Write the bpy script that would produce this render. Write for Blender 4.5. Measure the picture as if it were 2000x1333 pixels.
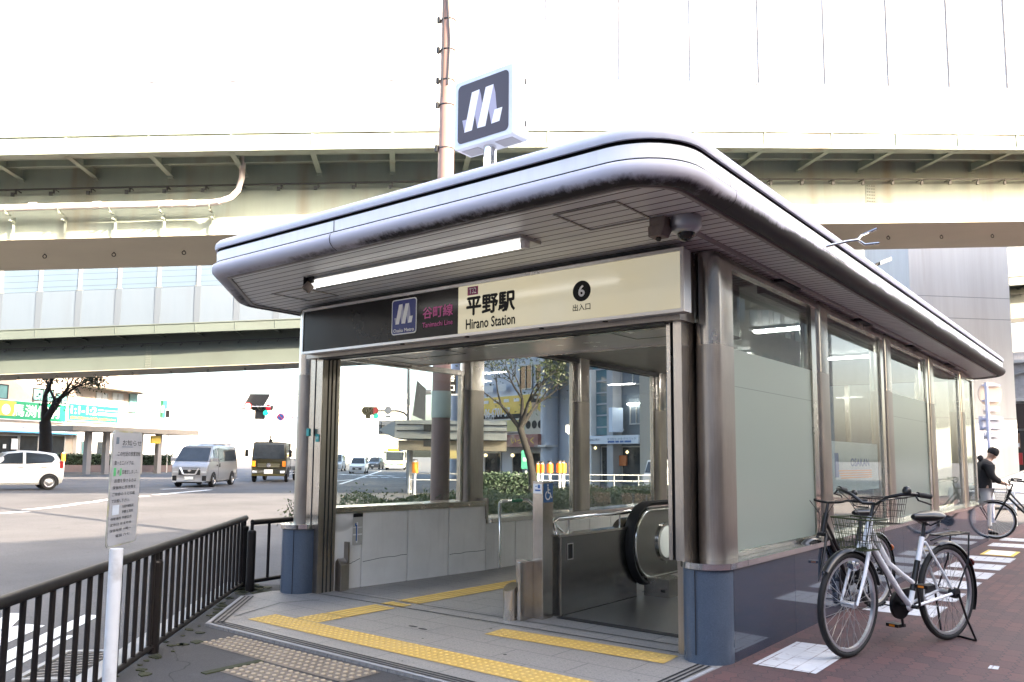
import bpy, math, random
from mathutils import Vector, Matrix
random.seed(7)
PI = math.pi
sc = bpy.context.scene
col = sc.collection
for o in list(bpy.data.objects): bpy.data.objects.remove(o)

# ---------------------------------------------------------------- camera
ROWS = ((0.7756578, 0.0564938, 0.6286203), (0.6310623, -0.0863634, -0.7709097), (0.0107382, 0.9946607, -0.1026396))
CAMZ = 1.42
PPX, PPY, FPX = 949.0, 730.0, 1580.0
cam = bpy.data.objects.new('camera', bpy.data.cameras.new('camera'))
col.objects.link(cam)
cam.matrix_world = Matrix((ROWS[0] + (0,), ROWS[1] + (0,), ROWS[2] + (CAMZ,), (0, 0, 0, 1)))
cam.data.sensor_width = 36; cam.data.sensor_fit = 'HORIZONTAL'
cam.data.lens = FPX / 2000 * 36
cam.data.shift_x = (1000 - PPX) / 2000
cam.data.shift_y = (PPY - 666.5) / 2000
cam.data.clip_end = 3000; cam.data.clip_start = 0.05
sc.camera = cam
# ---------------------------------------------------------------- light
SUN_EL = 26.0
world = bpy.data.worlds.new('World'); sc.world = world; world.use_nodes = True
wn = world.node_tree.nodes; wl = world.node_tree.links
sky = wn.new('ShaderNodeTexSky'); sky.sky_type = 'NISHITA'; sky.sun_disc = False
sky.sun_elevation = math.radians(SUN_EL); sky.sun_rotation = math.radians(90)
sky.air_density = 1.0; sky.dust_density = 5.0; sky.ozone_density = 1.0
bg = wn['Background']; bg.inputs['Strength'].default_value = 0.15
wl.new(sky.outputs['Color'], bg.inputs['Color'])
sun = bpy.data.objects.new('sun', bpy.data.lights.new('sun', 'SUN')); col.objects.link(sun)
sun.data.energy = 3.4; sun.data.angle = math.radians(0.5); sun.data.color = (1.0, 0.83, 0.65)
sun.location = (60, 0, 60)
sun.rotation_euler = Vector((math.cos(math.radians(SUN_EL)), 0, math.sin(math.radians(SUN_EL)))).to_track_quat('Z', 'Y').to_euler()
sc.view_settings.view_transform = 'Standard'; sc.view_settings.look = 'None'
sc.view_settings.exposure = 3.0; sc.view_settings.gamma = 1.0
sc.cycles.max_bounces = 8; sc.cycles.transparent_max_bounces = 24
sc.cycles.caustics_reflective = False; sc.cycles.caustics_refractive = False
sc.cycles.use_denoising = True
sc.cycles.sample_clamp_indirect = 8

# ---------------------------------------------------------------- measuring helpers: where things of the place stand
F2 = Vector((-0.63205, 0.77494)); R2 = Vector((F2.y, -F2.x))
def ray(px, py):
    a, b = px - PPX, -(py - PPY)
    return Vector([r[0] * a + r[1] * b - r[2] * FPX for r in ROWS])
def at(px, py, f):
    v = ray(px, py); k = f / (v.x * F2.x + v.y * F2.y)
    return Vector((0, 0, CAMZ)) + v * k
def G(px, py, z=0.0):
    v = ray(px, py); return Vector((0, 0, CAMZ)) + v * ((z - CAMZ) / v.z)
def los(px):
    v = ray(px, 890); return Vector((v.x, v.y)).normalized()
def yaw_to(px, th):
    """world yaw of a vehicle seen at column px, its nose towards the viewer, turned by th degrees"""
    s = los(px); rp = Vector((s.y, -s.x)); t = math.radians(th)
    h = rp * -math.sin(t) - s * math.cos(t)
    return math.atan2(h.y, h.x)

# ---------------------------------------------------------------- materials
MATS = {}
def nt(m): return m.node_tree.nodes, m.node_tree.links
def mat(name, c, rough=0.5, metal=0.0, var=0.0, vscale=4.0, bump=0.0, bscale=40.0, stretch=(1, 1, 1), emit=0, spec=None, coat=0, dirt=None, dscale=2.0, damt=0.5):
    if name in MATS: return MATS[name]
    m = bpy.data.materials.new(name); m.use_nodes = True; MATS[name] = m
    n, l = nt(m); b = n['Principled BSDF']
    b.inputs['Base Color'].default_value = (*c, 1); b.inputs['Roughness'].default_value = rough; b.inputs['Metallic'].default_value = metal
    if spec is not None: b.inputs['Specular IOR Level'].default_value = spec
    if coat: b.inputs['Coat Weight'].default_value = coat; b.inputs['Coat Roughness'].default_value = 0.08
    if emit: b.inputs['Emission Color'].default_value = (*c, 1); b.inputs['Emission Strength'].default_value = emit
    tc = n.new('ShaderNodeTexCoord'); mp = n.new('ShaderNodeMapping'); l.new(tc.outputs['Object'], mp.inputs['Vector'])
    mp.inputs['Scale'].default_value = stretch
    if var:
        t = n.new('ShaderNodeTexNoise'); t.inputs['Scale'].default_value = vscale; t.inputs['Detail'].default_value = 6; t.inputs['Roughness'].default_value = 0.65
        l.new(mp.outputs['Vector'], t.inputs['Vector'])
        mr = n.new('ShaderNodeMapRange'); mr.inputs['From Min'].default_value = 0.25; mr.inputs['From Max'].default_value = 0.75
        mr.inputs['To Min'].default_value = 1 - var; mr.inputs['To Max'].default_value = 1 + var
        l.new(t.outputs['Fac'], mr.inputs['Value'])
        mx = n.new('ShaderNodeVectorMath'); mx.operation = 'SCALE'; mx.inputs[0].default_value = c
        l.new(mr.outputs['Result'], mx.inputs['Scale']); last = mx.outputs['Vector']
        if dirt:
            t2 = n.new('ShaderNodeTexNoise'); t2.inputs['Scale'].default_value = dscale; t2.inputs['Detail'].default_value = 8
            l.new(mp.outputs['Vector'], t2.inputs['Vector'])
            r2 = n.new('ShaderNodeMapRange'); r2.inputs['From Min'].default_value = 0.5; r2.inputs['From Max'].default_value = 0.72; r2.inputs['To Max'].default_value = damt
            l.new(t2.outputs['Fac'], r2.inputs['Value'])
            mm = n.new('ShaderNodeMixRGB'); mm.inputs['Color2'].default_value = (*dirt, 1)
            l.new(r2.outputs['Result'], mm.inputs['Fac']); l.new(last, mm.inputs['Color1']); last = mm.outputs['Color']
        l.new(last, b.inputs['Base Color'])
        if rough > 0.12:
            rr = n.new('ShaderNodeMapRange'); rr.inputs['To Min'].default_value = max(0.03, rough - 0.09); rr.inputs['To Max'].default_value = min(1, rough + 0.09)
            l.new(t.outputs['Fac'], rr.inputs['Value']); l.new(rr.outputs['Result'], b.inputs['Roughness'])
    if bump:
        t3 = n.new('ShaderNodeTexNoise'); t3.inputs['Scale'].default_value = bscale; t3.inputs['Detail'].default_value = 4
        l.new(mp.outputs['Vector'], t3.inputs['Vector'])
        bp = n.new('ShaderNodeBump'); bp.inputs['Strength'].default_value = bump; bp.inputs['Distance'].default_value = 0.01
        l.new(t3.outputs['Fac'], bp.inputs['Height']); l.new(bp.outputs['Normal'], b.inputs['Normal'])
    return m
def math_node(n, l, op, a, b=None):
    k = n.new('ShaderNodeMath'); k.operation = op
    for i, v in enumerate((a, b)):
        if v is None: continue
        if isinstance(v, (int, float)): k.inputs[i].default_value = v
        else: l.new(v, k.inputs[i])
    return k.outputs[0]
def mixc(n, l, fac, c1, c2):
    k = n.new('ShaderNodeMixRGB')
    for i, v in zip(('Fac', 'Color1', 'Color2'), (fac, c1, c2)):
        if isinstance(v, (int, float)): k.inputs[i].default_value = v
        elif isinstance(v, tuple): k.inputs[i].default_value = (*v, 1)
        else: l.new(v, k.inputs[i])
    return k.outputs[0]
def noise(n, l, vec, scale, detail=5, rough=0.6):
    t = n.new('ShaderNodeTexNoise'); t.inputs['Scale'].default_value = scale; t.inputs['Detail'].default_value = detail; t.inputs['Roughness'].default_value = rough
    if vec is not None: l.new(vec, t.inputs['Vector'])
    return t.outputs['Fac']
def ramp(n, l, v, a, b, lo=0.0, hi=1.0):
    k = n.new('ShaderNodeMapRange'); k.inputs['From Min'].default_value = a; k.inputs['From Max'].default_value = b; k.inputs['To Min'].default_value = lo; k.inputs['To Max'].default_value = hi
    l.new(v, k.inputs['Value']); return k.outputs['Result']
def coords(n, l, scale=(1, 1, 1), rot=(0, 0, 0)):
    tc = n.new('ShaderNodeTexCoord'); mp = n.new('ShaderNodeMapping'); mp.inputs['Scale'].default_value = scale; mp.inputs['Rotation'].default_value = rot
    l.new(tc.outputs['Object'], mp.inputs['Vector']); return mp.outputs['Vector']
def bumpn(n, l, h, strength, b, dist=0.01):
    bp = n.new('ShaderNodeBump'); bp.inputs['Strength'].default_value = strength; bp.inputs['Distance'].default_value = dist
    l.new(h, bp.inputs['Height']); l.new(bp.outputs['Normal'], b.inputs['Normal'])
def newmat(name):
    m = bpy.data.materials.new(name); m.use_nodes = True; MATS[name] = m
    return m, m.node_tree.nodes, m.node_tree.links, m.node_tree.nodes['Principled BSDF']
def glass(name, tint, ior=1.5, film=0.0):
    m, n, l, b = newmat(name); out = n['Material Output']; n.remove(b)
    tr = n.new('ShaderNodeBsdfTransparent'); tr.inputs['Color'].default_value = (*tint, 1)
    gl = n.new('ShaderNodeBsdfGlossy'); gl.inputs['Roughness'].default_value = 0.01
    fr0 = n.new('ShaderNodeFresnel'); fr0.inputs['IOR'].default_value = ior; ge = n.new('ShaderNodeNewGeometry')
    fr = n.new('ShaderNodeMath'); fr.operation = 'MULTIPLY'; l.new(fr0.outputs[0], fr.inputs[0]); l.new(math_node(n, l, 'SUBTRACT', 1.0, ge.outputs['Backfacing']), fr.inputs[1])
    mx = n.new('ShaderNodeMixShader'); l.new(fr.outputs[0], mx.inputs[0]); l.new(tr.outputs[0], mx.inputs[1]); l.new(gl.outputs[0], mx.inputs[2])
    last = mx.outputs[0]
    if film:
        df = n.new('ShaderNodeBsdfDiffuse'); df.inputs['Color'].default_value = (0.5, 0.52, 0.5, 1)
        t = noise(n, l, coords(n, l, (1, 1, 0.5)), 1.2); f = ramp(n, l, t, 0.35, 0.8, 0.01, film)
        m2 = n.new('ShaderNodeMixShader'); l.new(f, m2.inputs[0]); l.new(last, m2.inputs[1]); l.new(df.outputs[0], m2.inputs[2]); last = m2.outputs[0]
    l.new(last, out.inputs['Surface']); return m

# metals
def steel(name, c, rough, dark=0.14):
    m, n, l, b = newmat(name)
    v = coords(n, l, (60, 60, 1.2)); t = noise(n, l, v, 3.0, 6, 0.7)
    v2 = coords(n, l, (1.5, 1.5, 0.8)); t2 = noise(n, l, v2, 2.0, 5)
    f = math_node(n, l, 'MULTIPLY', ramp(n, l, t, 0.3, 0.7, 1 - dark, 1 + dark), ramp(n, l, t2, 0.3, 0.7, 0.86, 1.1))
    sv = n.new('ShaderNodeVectorMath'); sv.operation = 'SCALE'; sv.inputs[0].default_value = c; l.new(f, sv.inputs['Scale'])
    l.new(sv.outputs['Vector'], b.inputs['Base Color']); b.inputs['Metallic'].default_value = 1
    l.new(ramp(n, l, t2, 0.3, 0.7, rough - 0.05, rough + 0.07), b.inputs['Roughness'])
    bumpn(n, l, t, 0.06, b, 0.002); return m
STEEL = steel('brushed steel', (0.56, 0.52, 0.47), 0.22)
FILM = steel('steel under matt film', (0.37, 0.335, 0.30), 0.34, 0.12)
CHROME = mat('polished steel', (0.75, 0.74, 0.72), 0.12, 1, 0.06, 8)
DARKMETAL = mat('dark metal', (0.05, 0.05, 0.05), 0.45, 0.6, 0.2, 10)
GROOVE = mat('dark groove', (0.012, 0.012, 0.013), 0.7)
BLACK = mat('black paint', (0.007, 0.0065, 0.0065), 0.35, 0, 0.25, 12)
RUBBER = mat('black rubber', (0.008, 0.008, 0.0085), 0.75, 0, 0.3, 30)
WHITE = mat('white paint', (0.8, 0.8, 0.8), 0.4, 0, 0.06, 6)
GLASS = glass('clear glass', (0.88, 0.91, 0.89), 1.5, 0.09)
GLASS2 = glass('dusty glass', (0.80, 0.84, 0.82), 1.5, 0.12)
def frosted():
    m, n, l, b = newmat('frosted glass')
    b.inputs['Base Color'].default_value = (0.38, 0.44, 0.40, 1); b.inputs['Roughness'].default_value = 0.34; b.inputs['Coat Weight'].default_value = 0.6; b.inputs['Coat Roughness'].default_value = 0.16
    out = n['Material Output']; tl = n.new('ShaderNodeBsdfTranslucent'); tl.inputs['Color'].default_value = (0.55, 0.6, 0.55, 1)
    mx = n.new('ShaderNodeMixShader'); mx.inputs[0].default_value = 0.45
    l.new(b.outputs[0], mx.inputs[1]); l.new(tl.outputs[0], mx.inputs[2]); l.new(mx.outputs[0], out.inputs['Surface'])
    t = noise(n, l, coords(n, l), 0.9); return m
FROST = frosted()
def bluegranite(name, c, rough, amt):
    m, n, l, b = newmat(name)
    v = coords(n, l); t = noise(n, l, v, 160, 3, 0.8); t2 = noise(n, l, v, 1.3, 5)
    f = math_node(n, l, 'MULTIPLY', ramp(n, l, t, 0.3, 0.7, 1 - amt, 1 + amt), ramp(n, l, t2, 0.3, 0.7, 0.85, 1.15))
    sv = n.new('ShaderNodeVectorMath'); sv.operation = 'SCALE'; sv.inputs[0].default_value = c; l.new(f, sv.inputs['Scale'])
    l.new(sv.outputs['Vector'], b.inputs['Base Color']); l.new(ramp(n, l, t2, 0.3, 0.7, rough * 0.7, rough * 1.4), b.inputs['Roughness']); return m
BLUE = bluegranite('blue granite', (0.060, 0.082, 0.118), 0.3, 0.35)
BLUEP = bluegranite('polished blue panel', (0.026, 0.037, 0.060), 0.05, 0.2)
def wallpanel():
    m, n, l, b = newmat('white marble panel')
    v = coords(n, l); t = noise(n, l, v, 1.6, 7, 0.65); v2 = coords(n, l, (3, 3, 0.35)); t2 = noise(n, l, v2, 3, 6)
    c = mixc(n, l, ramp(n, l, t, 0.35, 0.7), (0.88, 0.87, 0.84), (0.76, 0.75, 0.72)); c = mixc(n, l, ramp(n, l, t2, 0.55, 0.8, 0, 0.3), c, (0.52, 0.50, 0.46))
    w = n.new('ShaderNodeTexWave'); w.inputs['Scale'].default_value = 0.35; w.inputs['Distortion'].default_value = 9; w.inputs['Detail'].default_value = 4; l.new(v, w.inputs['Vector'])
    c = mixc(n, l, ramp(n, l, w.outputs['Fac'], 0.985, 1.0, 0, 0.5), c, (0.2, 0.19, 0.17))
    l.new(c, b.inputs['Base Color']); b.inputs['Roughness'].default_value = 0.3; return m
WPANEL = wallpanel()
def soffit():
    m, n, l, b = newmat('slatted soffit')
    tc = n.new('ShaderNodeTexCoord'); sp = n.new('ShaderNodeSeparateXYZ'); l.new(tc.outputs['Object'], sp.inputs[0])
    fr = math_node(n, l, 'FRACT', math_node(n, l, 'MULTIPLY', sp.outputs['Y'], 1 / 0.105))
    g = math_node(n, l, 'LESS_THAN', fr, 0.13)
    t = noise(n, l, coords(n, l, (0.6, 3, 1)), 3, 6); c0 = mixc(n, l, ramp(n, l, t, 0.3, 0.7), (0.82, 0.83, 0.82), (0.70, 0.71, 0.70))
    c = mixc(n, l, g, c0, (0.025, 0.024, 0.024)); l.new(c, b.inputs['Base Color']); b.inputs['Roughness'].default_value = 0.45
    bumpn(n, l, math_node(n, l, 'SUBTRACT', 1, g), 0.6, b); return m
SOFFIT = soffit()
def fascia():
    m, n, l, b = newmat('white fascia')
    v = coords(n, l, (5, 5, 0.5)); t = noise(n, l, v, 3, 6, 0.7)
    c = mixc(n, l, ramp(n, l, t, 0.45, 0.8, 0, 0.45), (0.82, 0.82, 0.83), (0.66, 0.64, 0.66)); l.new(c, b.inputs['Base Color']); b.inputs['Roughness'].default_value = 0.4; return m
FASCIA = fascia()
def gutter():
    m, n, l, b = newmat('grimy gutter metal')
    tc = n.new('ShaderNodeTexCoord'); sp = n.new('ShaderNodeSeparateXYZ'); l.new(tc.outputs['Object'], sp.inputs[0])
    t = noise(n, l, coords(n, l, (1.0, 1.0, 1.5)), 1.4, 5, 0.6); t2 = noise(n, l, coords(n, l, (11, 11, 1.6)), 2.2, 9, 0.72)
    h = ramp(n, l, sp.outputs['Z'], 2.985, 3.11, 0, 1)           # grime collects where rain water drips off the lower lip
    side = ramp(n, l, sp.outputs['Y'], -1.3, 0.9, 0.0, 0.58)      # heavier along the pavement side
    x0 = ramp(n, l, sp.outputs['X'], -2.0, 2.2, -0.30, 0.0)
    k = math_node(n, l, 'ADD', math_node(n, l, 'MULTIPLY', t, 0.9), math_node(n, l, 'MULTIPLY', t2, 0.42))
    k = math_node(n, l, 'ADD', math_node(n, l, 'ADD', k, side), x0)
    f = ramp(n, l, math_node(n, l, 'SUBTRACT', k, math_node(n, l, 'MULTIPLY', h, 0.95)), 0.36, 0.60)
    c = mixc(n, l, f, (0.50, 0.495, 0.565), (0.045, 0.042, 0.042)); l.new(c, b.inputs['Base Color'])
    b.inputs['Specular IOR Level'].default_value = 0.25; b.inputs['Roughness'].default_value = 0.6; return m
GUTTER = gutter()
TOPEDGE = mat('roof edge metal', (0.56, 0.575, 0.66), 0.5, 0, 0.10, 3, dirt=(0.42, 0.42, 0.48), dscale=3, damt=0.5, spec=.3)
ROOFM = mat('roof sheet', (0.35, 0.36, 0.4), 0.5, 0, 0.15, 2)
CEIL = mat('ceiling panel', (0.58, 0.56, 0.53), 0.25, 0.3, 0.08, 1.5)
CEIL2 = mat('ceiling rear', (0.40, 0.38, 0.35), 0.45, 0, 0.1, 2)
def asphalt(name, c, sc_=1.0, crack=0.0):
    m, n, l, b = newmat(name)
    v = coords(n, l); t = noise(n, l, v, 120 * sc_, 3, 0.8); t2 = noise(n, l, v, 0.35, 6, 0.6)
    f = math_node(n, l, 'MULTIPLY', ramp(n, l, t, 0.25, 0.75, 0.55, 1.5), ramp(n, l, t2, 0.3, 0.7, 0.75, 1.25))
    sv = n.new('ShaderNodeVectorMath'); sv.operation = 'SCALE'; sv.inputs[0].default_value = c; l.new(f, sv.inputs['Scale']); last = sv.outputs['Vector']
    if crack:
        vo = n.new('ShaderNodeTexVoronoi'); vo.feature = 'DISTANCE_TO_EDGE'; vo.inputs['Scale'].default_value = 0.9
        w = n.new('ShaderNodeVectorMath'); w.operation = 'ADD'; tn = n.new('ShaderNodeTexNoise'); tn.inputs['Scale'].default_value = 3; l.new(v, tn.inputs['Vector'])
        sc2 = n.new('ShaderNodeVectorMath'); sc2.operation = 'SCALE'; sc2.inputs['Scale'].default_value = 0.55; l.new(tn.outputs['Color'], sc2.inputs[0])
        l.new(v, w.inputs[0]); l.new(sc2.outputs[0], w.inputs[1]); l.new(w.outputs[0], vo.inputs['Vector'])
        last = mixc(n, l, ramp(n, l, vo.outputs['Distance'], 0.003, 0.009, crack, 0), last, (0.012, 0.012, 0.012))
        pt = noise(n, l, v, 1.8, 7, 0.7); last = mixc(n, l, ramp(n, l, pt, 0.55, 0.66, 0, 0.4), last, (0.085, 0.085, 0.09))
    l.new(last, b.inputs['Base Color']); b.inputs['Roughness'].default_value = 0.85; bumpn(n, l, t, 0.35, b, 0.006); return m
ROAD = asphalt('road asphalt', (0.080, 0.077, 0.077), 0.5, 0.3)
WALK = asphalt('worn pavement asphalt', (0.042, 0.041, 0.042), 1.0, 0.9)
CONC = mat('concrete', (0.36, 0.35, 0.33), 0.85, 0, 0.2, 3, 0.3, 60, dirt=(0.16, 0.16, 0.12), dscale=1.5)
MOSS = mat('mossy soil', (0.030, 0.034, 0.014), 0.95, 0, 0.5, 14, 0.8, 40)
def bricks():
    m, n, l, b = newmat('red block paving')
    v = coords(n, l, rot=(0, 0, PI / 2))
    wv = n.new('ShaderNodeVectorMath'); wv.operation = 'ADD'
    sp = n.new('ShaderNodeSeparateXYZ'); l.new(v, sp.inputs[0])
    s1 = math_node(n, l, 'MULTIPLY', math_node(n, l, 'SINE', math_node(n, l, 'MULTIPLY', sp.outputs['X'], 2 * PI / 0.115)), 0.012)
    cb = n.new('ShaderNodeCombineXYZ'); l.new(s1, cb.inputs['Y']); l.new(v, wv.inputs[0]); l.new(cb.outputs[0], wv.inputs[1])
    bt = n.new('ShaderNodeTexBrick'); l.new(wv.outputs[0], bt.inputs['Vector']); bt.inputs['Scale'].default_value = 1
    bt.inputs['Brick Width'].default_value = 0.23; bt.inputs['Row Height'].default_value = 0.115; bt.inputs['Mortar Size'].default_value = 0.0045; bt.inputs['Mortar Smooth'].default_value = 0.3
    bt.inputs['Color1'].default_value = (0.115, 0.047, 0.042, 1); bt.inputs['Color2'].default_value = (0.062, 0.030, 0.030, 1); bt.inputs['Mortar'].default_value = (0.035, 0.022, 0.022, 1)
    t = noise(n, l, v, 80, 3, 0.8); t2 = noise(n, l, v, 1.1, 6)
    c = mixc(n, l, ramp(n, l, t2, 0.35, 0.75, 0, 0.6), bt.outputs['Color'], (0.055, 0.040, 0.041)); c = mixc(n, l, ramp(n, l, t, 0.5, 0.8, 0, 0.35), c, (0.2, 0.13, 0.12))
    l.new(c, b.inputs['Base Color']); b.inputs['Roughness'].default_value = 0.75
    bumpn(n, l, math_node(n, l, 'SUBTRACT', 1, bt.outputs['Fac']), 0.5, b, 0.006); return m
BRICK = bricks()
def granite_floor():
    m, n, l, b = newmat('grey granite paving')
    v = coords(n, l); t = noise(n, l, v, 70, 4, 0.9); t2 = noise(n, l, v, 0.9, 6, 0.65)
    c = mixc(n, l, ramp(n, l, t, 0.3, 0.7), (0.125, 0.117, 0.11), (0.365, 0.342, 0.315)); c = mixc(n, l, ramp(n, l, t2, 0.35, 0.75, 0, 0.5), c, (0.17, 0.163, 0.155))
    bt = n.new('ShaderNodeTexBrick'); l.new(v, bt.inputs['Vector']); bt.inputs['Scale'].default_value = 1; bt.inputs['Brick Width'].default_value = 0.62; bt.inputs['Row Height'].default_value = 0.31; bt.inputs['Mortar Size'].default_value = 0.005
    c = mixc(n, l, math_node(n, l, 'MULTIPLY', bt.outputs['Fac'], 0.75), c, (0.07, 0.07, 0.07))
    sp = n.new('ShaderNodeSeparateXYZ'); l.new(v, sp.inputs[0])
    def cell(o): return math_node(n, l, 'POWER', math_node(n, l, 'SUBTRACT', math_node(n, l, 'FRACT', math_node(n, l, 'MULTIPLY', o, 1 / 0.075)), 0.5), 2)
    d = math_node(n, l, 'LESS_THAN', math_node(n, l, 'ADD', cell(sp.outputs['X']), cell(sp.outputs['Y'])), 0.02)
    c = mixc(n, l, math_node(n, l, 'MULTIPLY', d, 0.3), c, (0.09, 0.09, 0.1))
    l.new(c, b.inputs['Base Color']); b.inputs['Roughness'].default_value = 0.5; return m
GRAN = granite_floor()
GRANEDGE = mat('granite edge', (0.30, 0.30, 0.31), 0.55, 0, 0.25, 90)
YEL = mat('yellow tactile', (0.60, 0.39, 0.08), 0.55, 0, 0.14, 3, dirt=(0.36, 0.30, 0.18), dscale=2.5, damt=0.6)
BEIGE = mat('worn tactile', (0.36, 0.27, 0.18), 0.7, 0, 0.2, 6, dirt=(0.2, 0.17, 0.13), dscale=4, damt=0.8)
def worn(name, c, under, a, b_, joints=False):
    m, n, l, b = newmat(name); v = coords(n, l); t = noise(n, l, v, 9, 8, 0.75); k = ramp(n, l, t, a, b_)
    if joints:    # the paint has worn away over the joints of the paving blocks
        v2 = coords(n, l, rot=(0, 0, PI / 2)); bt = n.new('ShaderNodeTexBrick'); l.new(v2, bt.inputs['Vector']); bt.inputs['Scale'].default_value = 1
        bt.inputs['Brick Width'].default_value = 0.23; bt.inputs['Row Height'].default_value = 0.115; bt.inputs['Mortar Size'].default_value = 0.005
        k = math_node(n, l, 'MAXIMUM', k, math_node(n, l, 'MULTIPLY', bt.outputs['Fac'], ramp(n, l, noise(n, l, v, 3, 5), 0.42, 0.6, 0.1, 0.85)))
        c = mixc(n, l, ramp(n, l, noise(n, l, v, 1.7, 7, 0.7), 0.4, 0.75), c, tuple(x * .72 for x in c))
    l.new(mixc(n, l, k, c, under), b.inputs['Base Color']); b.inputs['Roughness'].default_value = 0.7; return m
MARK = worn('road paint', (0.72, 0.72, 0.70), (0.2, 0.2, 0.2), 0.55, 0.75)
PAVEMARK = worn('pavement paint', (0.60, 0.60, 0.61), (0.12, 0.065, 0.06), 0.58, 0.70, True)
GREEN = mat('pale green girder paint', (0.29, 0.33, 0.275), 0.55, 0, 0.10, 0.7, dirt=(0.19, 0.155, 0.105), dscale=0.7, damt=0.75, stretch=(2, 2, .2))
GREEN2_SHADED = mat('shaded grey green girder', (0.082, 0.10, 0.086), 0.55, 0, 0.08, 0.5, dirt=(0.065, 0.07, 0.06), dscale=0.4, damt=0.5)  # shade put into the base colour of the far girder
UNDER = mat('deck underside', (0.40, 0.37, 0.29), 0.7, 0, 0.1, 0.4)
PANEL = mat('white noise panel', (0.80, 0.81, 0.82), 0.5, 0, 0.03, 0.5)
PANELP = mat('noise panel post', (0.13, 0.132, 0.152), 0.5, 0, 0.05, 2)
LPANEL_SHADED = mat('shaded blue noise panel', (0.082, 0.115, 0.15), 0.4, 0, 0.05, 0.6)  # far panels darkened in colour so that they look shaded
LPARA_SHADED = mat('shaded lavender parapet', (0.082, 0.105, 0.13), 0.6, 0, 0.08, 0.8, dirt=(0.066, 0.08, 0.096), dscale=0.8, damt=0.5, stretch=(2, 2, 0.3))  # parapet tone lowered as well, standing in for shade
def pierm():
    m, n, l, b = newmat('stained pier'); t = noise(n, l, coords(n, l, (1.2, 1.2, 0.06)), 1.2, 7, 0.7); t2 = noise(n, l, coords(n, l, (2.5, 2.5, 0.05)), 1, 6, 0.7)
    c = mixc(n, l, ramp(n, l, t, 0.4, 0.7), (0.76, 0.74, 0.71), (0.66, 0.63, 0.60)); c = mixc(n, l, ramp(n, l, t2, 0.62, 0.75, 0, 0.55), c, (0.34, 0.24, 0.15))
    l.new(c, b.inputs['Base Color']); b.inputs['Roughness'].default_value = 0.7; return m
PIER = pierm()
PIPE = mat('pinkish drain pipe', (0.72, 0.65, 0.61), 0.45, 0, 0.12, 2, dirt=(0.35, 0.2, 0.13), dscale=2, damt=0.5)
POLE = mat('red brown pole paint', (0.24, 0.15, 0.125), 0.5, 0, 0.08, 2)
LEAF = mat('hedge leaf', (0.060, 0.085, 0.034), 0.6, 0, 0.5, 3)
LEAF2 = mat('tree leaf', (0.055, 0.075, 0.03), 0.6, 0, 0.4, 3)
LEAFD = mat('dark hedge leaf', (0.035, 0.06, 0.03), 0.6, 0, 0.4, 3)
BARK = mat('bark', (0.015, 0.012, 0.010), 0.9, 0, 0.35, 8, 0.6, 20)
BEIGEB = mat('beige brick facade', (0.42, 0.35, 0.29), 0.8, 0, 0.1, 2)
CREAM = mat('cream wall', (0.62, 0.57, 0.50), 0.8, 0, 0.06, 1)
PALE = mat('pale wall', (0.66, 0.65, 0.63), 0.8, 0, 0.06, 1)
GREYW = mat('grey wall', (0.34, 0.35, 0.37), 0.7, 0, 0.08, 1)
DARKW = mat('dark facade', (0.11, 0.13, 0.15), 0.5, 0, 0.15, 1)
TEALG = mat('teal window', (0.10, 0.22, 0.22), 0.1, 0, 0.2, 1)
WING = mat('window glass dark', (0.02, 0.025, 0.03), 0.06, 0, 0.3, 2)
CARG = mat('car glass', (0.03, 0.037, 0.045), 0.05, 0, 0.25, 3)
SIGNGREEN = mat('green sign', (0.012, 0.26, 0.11), 0.4)
SIGNW = mat('white sign', (0.78, 0.78, 0.78), 0.4)
SIGNY = mat('yellow sign', (0.80, 0.55, 0.06), 0.4, 0, 0.05, 2)
INK = mat('black ink', (0.010, 0.010, 0.011), 0.6, spec=.2)
TXTW = mat('white lettering', (0.8, 0.8, 0.8), 0.5)
BLUEINK = mat('blue ink', (0.02, 0.09, 0.30), 0.5)
NAVY = mat('navy sign', (0.035, 0.045, 0.20), 0.3)
MAG = mat('magenta lettering', (0.62, 0.14, 0.36), 0.6, spec=.2)
RED = mat('red', (0.52, 0.03, 0.03), 0.4)
REDL = mat('red lamp', (0.9, 0.03, 0.06), 0.3, emit=.10)
GRNL = mat('green lamp', (0.02, 0.75, 0.5), 0.3, emit=.10)
AMBL = mat('amber lamp', (1.0, 0.35, 0.02), 0.3, emit=.12)
ORANGE = mat('orange delineator', (0.80, 0.25, 0.02), 0.45, 0, 0.06, 5)
SKINM = mat('skin', (0.40, 0.25, 0.18), 0.55)
TUBE = mat('fluorescent tube', (1.0, 0.97, 0.92), 0.5, emit=0.8)
TUBE2 = mat('ceiling lamp', (1.0, 0.97, 0.92), 0.5, emit=8.0)
LAMPGLOW = mat('shop lamp', (1.0, 0.75, 0.4), 0.5, emit=0.4)
MAROON = mat('dark plum sign face', (0.052, 0.038, 0.046), 0.4, 0, 0.08, 2)
BLKPANEL = mat('black sign panel', (0.014, 0.012, 0.012), 0.2, 0, 0.3, 1.0, spec=.3)
def creamsign():
    m, n, l, b = newmat('cream lit sign'); b.inputs['Base Color'].default_value = (0.50, 0.45, 0.31, 1); b.inputs['Roughness'].default_value = 0.12
    t = noise(n, l, coords(n, l, (1.2, 1, 1.5)), 1.3, 3); e = n.new('ShaderNodeMixRGB')
    l.new(ramp(n, l, t, 0.3, 0.7), e.inputs['Fac']); e.inputs['Color1'].default_value = (1, 0.88, 0.58, 1); e.inputs['Color2'].default_value = (0.95, 0.9, 0.70, 1)
    l.new(e.outputs[0], b.inputs['Emission Color']); b.inputs['Emission Strength'].default_value = 0.05; return m
CREAMSIGN = creamsign()

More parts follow.
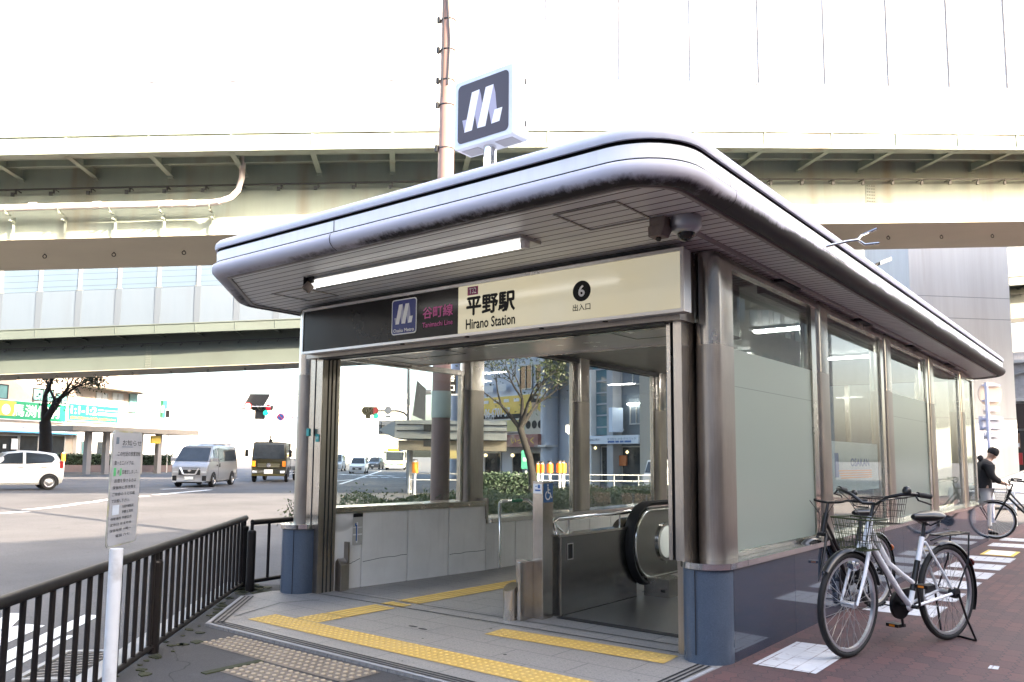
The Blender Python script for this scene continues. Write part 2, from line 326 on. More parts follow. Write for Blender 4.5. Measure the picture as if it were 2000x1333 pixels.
# ---------------------------------------------------------------- object helpers
def tag(o, label=None, cat=None, group=None, kind=None):
    if label: o['label'] = label
    if cat: o['category'] = cat
    if group: o['group'] = group
    if kind: o['kind'] = kind
    return o
def thing(name, label, cat, loc=(0, 0, 0), rz=0, group=None, s=1.0):
    o = bpy.data.objects.new(name, None); col.objects.link(o); o.location = loc; o.rotation_euler = (0, 0, rz); o.scale = (s, s, s)
    o.empty_display_size = 0.2
    return tag(o, label, cat, group)
def root_of(o):
    while o.parent: o = o.parent
    return o
class MB:
    def __init__(s): s.v = []; s.f = []
    def add(s, vs, fs):
        k = len(s.v); s.v += [tuple(v) for v in vs]; s.f += [tuple(i + k for i in f) for f in fs]; return s
    def quad(s, *p): return s.add(p, [tuple(range(len(p)))])
    def box(s, x0, x1, y0, y1, z0, z1):
        return s.add([(x, y, z) for z in (z0, z1) for y in (y0, y1) for x in (x0, x1)], [(0, 2, 3, 1), (4, 5, 7, 6), (0, 1, 5, 4), (2, 6, 7, 3), (0, 4, 6, 2), (1, 3, 7, 5)])
    def obox(s, c, u, v, w):
        """box from centre and three half-axis vectors"""
        c, u, v, w = map(Vector, (c, u, v, w))
        return s.add([c + u * a + v * b + w * d for d in (-1, 1) for b in (-1, 1) for a in (-1, 1)], [(0, 2, 3, 1), (4, 5, 7, 6), (0, 1, 5, 4), (2, 6, 7, 3), (0, 4, 6, 2), (1, 3, 7, 5)])
    def prism(s, poly, z0, z1):
        n = len(poly); a = sum(poly[i][0] * poly[(i + 1) % n][1] - poly[(i + 1) % n][0] * poly[i][1] for i in range(n))
        if a < 0: poly = poly[::-1]
        return s.add([(p[0], p[1], z0) for p in poly] + [(p[0], p[1], z1) for p in poly], [tuple(range(n - 1, -1, -1)), tuple(range(n, 2 * n))] + [(i, (i + 1) % n, n + (i + 1) % n, n + i) for i in range(n)])
    def slab(s, poly, o, u, v, w, th):
        """flat polygon (a,b) in the frame o+u*a+v*b, given thickness th along w"""
        o, u, v, w = map(Vector, (o, u, v, w)); n = len(poly)
        P = [o + u * a + v * b for a, b in poly]
        return s.add(P + [p + w * th for p in P], [tuple(range(n - 1, -1, -1)), tuple(range(n, 2 * n))] + [(i, (i + 1) % n, n + (i + 1) % n, n + i) for i in range(n)])
    def tube(s, pts, r, n=8, closed=False, caps=True):
        pts = [Vector(p) for p in pts]; m = len(pts); rs = r if isinstance(r, (list, tuple)) else [r] * m
        k = len(s.v); up = None
        for i, p in enumerate(pts):
            if closed: d = pts[(i + 1) % m] - pts[i - 1]
            else: d = pts[min(i + 1, m - 1)] - pts[max(i - 1, 0)]
            d.normalize()
            if up is None: up = d.orthogonal().normalized()
            else:
                up = up - d * up.dot(d)
                up = up.normalized() if up.length > 1e-6 else d.orthogonal().normalized()
            w = d.cross(up)
            for j in range(n):
                a = 2 * PI * j / n; s.v.append(tuple(p + (up * math.cos(a) + w * math.sin(a)) * rs[i]))
        for i in range(m if closed else m - 1):
            i2 = (i + 1) % m
            for j in range(n): s.f.append((k + i * n + j, k + i * n + (j + 1) % n, k + i2 * n + (j + 1) % n, k + i2 * n + j))
        if caps and not closed: s.f.append(tuple(k + j for j in range(n - 1, -1, -1))); s.f.append(tuple(k + (m - 1) * n + j for j in range(n)))
        return s
    def cyl(s, a, b, r, n=16, r2=None): return s.tube([a, b], [r, r if r2 is None else r2], n)
    def ring(s, c, ax, R, r, n=28, m=6):
        ax = Vector(ax).normalized(); u = ax.orthogonal().normalized(); w = ax.cross(u); c = Vector(c)
        return s.tube([c + (u * math.cos(2 * PI * i / n) + w * math.sin(2 * PI * i / n)) * R for i in range(n)], r, m, closed=True)
    def lathe(s, prof, c, ax=(0, 0, 1), n=24, caps=True):
        ax = Vector(ax).normalized(); u = ax.orthogonal().normalized(); w = ax.cross(u); c = Vector(c); k = len(s.v)
        for r, h in prof:
            for j in range(n):
                a = 2 * PI * j / n; s.v.append(tuple(c + ax * h + (u * math.cos(a) + w * math.sin(a)) * max(r, 1e-4)))
        for i in range(len(prof) - 1):
            for j in range(n): s.f.append((k + i * n + j, k + i * n + (j + 1) % n, k + (i + 1) * n + (j + 1) % n, k + (i + 1) * n + j))
        if caps: s.f.append(tuple(k + j for j in range(n - 1, -1, -1))); s.f.append(tuple(k + (len(prof) - 1) * n + j for j in range(n)))
        return s
    def loft(s, rings, closed_ring=True, caps=True):
        k = len(s.v); n = len(rings[0])
        for r in rings: s.v += [tuple(p) for p in r]
        for i in range(len(rings) - 1):
            for j in range(n if closed_ring else n - 1): s.f.append((k + i * n + j, k + i * n + (j + 1) % n, k + (i + 1) * n + (j + 1) % n, k + (i + 1) * n + j))
        if caps and closed_ring: s.f.append(tuple(k + j for j in range(n - 1, -1, -1))); s.f.append(tuple(k + (len(rings) - 1) * n + j for j in range(n)))
        return s
    def build(s, name, m, parent=None, world_=True, smooth=0, bevel=0):
        """parent given and world_: vertices are world coordinates of an unrotated parent"""
        off = root_of(parent).location if (parent is not None and world_) else Vector((0, 0, 0))
        me = bpy.data.meshes.new(name); me.from_pydata([(x - off[0], y - off[1], z - off[2]) for x, y, z in s.v], [], s.f)
        me.validate(); me.materials.append(m)
        if smooth:
            me.shade_smooth(); me.set_sharp_from_angle(angle=math.radians(smooth))
        o = bpy.data.objects.new(name, me); col.objects.link(o)
        if parent is not None:
            o.parent = parent
        if bevel:
            b = o.modifiers.new('bevel', 'BEVEL'); b.width = bevel; b.segments = 2; b.limit_method = 'ANGLE'; b.angle_limit = math.radians(40)
        return o
TEXTS = []
def text(s, o, u, v, w, h, m, parent, name='lettering', bold=0.0, lift=0.004, local=False):
    """lettering fitted to the rectangle o, o+u*w, o+v*h (u, v unit vectors), world coordinates or the frame of the parent"""
    TEXTS.append((s, Vector(o), Vector(u), Vector(v), w, h, m, parent, name, bold, lift, local))
def flush_text():
    tmp = []
    for t in TEXTS:
        c = bpy.data.curves.new('t', 'FONT'); c.body = t[0]; c.resolution_u = 3
        o = bpy.data.objects.new('t', c); col.objects.link(o); tmp.append(o)
    dg = bpy.context.evaluated_depsgraph_get(); dg.update()
    for o, (s, O, u, v, w, h, m, parent, name, bold, lift, local) in zip(tmp, TEXTS):
        me = bpy.data.meshes.new_from_object(o.evaluated_get(dg))
        if len(me.vertices) and bold:
            vs = [tuple(q.co) for q in me.vertices]; fs = [tuple(p.vertices) for p in me.polygons]; nv = len(vs); V2, F2_ = [], []
            for k, (dx, dy) in enumerate(((0, 0), (1, 0), (-1, 0), (0, 1), (0, -1))):
                V2 += [(x + dx * bold, y + dy * bold, z + k * .0002 / max(w, .01)) for x, y, z in vs]; F2_ += [tuple(i + k * nv for i in f) for f in fs]
            me = bpy.data.meshes.new('t'); me.from_pydata(V2, [], F2_)
        if len(me.vertices):
            xs = [q.co.x for q in me.vertices]; ys = [q.co.y for q in me.vertices]
            x0, x1, y0, y1 = min(xs), max(xs), min(ys), max(ys); n = u.cross(v)
            off = Vector((0, 0, 0)) if local else root_of(parent).location
            for q in me.vertices: q.co = O + u * ((q.co.x - x0) / max(x1 - x0, 1e-5) * w) + v * ((q.co.y - y0) / max(y1 - y0, 1e-5) * h) + n * (lift + q.co.z * w) - off
            me.materials.clear(); me.materials.append(m); me.name = name
            ob = bpy.data.objects.new(name, me); col.objects.link(ob); ob.parent = parent
        c = o.data; bpy.data.objects.remove(o); bpy.data.curves.remove(c)
def struct(name, mb, m, label=None, smooth=0):
    o = mb.build(name, m, smooth=smooth); o['kind'] = 'structure'
    if label: o['label'] = label
    return o
def solo(name, mb, m, label, cat, group=None, smooth=0, bevel=0):
    """a thing that is one mesh; its origin goes to its base"""
    xs = [p[0] for p in mb.v]; ys = [p[1] for p in mb.v]; zs = [p[2] for p in mb.v]
    base = Vector(((min(xs) + max(xs)) / 2, (min(ys) + max(ys)) / 2, min(zs)))
    mb.v = [(p[0] - base.x, p[1] - base.y, p[2] - base.z) for p in mb.v]
    o = mb.build(name, m, smooth=smooth, bevel=bevel); o.location = base; return tag(o, label, cat, group)
def rrect(w, h, r, n=5):
    """rounded rectangle, corner at 0,0"""
    out = []
    for cx, cy, a0 in ((w - r, r, -90), (w - r, h - r, 0), (r, h - r, 90), (r, r, 180)):
        for i in range(n + 1):
            a = math.radians(a0 + 90 * i / n); out.append((cx + r * math.cos(a), cy + r * math.sin(a)))
    return out
def circle(r, n=24, c=(0, 0)): return [(c[0] + r * math.cos(2 * PI * i / n), c[1] + r * math.sin(2 * PI * i / n)) for i in range(n)]
UX, UY, UZ = Vector((1, 0, 0)), Vector((0, 1, 0)), Vector((0, 0, 1))

# ================================================================ GROUND
ZR = -0.12
def sheet(poly, z): m = MB(); m.add([(p[0], p[1], z) for p in poly], [tuple(range(len(poly)))]); return m
FA, FD = Vector((-7.72, 5.32)), Vector((0.688, -0.7257)); FN = Vector((-0.7257, -0.688))
def fp(t, n=0.0): p = FA + FD * t + FN * n; return (p.x, p.y)
struct('road', sheet([(-900, -300), (500, -300), (500, 1200), (-900, 1200)], ZR), ROAD)
struct('pavement', MB().prism([fp(14, 0.05), fp(-0.25, 0.05), (-7.4, 5.82), (-10.9, 9.05), (-10.9, 18.6), (-7, 24), (12, 24), (12, -6)], -0.3, -0.02), WALK)
k = MB(); k.prism([fp(14, 0.055), fp(-0.27, 0.055), fp(-0.35, 0.26), fp(14, 0.26)], -0.3, -0.012); struct('kerb', k, CONC)
k = MB(); k.prism([(-7.3, 5.85), (-7.3, 6.05), (-10.75, 9.2), (-10.75, 18.6), (-11.0, 18.6), (-11.0, 9.0)], -0.3, 0.0); struct('planter_kerb', k, CONC)
struct('brick_pavement', sheet([(-2.36, -6), (9, -6), (9, 40), (-2.36, 40)], 0.0), BRICK)
m = MB()
for y0, y1, x0, x1 in [(5.70, 6.62, -2.22, -1.80)] + [(8.45 + 1.06 * i, 9.13 + 1.06 * i, -2.21, -1.60) for i in range(6)] + [(16.3, 17.0, -2.21, -1.68), (17.6, 18.3, -2.2, -1.6)]:
    m.add([(x0, y0, .004), (x1, y0 + .03, .004), (x1, y1 + .05, .004), (x0, y1, .004)], [(0, 1, 2, 3)])
m.add([(-.94, 6.68, .004), (-.88, 6.69, .004), (-.885, 6.80, .004), (-.94, 6.79, .004)], [(0, 1, 2, 3)])
struct('crossing_bars', m, PAVEMARK)
pl = thing('pavement_plate', 'pale ground plate with a yellow rim in the red paving by the far bicycle', 'ground plate', (-1.88, 15.1, 0))
MB().box(-2.1, -1.66, 14.72, 15.58, 0.003, 0.006).build('rim', SIGNY, pl); MB().box(-2.05, -1.71, 14.79, 15.51, 0.006, 0.009).build('face', SIGNW, pl)
# entrance platform, its step edge and the floor inside
PLAT = [(-6.235, 3.94), (-2.36, 3.93), (-2.36, 5.6), (-2.72, 5.7), (-2.72, 7.95), (-4.3, 7.95), (-4.3, 17.3), (-6.66, 17.3), (-7.05, 5.6), (-7.2, 5.3), (-7.157, 4.91)]
struct('entrance_floor', MB().prism(PLAT, -0.3, 0.0), GRAN)
m = MB()
def edge_strip(a, b, w0, w1, z=0.004, inn=1):
    a, b = Vector(a), Vector(b); d = (b - a).normalized(); nn = Vector((-d.y, d.x)) * inn
    m.add([(*(a + nn * w0), z), (*(b + nn * w0), z), (*(b + nn * w1), z), (*(a + nn * w1), z)], [(0, 1, 2, 3)])
for w in (.045, .085, .125):
    edge_strip((-6.235 + .02, 3.94), (-2.37, 3.93), w, w + .018); edge_strip((-7.157, 4.90), (-6.25, 3.955), w, w + .018)
    edge_strip((-2.37, 3.95), (-2.37, 5.45), w, w + .018)
struct('step_grooves', m, GROOVE)
m = MB(); edge_strip((-6.235, 3.94), (-2.36, 3.93), .004, .034); edge_strip((-7.157, 4.91), (-6.235, 3.94), .004, .034); edge_strip((-2.36, 3.94), (-2.36, 5.42), .004, .034)
struct('step_nosing', m, GRANEDGE)
m = MB(); edge_strip((-6.70, 5.52), (-2.74, 5.66), 0, .018); edge_strip((-6.70, 5.74), (-2.74, 5.88), 0, .014); edge_strip((-6.3, 4.27), (-6.55, 4.95), 0, .012); edge_strip((-6.55, 4.95), (-6.4, 5.3), 0, .012)
struct('shutter_track', m, GROOVE)
m = MB(); m.box(-4.16, -2.74, 6.13, 6.22, .002, .006); struct('drain_slot', m, GROOVE)
m = MB(); m.box(-4.16, -2.74, 6.225, 7.95, .002, .007); struct('landing_plate', m, mat('dark landing plate', (0.17, 0.165, 0.16), 0.35, 0.7, 0.15, 30))
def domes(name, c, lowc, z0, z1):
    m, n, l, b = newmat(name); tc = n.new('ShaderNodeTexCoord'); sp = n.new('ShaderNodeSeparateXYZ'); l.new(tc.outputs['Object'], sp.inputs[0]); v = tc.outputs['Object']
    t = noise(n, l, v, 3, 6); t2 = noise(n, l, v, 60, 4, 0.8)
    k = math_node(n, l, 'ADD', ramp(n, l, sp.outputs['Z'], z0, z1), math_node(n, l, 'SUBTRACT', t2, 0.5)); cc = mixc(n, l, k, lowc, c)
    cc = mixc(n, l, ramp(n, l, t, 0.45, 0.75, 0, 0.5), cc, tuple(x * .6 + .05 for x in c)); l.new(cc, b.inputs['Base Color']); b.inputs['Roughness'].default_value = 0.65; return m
BEIGE = domes('worn tactile tile', (0.33, 0.27, 0.185), (0.115, 0.095, 0.075), -.013, -.006)      # darker between the domes
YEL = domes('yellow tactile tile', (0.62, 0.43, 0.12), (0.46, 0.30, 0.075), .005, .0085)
def tactile(name, o, d, L, W, pitch, r, h, mt, z, bars=False, label=None):
    o, d = Vector(o), Vector(d).normalized(); nn = Vector((-d.y, d.x)) * (1 if W > 0 else -1); W = abs(W); m = MB()
    def P(a, b, zz): q = o + d * a + nn * b; return (q.x, q.y, zz)
    m.add([P(0, 0, z), P(L, 0, z), P(L, W, z), P(0, W, z)], [(0, 1, 2, 3)])
    if bars:
        for b in (0.035, 0.11, 0.185, 0.26):
            m.add([P(.01, b, z), P(L - .01, b, z), P(L - .015, b + .005, z + h), P(.015, b + .005, z + h), P(.01, b + .03, z), P(L - .01, b + .03, z), P(L - .015, b + .025, z + h), P(.015, b + .025, z + h)], [(0, 1, 2, 3), (3, 2, 6, 7), (7, 6, 5, 4)])
    else:
        a = pitch / 2
        while a < L:
            b = pitch / 2
            while b < W:
                lo = [P(a + r * math.cos(t * PI / 4), b + r * math.sin(t * PI / 4), z) for t in range(8)]; hi = [P(a + .62 * r * math.cos(t * PI / 4), b + .62 * r * math.sin(t * PI / 4), z + h) for t in range(8)]
                m.add(lo + hi, [(t, (t + 1) % 8, 8 + (t + 1) % 8, 8 + t) for t in range(8)] + [tuple(range(8, 16))]); b += pitch
            a += pitch
    o_ = struct(name, m, mt, label); return o_
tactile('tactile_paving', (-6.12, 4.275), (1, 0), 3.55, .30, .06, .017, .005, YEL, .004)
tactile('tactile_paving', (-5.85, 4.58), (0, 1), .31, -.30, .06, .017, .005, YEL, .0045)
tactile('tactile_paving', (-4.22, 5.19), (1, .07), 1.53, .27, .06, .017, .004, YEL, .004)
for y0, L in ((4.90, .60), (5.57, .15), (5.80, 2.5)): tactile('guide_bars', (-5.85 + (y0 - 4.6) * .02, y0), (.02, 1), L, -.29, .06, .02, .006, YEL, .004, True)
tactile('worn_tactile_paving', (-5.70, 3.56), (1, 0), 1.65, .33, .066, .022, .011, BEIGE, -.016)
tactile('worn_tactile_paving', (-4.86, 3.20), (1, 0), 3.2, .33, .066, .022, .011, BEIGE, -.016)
m = MB(); m.prism([(-4.93, 3.1), (-4.87, 3.1), (-4.87, 3.55), (-4.93, 3.55)], -.03, -.012); m.prism([(-5.78, 3.53), (-5.7, 3.53), (-5.7, 3.62), (-5.8, 3.6)], -.03, -.012); struct('moss', m, MOSS)
m = MB()
for i in range(70):
    t = random.uniform(-.2, 5.5); q = fp(t, random.uniform(-.16, .03)); a = random.uniform(.02, .08)
    m.prism([(q[0] + a * math.cos(j * PI / 3) * random.uniform(.5, 1.2), q[1] + a * .7 * math.sin(j * PI / 3) * random.uniform(.5, 1.2)) for j in range(6)], -.04, -.013)
for i in range(30):
    q = (random.uniform(-7.6, -6.1), random.uniform(5.25, 5.5)); q = (random.uniform(-7.75, -7.15), random.uniform(5.1, 5.5)); a = random.uniform(.03, .1)
    m.prism([(q[0] + a * math.cos(j * PI / 3) * random.uniform(.5, 1.2), q[1] + a * .7 * math.sin(j * PI / 3) * random.uniform(.5, 1.2)) for j in range(6)], -.04, -.013)
struct('moss_patches', m, MOSS)
m = MB()
for i in range(46):
    x, y = (random.uniform(-6.2, -2.5), random.uniform(4.0, 7.6)) if i < 26 else (random.uniform(-6.5, -3.0), random.uniform(2.4, 3.4))
    z = .0035 if i < 26 else -.0165; r = random.uniform(.006, .022)
    m.add([(x + r * random.uniform(.7, 1.3) * math.cos(j * PI / 5), y + r * random.uniform(.7, 1.3) * math.sin(j * PI / 5), z) for j in range(10)], [tuple(range(10))])
for x, y in ((-4.85, 5.02), (-4.72, 5.0)): m.add([(x + .05 * math.cos(j * PI / 5), y + .022 * math.sin(j * PI / 5), .0036) for j in range(10)], [tuple(range(10))])
struct('floor_stains', m, mat('trodden gum', (0.045, 0.043, 0.042), 0.8, 0, .3, 20))
# road markings
m = MB()
def mark(px0, py0, px1, py1, w, z=ZR + .005):
    a, b = G(px0, py0, z), G(px1, py1, z); d = Vector((b.x - a.x, b.y - a.y)).normalized(); q = Vector((-d.y, d.x)) * w / 2
    m.add([(a.x + q.x, a.y + q.y, z), (b.x + q.x, b.y + q.y, z), (b.x - q.x, b.y - q.y, z), (a.x - q.x, a.y - q.y, z)], [(0, 1, 2, 3)])
for a in [(0, 1003, 53, 999), (52, 996, 103, 991), (104, 991, 148, 985), (150, 984, 190, 980), (190, 979, 218, 975), (225, 973, 290, 969)]: mark(*a, .3)
mark(302, 967, 410, 957, .3); mark(315, 956, 365, 954, .25); mark(590, 946, 700, 936, .25); mark(664, 946, 745, 920, .2)
for i in range(6): mark(665 + 18 * i, 927 + i * .6, 677 + 18 * i, 927 + i * .6, 1.6)
for i in range(5): mark(700 + 22 * i, 933, 716 + 22 * i, 933, .8)
m2 = [[(0, 1245), (50, 1198), (20, 1198), (0, 1208)], [(0, 1262), (88, 1222), (50, 1219), (0, 1230)], [(0, 1300), (197, 1202), (165, 1201), (0, 1278)], [(0, 1318), (150, 1240), (128, 1242), (0, 1305)]]
for q in m2: m.add([tuple(G(x, y, ZR + .005)) for x, y in q], [(0, 1, 2, 3)])
struct('road_markings', m, MARK)
g = thing('drain_grate', 'steel road gully grate by the kerb below the black fence', 'drain grate', G(140, 1300, ZR))
a0 = Vector(g.location); e1, e2 = Vector((FD.x, FD.y, 0)), Vector((FN.x, FN.y, 0))
f = MB()
for s_ in (-1, 1): f.obox(a0 + e2 * s_ * .2 + UZ * .008, e1 * .42, e2 * .02, UZ * .006); f.obox(a0 + e1 * s_ * .4 + UZ * .009, e1 * .02, e2 * .18, UZ * .006)
f.build('frame', CONC, g); f = MB()
for i in range(9): f.obox(a0 + e1 * (-.36 + .09 * i) + UZ * .006, (e1 * .5 + e2).normalized() * .17, e1 * .012, UZ * .005)
f.build('bars', mat('grate iron', (0.22, 0.21, 0.2), 0.6, 0.6, 0.2, 20), g)
MB().obox(a0 + UZ * .002, e1 * .4, e2 * .19, UZ * .001).build('pit', GROOVE, g)

# ================================================================ STATION ENTRANCE
st = thing('station_entrance', 'stainless steel and glass subway station entrance with a wide white rounded canopy', 'station entrance', (-4.69, 5.5, 0))
XO, XI = -2.33, -2.72           # right wall: outer and inner faces
LI, LO = -6.65, -7.05           # left wall
YE = 17.4
# blue base walls with round noses
def nose(xc, yc, r, y1, n=14):
    return [(xc + r * math.cos(PI + PI * i / n), yc + r * math.sin(PI + PI * i / n)) for i in range(n + 1)] + [(xc + r, y1), (xc - r, y1)]
b = MB(); b.prism(nose(-2.505, 5.63, .175, 5.66), -.1, .645); bn = b.build('base_nose', BLUE, st, smooth=40)
MB().box(-2.526, -2.521, 5.446, 5.452, 0.06, .64).build('seam', GROOVE, bn)
b = MB(); b.prism(nose(-6.98, 5.49, .185, 5.60), -.1, .655); bl = b.build('base_nose', BLUE, st, smooth=40)
MB().box(-6.885, -6.88, 5.328, 5.335, 0.0, .65).build('seam', GROOVE, bl)
for xc, yc, r, y1, z in ((-2.505, 5.63, .192, 5.9, .648), (-6.98, 5.49, .205, 5.62, .658)):
    MB().prism(nose(xc, yc, r, y1, 20), z, z + .042).build('base_cap', CHROME, st, smooth=40)
ys = 5.662
while ys < YE - .1:
    y1 = min(ys + 1.29, YE); MB().box(-2.66, XO, ys, y1 - .004, -.1, .645).build('base_panel', BLUEP, st); ys += 1.29
MB().box(XI, -2.312, 5.905, YE + .02, .647, .69).build('ledge', CHROME, st)
MB().box(LO + .02, LI - .1, 5.62, YE, -.1, .6).build('outer_base_wall', BLUE, st)
# columns: round front, flat flanks
def column(xc, y0, sgn, z0, first=False):
    r = .1; n = 12; Lc = .32
    prof = [(xc + r * math.cos(PI + PI * i / n), y0 + r + r * math.sin(PI + PI * i / n)) for i in range(n + 1)] + [(xc + r, y0 + Lc), (xc - r, y0 + Lc)]
    c = MB().prism(prof, 2.28, 2.985).build('column', STEEL, st, smooth=35)
    p2 = [(xc + (x - xc) * 1.012, y0 + Lc / 2 + (y - y0 - Lc / 2) * 1.008) for x, y in prof]
    MB().prism(p2, z0, 2.279).build('column_film', FILM, c, smooth=35)
for i, y0 in enumerate((5.68, 8.1, 10.7, 13.3, 15.9)):
    column(-2.53, y0, 1, .69, i == 0)
for i, (y0, z0) in enumerate(((5.46, .70), (7.86, .84), (10.46, .64), (13.07, .64), (15.7, .64))):
    column(-7.03 if i == 0 else -6.80, y0, -1, z0, i == 0)
# right windows: frames, glass, frosted film
cols = [6.0, 8.1, 8.42, 10.7, 11.02, 13.3, 13.62, 15.9, 16.22, 17.35]
for i in range(5):
    a, b_ = cols[2 * i] + .004, cols[2 * i + 1] - .035
    f = MB(); f.box(-2.49, -2.44, b_ - .13, b_, .70, 2.9); f.box(-2.49, -2.44, a, a + .02, .70, 2.9); f.box(-2.50, -2.43, a, b_, 2.9, 2.97); f.box(-2.49, -2.44, a + .02, b_ - .13, .692, .72)
    fr = f.build('window_frame', STEEL, st)
    MB().box(-2.468, -2.46, a + .02, b_ - .13, .72, 2.9).build('pane', GLASS2, fr)
    if i in (0, 2): MB().box(-2.4585, -2.456, a + .03, b_ - .135, .73, 2.28).build('frosted_film', FROST, fr)
    if i in (0, 2): MB().box(-2.4559, -2.4553, a + .03, b_ - .135, 1.984, 1.989).build('film_joint', mat('film joint', (0.22, 0.25, 0.23), 0.5), fr)
    MB().box(-2.50, -2.45, b_, b_ + .033, .70, 2.9).build('gap_seal', GROOVE, fr)
# left windows
lc = [5.75, 7.86, 8.18, 10.46, 10.78, 13.07, 13.39, 15.7, 16.02, 17.35]
for i in range(5):
    a, b_ = lc[2 * i] + .004, lc[2 * i + 1] - .004; z0 = .87 if i == 0 else .64; zt = 2.46 if i == 0 else 2.9
    f = MB(); f.box(-6.83, -6.77, a, a + .04, z0, zt); f.box(-6.83, -6.77, b_ - .05, b_, z0, zt); f.box(-6.84, -6.76, a, b_, zt, zt + .06)
    fr = f.build('window_frame', STEEL, st); MB().box(-6.806, -6.798, a + .04, b_ - .05, z0, zt).build('pane', GLASS, fr)
# left inner wall
pts = [5.75, 6.12, 6.78, 7.43, 8.085]
WX = lambda y: -6.745 + (y - 5.75) * .079
for a, b_ in zip(pts, pts[1:]): MB().prism([(WX(a + .010), a + .010), (WX(b_ - .010), b_ - .010), (WX(b_) - .05, b_ - .010), (WX(a) - .05, a + .010)], -.05, .80).build('wall_panel', WPANEL, st)
MB().prism([(-6.96, 5.76), (WX(5.76) - .03, 5.76), (WX(8.09) - .03, 8.09), (-6.96, 8.09)], 0, .799).build('wall_core', GROOVE, st)
MB().prism([(-7.02, 5.75), (WX(5.75) + .012, 5.75), (WX(8.1) + .012, 8.10), (-7.02, 8.10)], .803, .866).build('sill', STEEL, st)
ys = 8.09
while ys < 16.9:
    y1 = min(ys + .62, 17.3); MB().box(-6.62, -6.57, ys + .010, y1 - .010, -.1, .575).build('wall_panel', WPANEL, st); ys += .62
MB().box(-7.02, -6.558, 8.11, 17.3, .578, .635).build('sill', STEEL, st)
MB().box(-6.96, -6.625, 8.09, 17.3, -.1, .575).build('wall_core', GROOVE, st)
MB().box(-6.72, -6.545, 8.065, 8.108, .64, .90).build('sill_end', FILM, st)
for y0, y1, z0, z1 in ((5.93, 6.10, .25, .30), (6.14, 6.77, .27, .30), (7.45, 8.07, .24, .25)):   # hairline cracks in the panels
    m = MB(); n_ = 7; cp = [(WX(y0 + (y1 - y0) * i / n_) + .0012, y0 + (y1 - y0) * i / n_, z0 + (z1 - z0) * i / n_ + random.uniform(-.006, .006)) for i in range(n_ + 1)]
    for p_, q_ in zip(cp, cp[1:]): m.add([p_, q_, (q_[0], q_[1], q_[2] + .005), (p_[0], p_[1], p_[2] + .005)], [(0, 1, 2, 3)])
    m.build('crack', GROOVE, st)
# right inner wall and shaft of the stairs
MB().box(XI - .02, -2.665, 5.95, 17.3, -.1, .64).build('inner_wall', WPANEL, st)
f = MB()
for i in range(24): f.box(-4.14, -2.76, 8.0 + i * .38, 8.37 + i * .38, -.045, -.012)
f.build('escalator_step', mat('escalator step', (0.12, 0.12, 0.12), 0.45, 0.6, 0.2, 20), st)
# end wall
f = MB(); f.box(-6.9, -6.8, 17.25, 17.36, 0.6, 2.95); f.box(-4.7, -4.62, 17.28, 17.36, 0.6, 2.95); f.box(-6.8, -2.5, 17.28, 17.36, .6, .68); fr = f.build('end_frame', STEEL, st)
MB().box(-6.8, -2.5, 17.31, 17.318, .68, 2.95).build('pane', GLASS, fr)
# jambs of the opening
j = MB(); j.box(-6.93, -6.722, 5.52, 5.745, 0, 2.46); jl = j.build('door_jamb', FILM, st)
for y in (5.585, 5.635, 5.69): MB().box(-6.7215, -6.719, y, y + .018, 0, 2.45).build('groove', GROOVE, jl)
MB().box(-6.925, -6.725, 5.512, 5.5195, .70, 2.46).build('jamb_front', STEEL, jl); MB().box(-6.84, -6.828, 5.507, 5.5115, .70, 2.46).build('groove', GROOVE, jl)
j = MB(); j.box(-2.745, -2.715, 5.5, 5.62, .69, 2.46); j.box(-2.69, -2.625, 5.5, 5.62, .69, 2.46); jr = j.build('door_jamb', STEEL, st)
MB().box(-2.714, -2.691, 5.53, 5.62, .69, 2.46).build('groove', GROOVE, jr); MB().box(-2.74, -2.63, 5.625, 5.9, 0, 2.46).build('jamb_back', FILM, jr)
# header beam and shutter box
h = MB(); h.box(-6.9, -2.6, 5.43, 5.68, 2.44, 2.98); hd = h.build('header', FILM, st)
MB().box(-6.72, -2.74, 5.45, 5.56, 2.425, 2.439).build('rail', DARKMETAL, hd); MB().box(-6.72, -2.74, 5.60, 5.66, 2.425, 2.439).build('rail', CHROME, hd)
h = MB(); h.box(-6.7, -2.74, 5.685, 6.92, 2.50, 2.96); sb = h.build('shutter_box', CEIL, st)
MB().box(-6.7, -2.74, 6.921, 6.95, 2.485, 2.56).build('trim', STEEL, sb)
for x0, x1, y0, y1 in ((-3.55, -2.95, 5.85, 6.5), (-6.3, -5.5, 5.9, 6.4)):
    h = MB()
    for q in ((x0, x1, y0, y0 + .012), (x0, x1, y1, y1 + .012), (x0, x0 + .012, y0 + .013, y1 - .001), (x1, x1 + .012, y0 + .013, y1 - .001)): h.box(*q, 2.4975, 2.4995)
    h.build('hatch', GROOVE, sb)
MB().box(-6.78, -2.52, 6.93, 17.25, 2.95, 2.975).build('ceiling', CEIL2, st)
for x in (-6.74, -2.56): MB().box(x - .03, x + .03, 6.95, 17.2, 2.88, 2.949).build('ceiling_edge', DARKMETAL, st)
